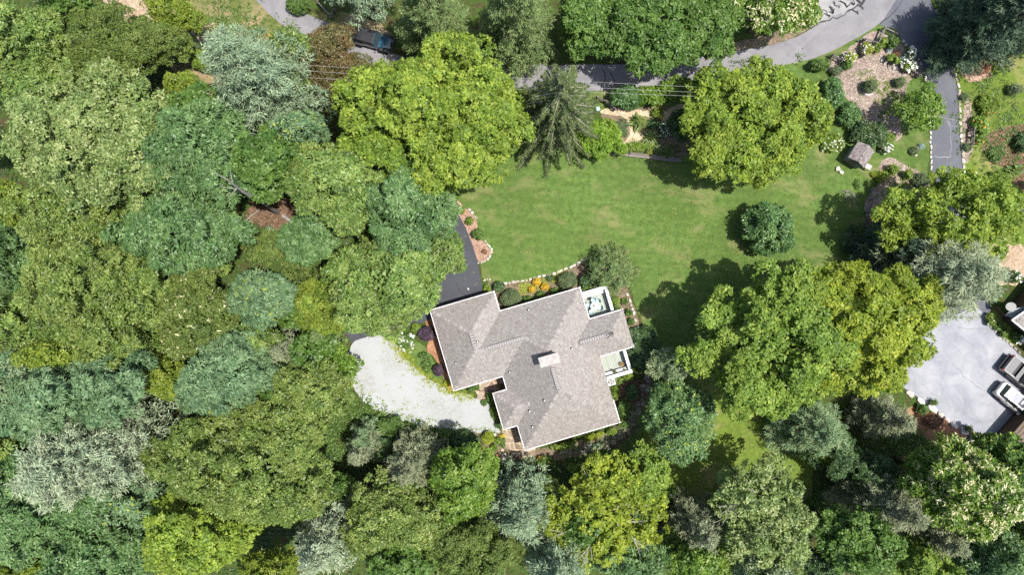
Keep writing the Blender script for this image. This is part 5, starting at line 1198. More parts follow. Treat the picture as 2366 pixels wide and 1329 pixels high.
# young trees in the shade of the canopy: three kinds, copied with their parts
protos = [broadleaf('young_tree', 'young tree in the shade under the woodland canopy', 'tree', 0, 0, 42, 42, 7.5, k_, 900 + q, lobes=5, group='young trees under the canopy') for q, k_ in enumerate(('maple_d', 'oak_o', 'oak_g'))]
r = random.Random(44); spots = []; USED = set()
KEEP = [[(985,300),(2100,160),(2100,700),(1990,980),(1560,1120),(1150,1075),(940,985),(780,960),(780,740),(980,600)], [(545,480),(690,440),(740,640),(600,620)], [(540,-60),(1180,60),(1900,-60),(2366,-60),(2366,300),(1800,240),(1180,230),(640,140)], [(180,-60),(640,-60),(640,120),(420,140)], [(1580,880),(1880,940),(1890,1180),(1640,1160)], [(2030,300),(2366,300),(2366,1040),(2220,1040),(2040,900)]]
while len(spots) < 48:
    x, y = r.uniform(-20, 2380), r.uniform(-10, 1345)
    g = G(x, y)
    if not any(inside(q, x, y) for q in KEEP) and all((g - p).length > 2.6 for p in spots): spots.append(g)
for i, g in enumerate(spots):
    src = protos[i % 3]
    if i < 3: t = src
    else:
        t = src.copy(); COL.objects.link(t)
        for ch in list(src.children):
            c = ch.copy(); COL.objects.link(c); c.parent = t
    near = sorted((((G(q[2], q[3]) - g).length, q[1]) for q in T_ if len(q[1].split()) <= 10))
    for _, nl in near:
        lb = ('deep green', 'olive', 'mid-green')[i % 3] + ' young tree beside the ' + nl
        if lb not in USED: break
    USED.add(lb); t['label'] = lb
    s_ = r.uniform(.75, 1.25); t.location = g; t.rotation_euler = (0, 0, r.uniform(0, 6.28)); t.scale = (s_, s_, s_ * r.uniform(.8, 1.2))

# leaning dead trunk in the woods
dt = empty('dead_tree', G(642, 492), 0, 'bare dead trunk leaning out of the brown clearing in the left woods', 'tree'); b0 = G(642, 492)
p1 = G(560, 442, 14.0) - b0; p2 = G(526, 415, 17.0) - b0; mid = p1 * .5 + Vector((.2, .1, .2))
MB().tube([Vector((0, 0, -.1)), mid, p1, p2], [.24, .19, .13, .06], 8).build('trunk', BARKG, dt, True)
for q, (f, d) in enumerate([(.55, (-.8, 1.2, .9)), (.75, (-1.5, .2, .5)), (.9, (.1, 1.0, .8)), (.8, (-.6, -1.0, .6)), (1.0, (-.9, .5, .3))]):
    s = p1.lerp(p2, (f - .7) / .3) if f > .7 else mid.lerp(p1, f); MB().tube([s, s + Vector(d) * .5, s + Vector(d)], [.05, .035, .012], 5).build('branch', BARKG, dt)
# fallen logs in the clearing, brush on the lawn
lg = tag(MB().tube([G(560, 520, .25), G(578, 500, .3), G(600, 484, .2)], [.09, .08, .05], 6).build('log', BARKG), 'thin fallen log at the left rim of the brown clearing', 'log')
lg = tag(MB().tube([G(652, 497, .2), G(672, 512, .2), G(682, 520, .25)], [.2, .18, .15], 8).build('log', BARKG), 'short thick log lying right of the dead trunk in the clearing', 'log')
bp = empty('brush_pile', G(1960, 446), 0, 'pile of bare grey twigs lying on the lawn below the shed', 'brush pile'); r = random.Random(12)
for k in range(16):
    a = r.uniform(2.6, 3.6) if k < 8 else r.uniform(4.3, 5.4); s = Vector((r.uniform(-.4, .4), r.uniform(-.3, .3), .05 + r.uniform(0, .25))); L = r.uniform(.5, 1.35); e = s + Vector((math.cos(a) * L, math.sin(a) * L, r.uniform(-.05, .2)))
    m = MB(); mid = (s + e) / 2 + Vector((r.uniform(-.12, .12), r.uniform(-.12, .12), .06)); m.tube([s, mid, e], [.03, .024, .01], 5); m.tube([mid, mid + Vector((r.uniform(-.35, .35), r.uniform(-.35, .35), .1))], [.016, .006], 4)
    m.build('twig', BARKG, bp)

# ------------------------------------------------------------------ shrubs and flowers
HYD = (WHITEB, .20, .17, 6); WB = (WHITEB, .13, .11, 3)
S_ = [
 ('round green shrub in the driveway mulch bed, nearest the maple', 1050, 460, 9, .7, 'shrub_l', {}),
 ('round green shrub with red flowers in the driveway mulch bed', 1067, 486, 8.5, .7, 'shrub_l', dict(blossom=(ORANGEB, .10, .08, 3), nbl=5)),
 ('bright round shrub in the middle of the driveway mulch bed', 1085, 511, 10.5, .8, 'shrub_l', {}),
 ('larger glossy green bush in the driveway mulch bed beside the lawn', 1105, 541, 15.5, 1.2, 'shrub', dict(lobes=4)),
 ('tiny dark plant in the lowest bay of the driveway mulch bed', 1121, 581, 4, .35, 'bronze', {}),
 ('golden ball shrub beside the stone border, largest of three', 1240, 652, 10.5, .75, 'gold', {}),
 ('golden ball shrub nearest the house eave, darker top', 1259, 663, 10, .7, 'gold', {}),
 ('golden ball shrub furthest left of three', 1229, 669, 8.5, .65, 'gold', {}),
 ('spreading grey-green juniper in the north corner of the house', 1180, 690, 26, 1.5, 'juniper', dict(lobes=4, ry=26)),
 ('small dark shrub between the juniper and the driveway', 1152, 663, 16, 1.2, 'shrub_d', dict(lobes=4)),
 ('olive grassy shrub between the golden balls and the round cedar', 1312, 650, 22, 1.6, 'juniper', dict(lobes=4, ry=22)),
 ('clipped dark shrub under the north eave, left one', 1222, 690, 14, .9, 'shrub', dict(ry=9)),
 ('clipped dark shrub under the north eave, middle one', 1250, 682, 13, .9, 'shrub', dict(ry=9)),
 ('clipped dark shrub under the north eave, right one beside the olive shrub', 1283, 672, 12, .9, 'shrub', dict(ry=8)),
 ('small green mound on the stone border right of the golden balls', 1270, 642, 9, .4, 'shrub_d', dict(ry=6)),
 ('grassy green clump where the garage corner meets the lawn', 1126, 668, 9, .5, 'shrub_l', dict(ry=14)),
 ('dark leafy bush between the round cedar and the deck', 1352, 648, 16, 1.7, 'shrub_d', dict(lobes=4)),
 ('grey-green bush against the deck corner', 1352, 668, 16, 1.3, 'shrub', dict(lobes=3)),
 ('glossy bright bush east of the table deck', 1420, 697, 13, 1.4, 'shrub_l', dict(lobes=4)),
 ('grey-green shrub below the glossy one by the table deck', 1424, 711, 12, 1.2, 'shrub', dict(lobes=3)),
 ('small round shrub inside the east stone border, uppermost', 1443, 697, 7, .6, 'shrub', {}),
 ('long clipped shrub inside the east stone border, middle', 1452, 724, 8, .8, 'shrub', dict(ry=11)),
 ('clipped shrub inside the east stone border, lowest', 1459, 744, 8, .8, 'shrub', dict(ry=10)),
 ('big dark evergreen bush at the east corner of the house', 1484, 805, 38, 2.6, 'shrub_d', dict(lobes=6, ry=50)),
 ('light green bush below the south-east deck', 1451, 868, 15, 1.2, 'shrub_l', dict(lobes=4)),
 ('spiky pale green plant beside the heat pump', 1426, 876, 12, .6, 'grass', {}),
 ('dark shrub mound in the shady east bed, near the stone walk', 1462, 908, 20, 1.4, 'shrub_d', dict(lobes=4)),
 ('green shrub mound in the shady east bed, lower one', 1440, 945, 18, 1.2, 'shrub', dict(lobes=4, ry=26)),
 ('yellow-green ground plant against the east wall', 1422, 908, 12, .5, 'shrub_l', dict(ry=22)),
 ('dark shrub at the south-east corner of the house', 1440, 980, 12, 1.0, 'shrub', dict(lobes=3)),
 ('yellowish shrub under the south eave near the corner', 1412, 998, 16, .8, 'shrub_l', dict(ry=8, rot=.28)),
 ('row of variegated hostas under the south eave, right half', 1370, 1010, 26, .6, 'lime', dict(ry=8, rot=.28)),
 ('row of variegated hostas under the south eave, left half', 1300, 1030, 34, .6, 'shrub_l', dict(ry=8, rot=.28)),
 ('pale silvery groundcover on the south stone walk', 1385, 1032, 22, .3, 'silver', dict(ry=9, rot=.3)),
 ('large lime-green mound shrub at the lower end of the gravel', 1127, 1012, 18, 1.2, 'lime', dict(ry=18)),
 ('round green shrub beside the patio, upper of three', 1150, 1018, 8, .8, 'shrub_l', {}),
 ('round green shrub beside the patio, middle of three', 1141, 1036, 9, .9, 'shrub_l', {}),
 ('round green shrub beside the patio, lowest of three', 1130, 1050, 7.5, .7, 'shrub_l', {}),
 ('trailing green plant along the west edge of the patio', 1161, 1022, 5, .5, 'shrub', dict(ry=16)),
 ('dark rounded bush between the grey hemlock and the lime mound', 1074, 1020, 36, 2.0, 'shrub_d', dict(lobes=5, ry=28)),
 ('clipped dark half-round hedge under the south-west eave', 1095, 896, 17, .9, 'shrub', dict(ry=10, rot=.28)),
 ('clipped green hedge wrapped round the front bay of the house', 1133, 920, 7, 1.0, 'shrub', dict(ry=18, rot=.2)),
 ('mixed yellow-green plants along the front bay wall', 1143, 955, 8, .7, 'shrub_l', dict(ry=22, rot=.28)),
 ('dark green plant at the foot of the front bay wall', 1152, 982, 5, .5, 'shrub_d', dict(ry=11)),
 ('small green plant at the end of the flagstone path by the gravel', 1118, 932, 7, .4, 'shrub', {}),
 ('larger purple-leaved shrub in the orange mulch west of the house', 984, 772, 20, 1.7, 'purple', dict(lobes=4)),
 ('smaller purple-leaved shrub near the south-west corner of the house', 1013, 856, 15, 1.3, 'purple', dict(lobes=4)),
 ('green bush between the purple shrub and the garage oak', 962, 758, 14, 1.0, 'shrub_l', dict(lobes=3)),
 ('white-flowered bush by the gravel corner', 938, 790, 22, 1.0, 'shrub', dict(lobes=4, blossom=HYD, nbl=17)),
 ('low green mound between the gravel and the two purple shrubs', 985, 845, 15, .5, 'shrub', dict(ry=20)),
 ('small green mound below the larger purple shrub', 977, 822, 12, .5, 'shrub', dict(ry=10)),
 ('yellow-green tuft by the smaller purple shrub at the house corner', 1033, 886, 10, .5, 'lime', dict(ry=10)),
 ('tall dark bush at the top edge beside the upper road', 690, 12, 34, 2.0, 'shrub', dict(lobes=4, ry=18)),
 ('rhododendron hedge beside the road, left dark-green end', 1447, 224, 46, 2.4, 'holly', dict(lobes=5, ry=28)),
 ('rhododendron hedge beside the road, yellowish middle', 1500, 222, 50, 2.4, 'bright', dict(lobes=5, ry=26)),
 ('rhododendron hedge beside the road, right end near the maple', 1562, 206, 50, 2.6, 'bright', dict(lobes=5, ry=30)),
 ('big bright green round bush beside the spruce', 1385, 318, 60, 3.0, 'bush', dict(lobes=6, ry=48)),
 ('arching ornamental grass clump on the wood-chip path', 1477, 281, 15, .9, 'grass', {}),
 ('large round dark bush beside the maple in the centre garden', 1575, 284, 34, 2.2, 'shrub_d', dict(lobes=4, ry=36)),
 ('dark flower clump in the centre garden', 1507, 287, 20, .7, 'shrub_d', dict(lobes=3, ry=14)),
 ('white-flowered dark shrub in the centre garden', 1536, 300, 18, .9, 'shrub_d', dict(lobes=3, ry=26, blossom=WB, nbl=45)),
 ('low green planting above the timber edging', 1478, 338, 44, .4, 'shrub_l', dict(lobes=6, ry=12)),
 ('dusty green low planting left of the wood-chip path', 1438, 296, 18, .3, 'juniper', dict(ry=24)),
 ('spiky green plant with red flowers above the timber edging', 1500, 352, 10, .5, 'shrub', dict(blossom=(ORANGEB, .10, .07, 3), nbl=9)),
 ('yellow-orange plant beside the wood-chip path under the hedge', 1518, 262, 18, .6, 'yellow', dict(lobes=3, ry=9)),
 ('dark thicket between the round maple and the wood-chip circle, upper', 1922, 215, 28, 2.4, 'holly', dict(lobes=5, ry=42)),
 ('dark thicket between the round maple and the wood-chip circle, lower', 1958, 262, 28, 2.0, 'holly', dict(lobes=5, ry=30)),
 ('leafy bush at the road end of the dark thicket', 1890, 150, 26, 1.6, 'shrub', dict(lobes=4, ry=16)),
 ('rhododendron mass with brown flower heads above the shed', 2005, 305, 45, 1.8, 'shrub_d', dict(lobes=6, ry=30, blossom=(PALETIP, .12, .08, 3), nbl=90)),
 ('yellow-green low bush right of the rhododendron mass', 2050, 318, 24, 1.0, 'shrub_l', dict(lobes=4, ry=14)),
 ('white-flowered bush beside the shed', 2048, 342, 17, 1.0, 'shrub', dict(lobes=3, blossom=WB, nbl=70)),
 ('loose white-flowered shrub between the round maple and the shed', 1922, 330, 28, .8, 'shrub_l', dict(lobes=5, ry=26, blossom=WB, nbl=55)),
 ('round juniper ball at the left of the wood-chip circle', 1931, 164, 13, 1.1, 'juniper', {}),
 ('dark green shrub at the split-rail fence, left group', 1956, 150, 14, 1.1, 'shrub', dict(lobes=3)),
 ('white-tipped yellow-green hydrangea at the split-rail fence', 1964, 132, 18, 1.1, 'lime', dict(lobes=4, ry=14, blossom=WB, nbl=60)),
 ('yellow-green hydrangea with cream heads, second fence bay', 2001, 113, 15, 1.2, 'lime', dict(lobes=3, ry=17, blossom=WB, nbl=35)),
 ('round yellow-green shrub right of the cream hydrangea', 2027, 110, 11, 1.0, 'shrub_l', dict(ry=13)),
 ('round green shrub at the top corner of the split-rail fence', 2038, 96, 12, 1.0, 'shrub_l', {}),
 ('large dark green shrub at the top corner of the wood-chip circle', 2062, 97, 16, 1.3, 'shrub', dict(lobes=3)),
 ('small blue dwarf spruce in the wood-chip circle, upper', 2055, 113, 6, .6, 'blue', {}),
 ('small blue dwarf spruce among the white hydrangeas', 2087, 135, 7, .7, 'blue', {}),
 ('cone-shaped dwarf conifer behind the dry-stone wall, left', 2057, 133, 8, 1.2, 'shrub_l', {}),
 ('cone-shaped dwarf conifer behind the dry-stone wall, right', 2068, 140, 8, 1.2, 'shrub_l', {}),
 ('brown dried mound behind the dwarf conifers', 2073, 122, 9, .5, 'bronze', {}),
 ('white hydrangea bush by the driveway, upper', 2102, 125, 17, 1.2, 'shrub', dict(lobes=3, blossom=HYD, nbl=34)),
 ('white hydrangea bush by the driveway, lower', 2100, 150, 20, 1.2, 'shrub_l', dict(lobes=4, ry=16, blossom=HYD, nbl=48)),
 ('large juniper ball in the middle of the wood-chip circle', 2010, 198, 18, 1.5, 'juniper', dict(lobes=3)),
 ('smaller juniper ball in the wood-chip circle, nearer the driveway', 2078, 190, 11.5, 1.1, 'juniper', {}),
 ('round island plant in the lawn beside the right driveway', 2113, 348, 10, .5, 'juniper', {}),
 ('blue tuft next to the round island plant', 2129, 338, 6, .5, 'blue', {}),
 ('round bright green shrub below the shed', 2062, 391, 15, 1.2, 'shrub_l', dict(lobes=3)),
 ('round green shrub in the lower mulch bed, right of the bright one', 2097, 404, 13, 1.1, 'shrub_l', dict(lobes=3)),
 ('round green shrub in the lower mulch bed behind the rail fence', 2080, 440, 11.5, 1.0, 'shrub', {}),
 ('golden-leaved plant at the rail fence below the shed', 2036, 408, 13, .6, 'yellow', dict(lobes=3, ry=16)),
 ('dusty dark juniper beside the lower driveway', 2128, 415, 22, 1.0, 'juniper', dict(lobes=4, ry=18)),
 ('tiny yellow plant on the lawn below the shed door', 2018, 403, 5, .3, 'lime', {}),
 ('dark low tuft on the lawn below the two boulders', 1979, 425, 9, .15, 'shrub', dict(ry=16)),
 ('shaded shrub on the mulch at the lawn edge, upper', 1972, 528, 13, .9, 'shrub_d', {}),
 ('shaded shrub on the mulch at the lawn edge, lower', 1955, 567, 14, .9, 'shrub_d', {}),
 ('orange-flowered perennial bank on the right hillside, upper part', 2285, 242, 32, .9, 'shrub_l', dict(lobes=6, ry=26, blossom=(ORANGEB, .13, .10, 3), nbl=11)),
 ('orange-flowered perennial bank on the right hillside, lower part', 2262, 300, 20, .9, 'bright', dict(lobes=5, ry=42, blossom=(ORANGEB, .13, .10, 3), nbl=10)),
 ('blue-green conifer at the right edge of the hillside', 2345, 206, 18, 1.2, 'juniper', dict(lobes=3, ry=12)),
 ('small blue-green tuft by the right driveway kerb', 2227, 224, 6, .5, 'juniper', {}),
 ('small juniper at the lower end of the hillside fence', 2234, 339, 8, .6, 'juniper', {}),
 ('dead rust-brown bush on the right hillside', 2262, 150, 28, 1.0, 'bronze', dict(lobes=5, ry=24)),
 ('dark green bush at the right edge above the boulders', 2362, 330, 22, 1.2, 'shrub_d', dict(lobes=4, ry=30)),
 ('shaded green bush on the brown slope, right hillside', 2300, 355, 26, .6, 'shrub', dict(lobes=5, ry=20)),
 ('spiky dark plant on the brown slope above the boulders', 2345, 395, 18, .8, 'grass', dict(ry=14)),
 ('light shrub leaning over the boulders at the right edge', 2305, 408, 26, 1.2, 'shrub_l', dict(lobes=4, ry=14)),
 ('bright plant at the foot of the right driveway kerb', 2245, 400, 12, .6, 'lime', {}),
 ('bright green flowering bush beside the parking pad', 2290, 738, 14, 1.0, 'shrub_l', dict(lobes=3, ry=18, blossom=HYD, nbl=4)),
 ('dark clipped shrub by the parking pad, upper', 2305, 755, 10, .7, 'shrub', {}),
 ('dark clipped shrub by the parking pad, lower', 2318, 769, 12, .7, 'shrub', {}),
 ('white-flowered bush at the right edge beside the parking pad', 2356, 778, 18, .9, 'shrub', dict(lobes=3, blossom=HYD, nbl=14)),
 ('white-flowered bush at the right edge below the driveway maple', 2345, 640, 18, 1.2, 'shrub', dict(lobes=3, blossom=HYD, nbl=9)),
 ('brown dry shrub on the slope below the parking pad boulders', 2165, 975, 30, .7, 'bronze', dict(lobes=4, ry=18)),
 ('green shrub on the orange slope left of the boulder wall', 2130, 945, 16, 1.0, 'shrub', dict(lobes=3)),
 ('bluish juniper tuft on the tan slope at the top left', 452, 105, 20, 1.2, 'juniper', dict(lobes=3, ry=13)),
 ('green bushes between the blue pine and the tan slope', 470, 140, 34, 2.0, 'shrub_l', dict(lobes=5, ry=26)),
 ('yellow-flowered plant on the tan slope by the pine top', 592, 68, 14, .7, 'shrub', dict(lobes=3, blossom=(YEL, .14, .1, 3), nbl=6)),
 ('red-flowered plant on the tan slope by the pine top', 634, 84, 13, .7, 'shrub_l', dict(lobes=3, blossom=(ORANGEB, .16, .12, 3), nbl=5)),
 ('pale green fern patch on the path in the brown clearing', 632, 535, 14, .4, 'silver', dict(lobes=3, ry=16)),
 ('dark green plants along the south bed beyond the bench', 1225, 1075, 44, .7, 'shrub_d', dict(lobes=6, ry=14)),
 ('green flower clump with orange blooms in the south bed', 1262, 1068, 30, .8, 'shrub', dict(lobes=4, ry=16, blossom=(ORANGEB, .15, .11, 3), nbl=6)),
 ('shaded shrub in the south bed right of the orange blooms', 1345, 1085, 34, 1.0, 'shrub_l', dict(lobes=5, ry=20)),
 ('low dark shrub in the shade left of the gravel drive', 795, 920, 30, 1.4, 'shrub', dict(lobes=4, ry=28)),
 ('dark green bush against the lower rim of the gravel, beside the grey-brown hemlock', 905, 985, 34, 2.2, 'shrub', dict(lobes=5, ry=24)),
 ('dusky bush filling the shade below the gravel drive', 880, 1040, 44, 2.4, 'shrub_d', dict(lobes=5, ry=36)),
 ('small green bush at the gravel tip between the hemlock and the dark rounded bush', 1030, 1002, 22, 1.2, 'shrub', dict(lobes=4, ry=14)),
 ('dark underwood shrub beside the road under the hemlocks', 1100, 130, 45, 1.6, 'shrub_d', dict(lobes=5, ry=18)),
 ('underwood shrub at the top road edge under the large maple', 1660, 118, 40, 1.0, 'shrub_d', dict(lobes=4, ry=14)),
 ('tall grass clump under the tasselled tree at the road bend', 1885, 35, 16, 1.4, 'shrub_l', dict(lobes=3, ry=24)),
]
for i, (lb, px, py, R, h, kd, ex) in enumerate(S_):
    ex = dict(ex); nm = {'grass': 'grass_clump', 'juniper': 'juniper_shrub', 'gold': 'golden_shrub', 'purple': 'purple_shrub', 'bronze': 'dry_shrub', 'blue': 'dwarf_spruce'}.get(kd, 'shrub')
    shrub(lb, px, py, R, h, kd, 500 + i, name=nm, **ex)

# yucca-like rosette in the centre garden
def rosette(p, R, n, seed, lab, mat):
    r = random.Random(seed); m = MB()
    for k in range(n):
        a = r.uniform(0, 6.28); L = R * r.uniform(.6, 1.1); e = r.uniform(.15, .9); w = .05
        d = Vector((math.cos(a), math.sin(a), 0)); s = Vector((-d.y, d.x, 0)) * w; t = r.random()
        p0 = d * .05 + Vector((0, 0, .12)); p1 = d * L * .5 * math.cos(e) + Vector((0, 0, .15 + L * .5 * math.sin(e))); p2 = d * L * (.55 + .45 * math.cos(e)) + Vector((0, 0, max(.04, .12 + L * .7 * math.sin(e) - L * .12)))
        m.face([p0 - s * .7, p0 + s * .7, p1 + s, p1 - s], t); m.face([p1 - s, p1 + s, p2], t)
    o = m.build('yucca', mat); o.location = p; return tag(o, lab, 'plant')
rosette(G(1503, 318), 1.15, 110, 3, 'large spiky yucca rosette beside the wood-chip path in the centre garden', SPEC['grass']['mat'])
rosette(G(2350, 392), .7, 50, 4, 'small dark spiky rosette on the brown slope at the right edge', SPEC['shrub_d']['mat'])

# undergrowth on the forest floor
def undergrowth(name, rects, n, sp, seed, avoid):
    rs = np.random.RandomState(seed); C = []
    w = np.array([(b - a) * (d - c) for a, c, b, d in rects], float); w /= w.sum()
    for i in rs.choice(len(rects), n, p=w):
        a, c, b, d = rects[i]; x, y = rs.uniform(a, b), rs.uniform(c, d)
        if any(inside(q, x, y) for q in avoid): continue
        C.append(tuple(G(x, y)))
    C = np.array(C); S = SPEC[sp]; k = 26; idx = np.repeat(np.arange(len(C)), k); M = len(idx)
    off = rs.normal(size=(M, 3)) * np.array([.34, .34, .18]); off[:, 2] = np.abs(off[:, 2]) + .05
    Q = leaf_quads(C[idx] + off, unit(rs.normal(size=(M, 3)) * .45 + np.array([0, 0, 1.0])), rs.normal(size=(M, 3)), .26 * rs.uniform(.6, 1.3, M), .12 * rs.uniform(.7, 1.3, M))
    o = leaves_obj(name, Q, rs.uniform(0, 1, M), S['mat'], None); o['kind'] = 'stuff'; NTRI[0] += len(Q)
def weeds(name, line, n, spread, sp, seed, size=.16):
    rs = np.random.RandomState(seed); P = [G(*p) for p in line]; C = []
    for _ in range(n):
        i = rs.randint(len(P) - 1); C.append(np.array(P[i].lerp(P[i + 1], rs.uniform())) + np.array([rs.normal() * spread, rs.normal() * spread, 0]))
    C = np.array(C); k = 9; idx = np.repeat(np.arange(n), k); M = len(idx); off = rs.normal(size=(M, 3)) * size * .7; off[:, 2] = np.abs(off[:, 2]) * .5 + .02
    Q = leaf_quads(C[idx] + off, unit(rs.normal(size=(M, 3)) * .4 + np.array([0, 0, 1.0])), rs.normal(size=(M, 3)), size * rs.uniform(.6, 1.4, M), size * .5 * rs.uniform(.7, 1.3, M))
    o = leaves_obj(name, Q, rs.uniform(0, 1, M), SPEC[sp]['mat'], None); o['kind'] = 'stuff'; NTRI[0] += len(Q)
weeds('weeds', [(889,766),(906,790),(940,832),(985,872),(1040,906),(1090,916)], 240, .30, 'lime', 71)
weeds('weeds', [(1158,1000),(1060,998),(980,980),(900,950),(840,920),(812,885),(800,850)], 160, .35, 'shrub_l', 72)
weeds('weeds', [(860,900),(930,945),(990,960),(880,860)], 20, .8, 'lime', 73, .12)
weeds('weeds', [(1990,180),(2040,200),(2060,230),(2050,270),(2080,200)], 160, .8, 'shrub_l', 74)
weeds('weeds', [(1300,632),(1230,662),(1200,668),(1310,640)], 130, .35, 'lime', 75)
weeds('weeds', [(2030,440),(2090,450),(2120,430),(2050,400)], 130, .8, 'shrub_l', 76)
weeds('weeds', [(2260,200),(2330,260),(2366,320),(2300,380),(2240,300),(2290,160)], 420, 1.3, 'shrub', 77, .2)
weeds('weeds', [(400,60),(480,80),(560,40),(500,20),(640,100)], 320, 1.3, 'shrub', 78, .2)
weeds('weeds', [(1430,345),(1500,350),(1560,355)], 260, .5, 'shrub', 79)
weeds('weeds', [(1290,1045),(1380,1030),(1440,1000),(1470,950)], 200, .35, 'silver', 80)
weeds('clover', [(1150,420),(1400,400),(1600,480),(1700,600),(1500,560),(1250,560),(1180,620),(1900,430),(1700,660),(1450,480)], 900, 2.2, 'shrub_l', 81, .10)
weeds('fallen_leaves', [(1150,420),(1400,400),(1600,480),(1700,600),(1500,560),(1250,560),(1900,430)], 120, 2.6, 'dry', 82, .05)
weeds('fallen_leaves', [(1100,640),(1060,560),(1030,470),(900,740),(840,850),(1000,900),(2180,330),(2190,180),(1700,140),(1400,180)], 130, 1.6, 'dry', 83, .07)
AV = [[(1000,300),(2000,300),(2000,1000),(1400,1060),(1160,1060),(940,960),(800,960),(790,740),(1000,600)], [(560,490),(690,445),(730,620),(690,620)], [(560,-50),(930,100),(1900,0),(1900,120),(1180,215),(930,210),(640,90)], [(200,-60),(600,-60),(640,120),(420,150)]]
undergrowth('undergrowth', [(0,0,780,300), (0,300,980,760), (0,760,800,1329), (800,980,1500,1329)], 2000, 'shrub_d', 21, AV)
undergrowth('undergrowth', [(1500,1120,2366,1329), (1880,1000,2366,1329), (980,90,1900,150)], 700, 'shrub', 22, [AV[2], [(2050,860),(2366,700),(2366,1040),(2240,1020)]])
undergrowth('undergrowth', [(745,930,900,1080)], 170, 'shrub', 23, [[(800,840),(1150,900),(1150,995),(980,970),(880,945),(835,925)]])

# ================================================================== SHED, FENCES, LINES, NEIGHBOURS, VEHICLES
# ------------------------------------------------------------------ garden shed
SHM = mat_tint('grey_shed_shingle', [(0.0, (0.145, 0.122, 0.118)), (0.5, (0.215, 0.188, 0.182)), (1.0, (0.30, 0.27, 0.262))], 0.95, 0.15, 4.0, 0.15, 0.2, 0.01)
SIDE = mat_tint('grey_green_siding', [(0.0, (0.20, 0.22, 0.21)), (1.0, (0.27, 0.29, 0.27))], 0.8)
z_e, z_r = 1.55, 2.05
c0 = G(1992.5, 355.5, 1.8); sang = math.atan2(-(362 - 324.5), (1960 - 1985.5)) if False else math.radians(57)
shed = empty('garden_shed', (c0.x, c0.y, 0), sang, 'small grey-shingled garden shed on the lawn beside the wood-chip circle', 'shed')
LX, WY = 2.02, 1.98                                     # ridge runs along local x
for sx_, sy_, L_, r_ in ((1, 0, WY - .3, math.pi / 2), (-1, 0, WY - .3, math.pi / 2), (0, 1, LX - .3, 0), (0, -1, LX - .3, 0)):
    for k in range(8):
        MB().box((sx_ * (LX / 2 - .13 + .006 * (k % 2)), sy_ * (WY / 2 - .13 + .006 * (k % 2)), .1 + k * .18), (L_ if r_ == 0 else .04, .04 if r_ == 0 else L_, .17), 0, (k * .37) % 1).build('siding_board', SIDE, shed)
m = MB()
for x in (-LX / 2 + .15, LX / 2 - .15): m.face([(x, -WY / 2 + .15, z_e - .05), (x, WY / 2 - .15, z_e - .05), (x, 0, z_r - .08)])
m.build('gable', SIDE, shed)
MB().box((-LX / 2 + .09, .1, .75), (.04, .7, 1.3)).build('door', HM['wood_grey'], shed)
rf = MB(); rf.face([(-LX / 2, -WY / 2, z_e), (LX / 2, -WY / 2, z_e), (LX / 2, 0, z_r), (-LX / 2, 0, z_r)]); rf.face([(-LX / 2, WY / 2, z_e), (-LX / 2, 0, z_r), (LX / 2, 0, z_r), (LX / 2, WY / 2, z_e)])
rf = rf.build('roof', HM['deckroof'], shed); m = MB(); r = random.Random(31)
for s_ in (-1, 1):
    for k in range(8):
        x = -LX / 2 - r.uniform(0, .15)
        while x < LX / 2:
            w = r.uniform(.17, .27); xa, xb = max(-LX / 2, x) + .006, min(LX / 2, x + w) - .006; x += w
            if xb - xa < .03: continue
            f0, f1 = k / 8 - .004, (k + 1.12) / 8; f1 = min(1, f1); lf = .03
            def P(xx, f, h): return (xx, s_ * (WY / 2) * (1 - f) , z_e + (z_r - z_e) * f + h)
            t = r.random(); q = [P(xa, f0, lf), P(xb, f0, lf), P(xb, f1, .008), P(xa, f1, .008)]; m.face(q if s_ < 0 else q[::-1], t); m.face([P(xa, f0, 0), P(xb, f0, 0), P(xb, f0, lf), P(xa, f0, lf)], t * .6)
o = m.build('shingles', SHM, rf); o['kind'] = 'stuff'
m = MB()
for k in range(10):
    x = -LX / 2 + (k + .5) * LX / 10; t = r.random()
    for s_ in (-1, 1): m.face([(x - LX / 20 + .005, 0, z_r + .045), (x + LX / 20 - .005, 0, z_r + .04), (x + LX / 20 - .005, s_ * .15, z_r - .04), (x - LX / 20 + .005, s_ * .15, z_r - .035)], t)
o = m.build('ridge_caps', SHM, rf); o['kind'] = 'stuff'
tb = empty('utility_table', G(2007.5, 384.5, .8), math.radians(-28), 'small white table standing at the corner of the garden shed', 'table'); tb.location.z = 0
MB().box((0, 0, .72), (.56, .46, .05)).build('tabletop', HM['white'], tb)
for x in (-.23, .23):
    for y in (-.18, .18): MB().box((x, y, .347), (.05, .05, .695)).build('leg', HM['white'], tb)

# ------------------------------------------------------------------ split-rail fences
def rail_fence(lab, px, hh=(.45, .85), stagger=0.0, seed=1):
    r = random.Random(seed); o0 = G(*px[0]); f = empty('split_rail_fence', o0, 0, lab, 'fence')
    P = [G(*p) - o0 for p in px]
    for i, p in enumerate(P): MB().box(p + Vector((0, 0, .5)), (.13, .13, 1.0), r.random(), r.random()).build('post', HM['wood_grey'], f)
    for i in range(len(P) - 1):
        for z in hh:
            a = P[i] + Vector((0, 0, z + r.uniform(-.05, .05))); b = P[i + 1] + Vector((0, 0, z + r.uniform(-.05, .05))); d = (b - a).normalized() * .22
            m = MB(); mid = (a + b) / 2 + Vector((r.uniform(-.05, .05), r.uniform(-.05, .05), r.uniform(-.04, .03))); m.tube([a - d, mid, b + d], [.055, .07, .05], 5, r.random()); m.build('rail', HM['wood_grey'], f)
    return f
rail_fence('short split-rail fence at the left of the wood-chip circle', [(1908,160),(1917,132),(1938,144),(1948,128)], seed=1)
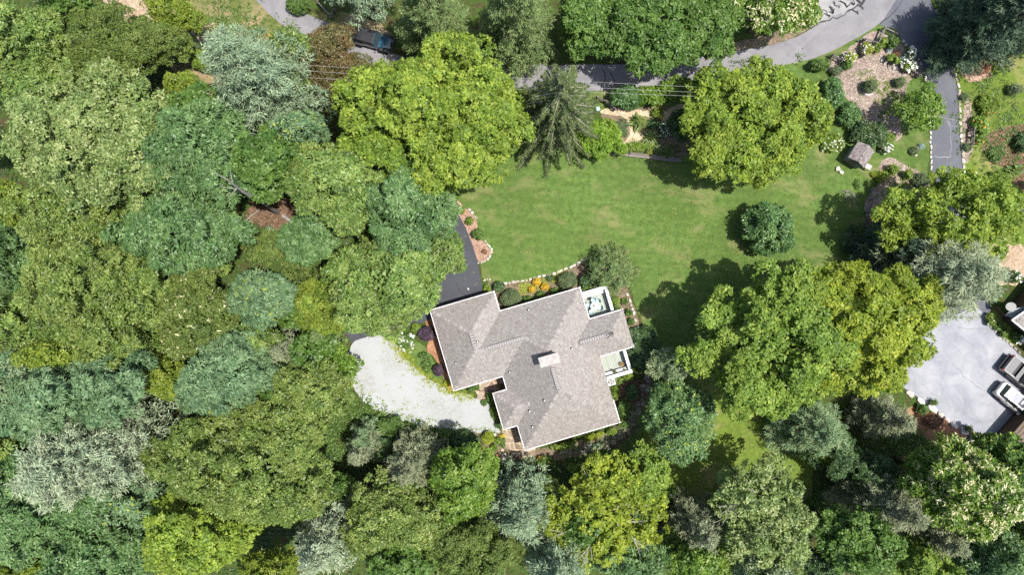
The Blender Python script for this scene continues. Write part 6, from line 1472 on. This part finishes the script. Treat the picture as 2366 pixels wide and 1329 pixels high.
rail_fence('split-rail fence in the middle bay of the wood-chip circle, beside the yellow-green hydrangea', [(1988,132),(1984,124),(1991,97),(1986,96),(2015,104)], seed=2)
rail_fence('split-rail fence at the top corner of the wood-chip circle', [(2023,98),(2035,70),(2069,86)], seed=3)
rail_fence('split-rail fence corner beside the white hydrangeas at the driveway', [(2094,164),(2115,178),(2134,162)], seed=4)
rail_fence('weathered split-rail fence at the lawn edge under the driveway maple', [(2034,422),(2009,440),(2008,462),(1998,492),(1994,525)], seed=5)
rail_fence('short rail fence on the hillside beside the orange flowers', [(2239,302),(2238,318),(2236,335)], seed=6)
rail_fence('split-rail fence beside the bend of the upper road, left of the parked off-roader', [(740,12),(768,42),(774,30)], seed=7)
rail_fence('old split-rail fence above the wood-chip path beside the hedge', [(1378,228),(1398,238),(1418,255)], seed=8)
# timbers
te = empty('timber_edging', G(1415, 353), 0, 'long weathered timber edging between the centre garden and the lawn', 'edging'); o0 = G(1415, 353)
for a, b in (((1415, 353), (1452, 359)), ((1453, 359), (1500, 364)), ((1501, 364), (1540, 369)), ((1541, 369), (1575, 372))):
    MB().bar(G(*a, .14) - o0, G(*b, .14) - o0, .24, .26, .8).build('timber', HM['wood_grey'], te)
    MB().bar(G(a[0] + 3, a[1] - 5, .30) - o0, G(b[0] - 3, b[1] - 5, .30) - o0, .18, .2, .4).build('timber', HM['wood_grey'], te)
tag(MB().bar(G(1976, 213, .06), G(1987, 219, .06), .14, .1, 1).build('split_log', HM['lead']), 'pale split log left of the foot of the large juniper ball', 'log').location = G(2000, 217) - G(1981, 216)
tag(MB().bar(G(2007, 219, .06), G(2017, 217, .06), .14, .1, 1).build('split_log', HM['lead']), 'pale split log right at the foot of the large juniper ball', 'log')
tag(MB().box(G(1381, 252, .25), (.42, .42, .5), .3).build('garden_box', plain('mint_green_plastic', (.30, .48, .42), .5), bevel=.04), 'mint green box at the start of the wood-chip path beside the spruce', 'box')

# ------------------------------------------------------------------ power lines and their poles
WIRE = plain('power_cable', (.42, .42, .43), .5)
pl = empty('power_line', (0, 0, 0), 0, 'three thin power cables over the road hedge, from blue pine to round maple', 'power line')
POLE_A, POLE_B, POLE_C = G(640, 148, 8.5), G(1745, 228, 6.0), G(2010, -30, 8.5)
def cable(a, b, sag, parent, rad=.009):
    P = []
    for i in range(17):
        t = i / 16; P.append(a.lerp(b, t) + Vector((0, 0, -sag * 4 * t * (1 - t))))
    MB().tube(P, rad, 5).build('cable', WIRE, parent)
for a, b, s in (((640, 145), (1742, 206), .5), ((640, 158), (1742, 218), .6), ((700, 178), (1742, 226), .6)):
    cable(G(*a, 8.4), G(*b, 5.8), s, pl)
pl2 = empty('power_line', (0, 0, 0), 0, 'thin pair of power cables crossing the road bend at the upper right', 'power line')
for a, b, s in (((1742, 206), (2005, -40), .3), ((1742, 212), (2012, -40), .4)): cable(G(*a, 5.8), G(*b, 8.4), s, pl2, .009)
for p, lb in ((POLE_A, 'wooden power pole hidden behind the big blue pine'), (POLE_B, 'wooden power pole inside the round maple by the road')):
    e = empty('power_pole', (p.x, p.y, 0), 0, lb, 'power pole'); MB().tube([(0, 0, -.1), (0, 0, p.z + .2)], [.15, .11], 8).build('pole', BARKG, e); MB().box((0, 0, p.z - .25), (.12, 1.3, .12)).build('crossarm', BARKG, e)

# ------------------------------------------------------------------ house and garage at the right edge, pale shed at the bottom
BROWN = mat_tint('brown_board', [(0.0, (.060, .042, .030)), (1.0, (.105, .076, .055))], .85, .2, 6.0, .2)
SLATE = plain('blue_grey_metal', (.20, .235, .26), .5, .4)
nh = empty('neighbour_house', G(2366, 720), math.radians(-52), 'brown board-sided house with a grey shingle roof cut by the right picture edge', 'house'); base = G(2366, 720)
def NL(px, py, z):                                       # photo point at height z in the neighbour house's own axes
    p = G(px, py, z) - base; a = math.radians(52); return Vector((p.x * math.cos(a) - p.y * math.sin(a), p.x * math.sin(a) + p.y * math.cos(a), z))
# rear block: low deck and brown boarded wall running from the corner up to the right
a = NL(2330, 702, 0); b = NL(2368, 655, 0)
w0 = (b - a); L = w0.length; e = w0 / L; nn = Vector((e.y, -e.x, 0))
if nn.dot(NL(2420, 720, 0) - a) < 0: nn = -nn
for k in range(10):
    MB().bar(a + nn * .25 + Vector((0, 0, .15 + k * .25)) - e * .2, b + nn * .25 + e * 3 + Vector((0, 0, .15 + k * .25)), .05, .24, (k * .41) % 1).build('wall_board', BROWN, nh)
MB().bar(a + nn * 3.2 + Vector((0, 0, 1.2)), b + nn * 3.2 + e * 3 + Vector((0, 0, 1.2)), 5.8, 2.35, .3).build('body', BROWN, nh)
for k in range(12):
    MB().bar(a + nn * (.42 + k * .27) + Vector((0, 0, 2.42)), b + nn * (.42 + k * .27) + e * 3 + Vector((0, 0, 2.42)), .25, .05, (k * .37) % 1).build('deck_board', BROWN, nh)
# lower metal porch roof
q = [NL(2322, 729, 1.6), NL(2338, 715, 2.0), NL(2380, 706, 2.2), NL(2380, 722, 2.2), NL(2345, 737, 1.9)]
m = MB(); m.face([Vector(p) for p in q]); m.face([Vector(p) - Vector((0, 0, .12)) for p in q][::-1])
for i in range(5): m.face([q[i], q[(i + 1) % 5], q[(i + 1) % 5] - Vector((0, 0, .12)), q[i] - Vector((0, 0, .12))])
pr = m.build('porch_roof', SLATE, nh)
for f in (.25, .5, .75): MB().bar(q[0].lerp(q[4], f) + Vector((0, 0, .03)), q[1].lerp(q[2], f) + Vector((0, 0, .03)), .04, .05).build('seam', SLATE, pr)
MB().tube([NL(2336, 709, .8), NL(2336, 709, 2.3)], .45, 14).build('water_tank', plain('pale_tank', (.42, .42, .40), .5), nh)
# shingled front roof corner with its gutter
c_ = NL(2341, 740, 2.8); d1 = NL(2380, 713, 2.8) - c_; d2 = NL(2380, 772, 2.8) - c_; up_ = Vector((0, 0, 1))
d1n, d2n = d1.normalized(), d2.normalized(); apex = c_ + d1n * 5 + d2n * 5 + up_ * 2.0
m = MB(); m.face([c_, c_ + d1n * 9, apex], .5); m.face([c_, apex, c_ + d2n * 9], .5); fr = m.build('front_roof', HM['deckroof'], nh); m = MB(); r = random.Random(77)
for dn, other in ((d1n, d2n), (d2n, d1n)):
    # courses parallel to each eave
    pn = (other - dn * other.dot(dn)).normalized(); H_ = (apex - c_).dot(pn)
    off = (apex - c_).dot(dn)
    for k in range(34):
        f0, f1 = k * .15 / H_, (k + 1.1) * .15 / H_
        if f1 > 1: break
        s0 = off * f0; x = s0
        while x < 9 - 4 * f0:
            w = r.uniform(.2, .34); t = r.random(); z0, z1 = 2.0 * f0, 2.0 * f1
            A = c_ + dn * x + pn * H_ * f0 + up_ * (z0 + .03); B = A + dn * (w - .012); C2 = c_ + dn * (x + w - .012) + pn * H_ * f1 + up_ * (z1 + .008); D2 = c_ + dn * x + pn * H_ * f1 + up_ * (z1 + .008)
            fc = m.face([A, B, C2, D2], t); x += w
for f in m.bm.faces:
    f.normal_update()
    if f.normal.z < 0: f.normal_flip()
o = m.build('shingles', HM['shingle'], fr); o['kind'] = 'stuff'
for dn, ot in ((d1n, d2n), (d2n, d1n)):
    MB().bar(c_ - ot * .08 - dn * .1 + up_ * -.02, c_ - ot * .08 + dn * 9 + up_ * -.02, .13, .12).build('gutter', HM['gutter'], nh)
m = MB(); i0 = c_ + d1n * .5 + d2n * .5
m.face([i0 - up_ * 2.8, i0 + d1n * 8 - up_ * 2.8, i0 + d1n * 8 - up_ * .15, i0 - up_ * .15]); m.face([i0 - up_ * 2.8, i0 + d2n * 8 - up_ * 2.8, i0 + d2n * 8 - up_ * .15, i0 - up_ * .15]); m.build('wall', BROWN, nh)
MB().bar(NL(2303, 710, .2), NL(2326, 736, .2), .12, .4).build('planter_edge', plain('rust_timber', (.26, .13, .075), .85), nh)

ga = empty('garage', G(2352, 1015), math.radians(37), 'low brown-topped garage wall and roof corner at the bottom of the parking pad', 'garage'); gb = G(2352, 1015)
def GL(px, py, z):
    p = G(px, py, z) - gb; a = -math.radians(37); return Vector((p.x * math.cos(a) - p.y * math.sin(a), p.x * math.sin(a) + p.y * math.cos(a), z))
p0, p1 = GL(2334, 1008, 2.3), GL(2374, 962, 2.3); e = (p1 - p0).normalized(); nn = Vector((e.y, -e.x, 0))
if nn.dot(GL(2420, 1040, 2.3) - p0) < 0: nn = -nn
MB().bar(p0 + nn * 2.6 + Vector((0, 0, -1.2)) - e * .6, p1 + nn * 2.6 + Vector((0, 0, -1.2)) + e * 3, 4.6, 2.2).build('wall', BROWN, ga)
tanw = mat_tint('tan_roof_board', [(0.0, (.15, .115, .085)), (1.0, (.22, .175, .135))], .9, .2, 5.0, .25)
for k in range(4): MB().bar(p0 + nn * (.20 + k * .36) + Vector((0, 0, .02 + k * .05)) - e * .6, p1 + nn * (.20 + k * .36) + Vector((0, 0, .02 + k * .05)) + e * 3, .345, .06, k / 4).build('roof_board', tanw, ga)
MB().bar(p0 + nn * 3.2 + Vector((0, 0, .1)) - e * .6, p1 + nn * 3.2 + Vector((0, 0, .1)) + e * 3, 3.4, .1).build('roof_panel', SLATE, ga)

ps = empty('pale_shed', G(1738, 1190), math.radians(25), 'pale bluish-white shed roof showing through the trees at the bottom', 'shed')
MB().box((0, 0, .95), (2.2, 2.6, 1.9)).build('wall', SLATE, ps); m = MB()
PW = plain('pale_blue_metal', (.50, .55, .62), .45, .4)
for s_ in (-1, 1):
    for k in range(6): m = MB(); y = -1.55 + k * .52; m.face([(s_ * 1.35, y, 1.9), (s_ * 1.35, y + .50, 1.9), (0, y + .50, 2.5), (0, y, 2.5)]); m.face([(s_ * 1.35, y, 1.86), (s_ * 1.35, y + .50, 1.86), (s_ * 1.35, y + .50, 1.9), (s_ * 1.35, y, 1.9)]); m.build('roof_panel', PW, ps)

# ------------------------------------------------------------------ vehicles
VM = {'white': plain('pearl_white_paint', (.50, .485, .46), .22, .5, coat=.6, var=.03), 'silver': plain('silver_grey_paint', (.155, .155, .158), .3, .5, .45, .6, var=.03), 'teal': plain('teal_blue_paint', (.016, .075, .125), .25, .5, .1, .7, var=.05),
      'glass': plain('car_glass', (.035, .05, .055), .05, .7), 'wind': plain('green_windscreen', (.10, .145, .125), .05, .7), 'roofglass': plain('sunroof_glass', (.065, .068, .085), .05, .8),
      'tyre': plain('tyre_rubber', (.020, .020, .022), .85), 'rim': plain('alloy_rim', (.42, .42, .43), .3, .5, .8), 'red': plain('red_lamp', (.42, .02, .02), .2, .5), 'clear': plain('clear_lamp', (.60, .60, .62), .15, .6),
      'black': plain('black_vinyl', (.012, .013, .018), .6), 'trim': plain('dark_trim', (.03, .03, .033), .6), 'chrome': plain('chrome_trim', (.60, .60, .62), .15, .5, .95), 'liner': plain('grey_bed_liner', (.17, .17, .175), .8), 'cover': plain('grey_bed_cover', (.15, .15, .152), .6)}
def hull_rings(st):
    """st: (x, half width, z bottom, z belt, z top, top half width)"""
    R = []
    for x, w, zb, zm, zt, wt in st:
        R.append([(x, -w * .90, zb), (x, -w, zb + (zm - zb) * .45), (x, -w * .97, zm), (x, -wt, zt), (x, 0, zt + .035), (x, wt, zt), (x, w * .97, zm), (x, w, zb + (zm - zb) * .45), (x, w * .90, zb)])
    return R
def wheel(parent, x, y, R=.36, wd=.23):
    s = 1 if y > 0 else -1
    m = MB(); m.lathe([(R * .60, -wd / 2), (R * .94, -wd / 2), (R, -wd * .3), (R, wd * .3), (R * .94, wd / 2), (R * .60, wd / 2)], n=20); m.bm.transform(Matrix.Rotation(math.pi / 2, 4, 'X'))
    t = m.build('wheel', VM['tyre'], parent, True); t.location = (x, y, R)
    m = MB(); m.lathe([(0, wd * .38), (R * .15, wd * .42), (R * .58, wd * .38), (R * .62, wd * .45), (R * .62, -wd * .4), (0, -wd * .4)], n=20); m.bm.transform(Matrix.Rotation(-s * math.pi / 2, 4, 'X')); m.build('rim', VM['rim'], t)
def flat(pts, name, mat, parent, th=.012):
    m = MB(); P = [Vector(p) for p in pts]; n = (P[1] - P[0]).cross(P[2] - P[0]).normalized()
    m.loft([[p for p in P], [p + n * th for p in P]]); return m.build(name, mat, parent)

# crossover, nose to local +x
cr_ = empty('crossover_car', G(2344, 926.5, .55), math.radians(-39.5), 'white crossover with a dark glass roof panel, nose against the garage', 'car'); cr_.location.z = Z3 + .01
st = [(-2.34, .62, .45, .75, .95, .56), (-2.22, .84, .30, .80, 1.02, .74), (-1.6, .92, .25, .86, 1.05, .80), (-.6, .93, .22, .88, 1.04, .82), (.55, .93, .22, .88, 1.02, .82), (.95, .92, .22, .86, 1.00, .80), (1.7, .90, .25, .80, .92, .74), (2.15, .80, .30, .70, .80, .62), (2.36, .55, .40, .58, .66, .42)]
MB().loft(hull_rings(st)).build('body', VM['white'], cr_, True)
gh = [(-2.05, .70, 1.03, 1.05, .66), (-1.72, .74, 1.03, 1.48, .60), (-1.0, .76, 1.03, 1.62, .60), (0.0, .76, 1.03, 1.63, .60), (.55, .76, 1.02, 1.54, .60), (1.18, .74, .98, 1.01, .68)]
MB().loft([[(x, -w, zb), (x, -wt, zt), (x, 0, zt + .03), (x, wt, zt), (x, w, zb)] for x, w, zb, zt, wt in gh]).build('cabin', VM['glass'], cr_)
rp = [(-1.78, .585, 1.475), (-1.0, .60, 1.635), (0.0, .60, 1.645), (.60, .595, 1.545)]
m = MB(); m.loft([[(x, -w, z), (x, 0, z + .03), (x, w, z), (x, w, z - .03), (x, -w, z - .03)] for x, w, z in rp]); rfp = m.build('roof', VM['white'], cr_, True)
flat([(-.25, -.44, 1.679), (.48, -.44, 1.592), (.48, .44, 1.592), (-.25, .44, 1.679)], 'sunroof', VM['roofglass'], rfp)
flat([(-1.05, -.44, 1.668), (-.30, -.44, 1.680), (-.30, .44, 1.680), (-1.05, .44, 1.668)], 'roof_glass_panel', plain('pale_roof_glass', (.30, .31, .35), .08, .8), rfp)
flat([(.62, -.56, 1.545), (1.16, -.66, 1.055), (1.16, .66, 1.055), (.62, .56, 1.545)], 'windscreen', VM['wind'], cr_, .02)
flat([(-2.04, -.60, 1.09), (-1.80, -.56, 1.475), (-1.80, .56, 1.475), (-2.04, .60, 1.09)][::-1], 'rear_window', VM['glass'], cr_, .02)
for s_ in (-1, 1):
    MB().bar((-1.7, s_ * .56, 1.56), (.35, s_ * .58, 1.65), .04, .05).build('roof_rail', VM['chrome'], cr_)
    for x in (-.9, .1): MB().bar((x, s_ * .775, 1.03), (x - .05, s_ * .635, 1.58), .09, .03).build('pillar', VM['white'], cr_)
    MB().box((.82, s_ * 1.02, 1.05), (.16, .22, .15)).build('mirror', VM['white'], cr_, bevel=.03)
    MB().box((-2.12, s_ * .62, .93), (.26, .28, .16), -s_ * .5).build('tail_light', VM['red'], cr_, bevel=.03)
    MB().box((2.12, s_ * .58, .74), (.30, .24, .10), -s_ * .5).build('headlight', VM['clear'], cr_, bevel=.03)
    for x in (-.35, .65): MB().box((x, s_ * .935, .80), (.20, .03, .035)).build('door_handle', VM['chrome'], cr_)
    for x in (-1.40, 1.38): wheel(cr_, x, s_ * .82)
MB().box((-2.30, 0, .55), (.12, 1.3, .22)).build('rear_bumper', VM['trim'], cr_, bevel=.04)
MB().box((-2.335, 0, .80), (.03, .52, .12)).build('number_plate', VM['clear'], cr_)

# pickup truck
tk = empty('pickup_truck', G(2372, 876, .6), math.radians(-38.5), 'silver-grey pickup truck with a half-open grey bed cover, by the right edge', 'truck'); tk.location.z = Z3 + .01
st = [(-2.86, .90, .50, .85, 1.05, .86), (-2.75, .98, .42, .9, 1.10, .90), (-1.0, 1.0, .40, .92, 1.10, .93), (1.2, 1.0, .40, .92, 1.12, .92), (2.5, .98, .42, .88, 1.08, .84), (2.8, .90, .5, .8, .98, .76)]
bd = MB()
bd.loft([[(x, -w, zb), (x, -w, zm), (x, -wt, 1.02), (x, wt, 1.02), (x, w, zm), (x, w, zb)] for x, w, zb, zm, zt, wt in st]); bd.build('body', VM['silver'], tk, True)
for s_ in (-1, 1): MB().bar((-2.80, s_ * .90, 1.13), (-1.02, s_ * .90, 1.13), .14, .22).build('bed_side', VM['silver'], tk)
MB().bar((-2.80, -.83, 1.13), (-2.80, .83, 1.13), .09, .22).build('tailgate', VM['silver'], tk)
MB().box((-1.95, 0, 1.04), (1.66, 1.62, .03)).build('bed_floor', VM['black'], tk)
MB().box((-2.36, 0, 1.235), (.80, 1.74, .04)).build('bed_cover', VM['cover'], tk, bevel=.012)
MB().box((-1.26, 0, 1.27), (.50, 1.78, .09)).build('bed_cover', VM['cover'], tk, bevel=.02)
MB().box((-2.98, 0, .58), (.20, 1.9, .20)).build('rear_bumper', VM['trim'], tk, bevel=.04)
gh = [(-1.0, .86, 1.05, 1.10, .80), (-.92, .86, 1.05, 1.80, .70), (-.1, .88, 1.05, 1.88, .72), (.75, .88, 1.05, 1.82, .70), (1.45, .86, 1.03, 1.10, .80)]
MB().loft([[(x, -w, zb), (x, -wt, zt), (x, 0, zt + .02), (x, wt, zt), (x, w, zb)] for x, w, zb, zt, wt in gh]).build('cabin', VM['glass'], tk)
m = MB(); m.loft([[(x, -w, z), (x, 0, z + .025), (x, w, z), (x, w, z - .04), (x, -w, z - .04)] for x, w, z in [(-.93, .69, 1.815), (-.1, .71, 1.895), (.78, .69, 1.83)]]); rfp = m.build('roof', VM['silver'], tk, True)
flat([(.05, -.40, 1.924), (.55, -.40, 1.880), (.55, .40, 1.880), (.05, .40, 1.924)], 'sunroof', VM['roofglass'], rfp)
flat([(.80, -.66, 1.83), (1.42, -.78, 1.14), (1.42, .78, 1.14), (.80, .66, 1.83)], 'windscreen', VM['wind'], tk, .02)
m = MB(); m.loft([[(x, -w, .95), (x, -w, z), (x, 0, z + .05), (x, w, z), (x, w, .95)] for x, w, z in [(1.35, .86, 1.12), (2.3, .84, 1.08), (2.75, .70, .98)]]); m.build('bonnet', VM['silver'], tk, True)
for s_ in (-1, 1):
    for x in (-.55, .30): MB().bar((x, s_ * .885, 1.05), (x, s_ * .73, 1.82), .10, .03).build('pillar', VM['silver'], tk)
    MB().box((.95, s_ * 1.12, 1.15), (.20, .26, .22)).build('mirror', VM['trim'], tk, bevel=.03)
    MB().box((-2.83, s_ * .90, .98), (.10, .14, .36)).build('tail_light', VM['red'], tk)
    MB().bar((-.9, s_ * 1.02, .42), (1.2, s_ * 1.02, .42), .16, .06).build('side_step', VM['trim'], tk)
    for x in (-.30, .55): MB().box((x, s_ * 1.005, .90), (.2, .03, .04)).build('door_handle', VM['chrome'], tk)
    for x in (-1.90, 1.85): wheel(tk, x, s_ * .86, .40, .26)

# soft-top off-roader on the upper road
jp = empty('off_roader', G(862, 91.5, .8), math.radians(-15.5), 'teal-blue off-roader with a black soft top on the shaded upper road', 'car'); jp.location.z = Z3 + .004
st = [(-1.95, .74, .50, .90, 1.08, .72), (-1.85, .77, .45, .92, 1.10, .75), (.55, .77, .45, .92, 1.10, .75), (.60, .74, .45, .92, 1.10, .70), (1.85, .60, .50, .90, 1.03, .52), (1.95, .55, .55, .85, .98, .48)]
MB().loft(hull_rings(st)).build('body', VM['teal'], jp, True)
m = MB(); m.loft([[(x, -w, 1.08), (x, -wt, z), (x, 0, z + .03), (x, wt, z), (x, w, 1.08)] for x, w, z, wt in [(-1.90, .74, 1.74, .66), (-1.0, .75, 1.80, .68), (.25, .75, 1.80, .68), (.32, .74, 1.76, .68)]]); m.build('soft_top', VM['black'], jp, bevel=.02)
fl = flat([(.36, -.66, 1.76), (.72, -.70, 1.13), (.72, .70, 1.13), (.36, .66, 1.76)], 'windscreen', VM['glass'], jp, .03)
for a, b in (((.34, -.70, 1.79), (.34, .70, 1.79)), ((.72, -.74, 1.12), (.72, .74, 1.12)), ((.36, -.70, 1.78), (.74, -.74, 1.12)), ((.36, .70, 1.78), (.74, .74, 1.12))): MB().bar(a, b, .075, .06).build('windscreen_frame', VM['teal'], fl)
m = MB(); m.loft([[(x, -w, 1.03), (x, -w * .96, z), (x, 0, z + .04), (x, w * .96, z), (x, w, 1.03)] for x, w, z in [(.80, .66, 1.15), (1.5, .58, 1.13), (1.92, .50, 1.06)]]); m.build('bonnet', VM['teal'], jp, True)
for s_ in (-1, 1):
    MB().loft([[(x, s_ * .62, z), (x, s_ * .90, z), (x, s_ * .90, z - .05), (x, s_ * .62, z - .05)] for x, z in [(.78, .80), (1.0, .92), (1.75, .92), (1.98, .80)]]).build('wing', VM['trim'], jp)
    MB().loft([[(x, s_ * .74, z), (x, s_ * .92, z), (x, s_ * .92, z - .05), (x, s_ * .74, z - .05)] for x, z in [(-1.92, .80), (-1.7, .92), (-1.1, .92), (-.9, .80)]]).build('wing', VM['trim'], jp)
    MB().box((.70, s_ * .93, 1.18), (.08, .20, .16)).build('mirror', VM['trim'], jp, bevel=.02)
    MB().bar((-.25, s_ * .775, .98), (-.08, s_ * .775, .98), .03, .03).build('door_handle', VM['trim'], jp)
    MB().tube([(1.95, s_ * .34, .86), (2.0, s_ * .34, .86)], .10, 12).build('headlight', VM['clear'], jp)
    MB().box((-1.98, s_ * .66, .92), (.07, .14, .22)).build('tail_light', VM['red'], jp)
    for x in (-1.40, 1.30): wheel(jp, x, s_ * .74, .38, .25)
MB().bar((2.08, -.70, .55), (2.08, .70, .55), .16, .14).build('front_bumper', VM['trim'], jp)
MB().bar((-2.05, -.70, .55), (-2.05, .70, .55), .14, .14).build('rear_bumper', VM['trim'], jp)
m = MB(); m.lathe([(.0, -.12), (.30, -.12), (.37, -.06), (.37, .06), (.30, .12), (0, .10)], n=20); m.bm.transform(Matrix.Rotation(math.pi / 2, 4, 'Y')); w_ = m.build('spare_wheel', VM['tyre'], jp, True); w_.location = (-2.14, .08, 1.02)
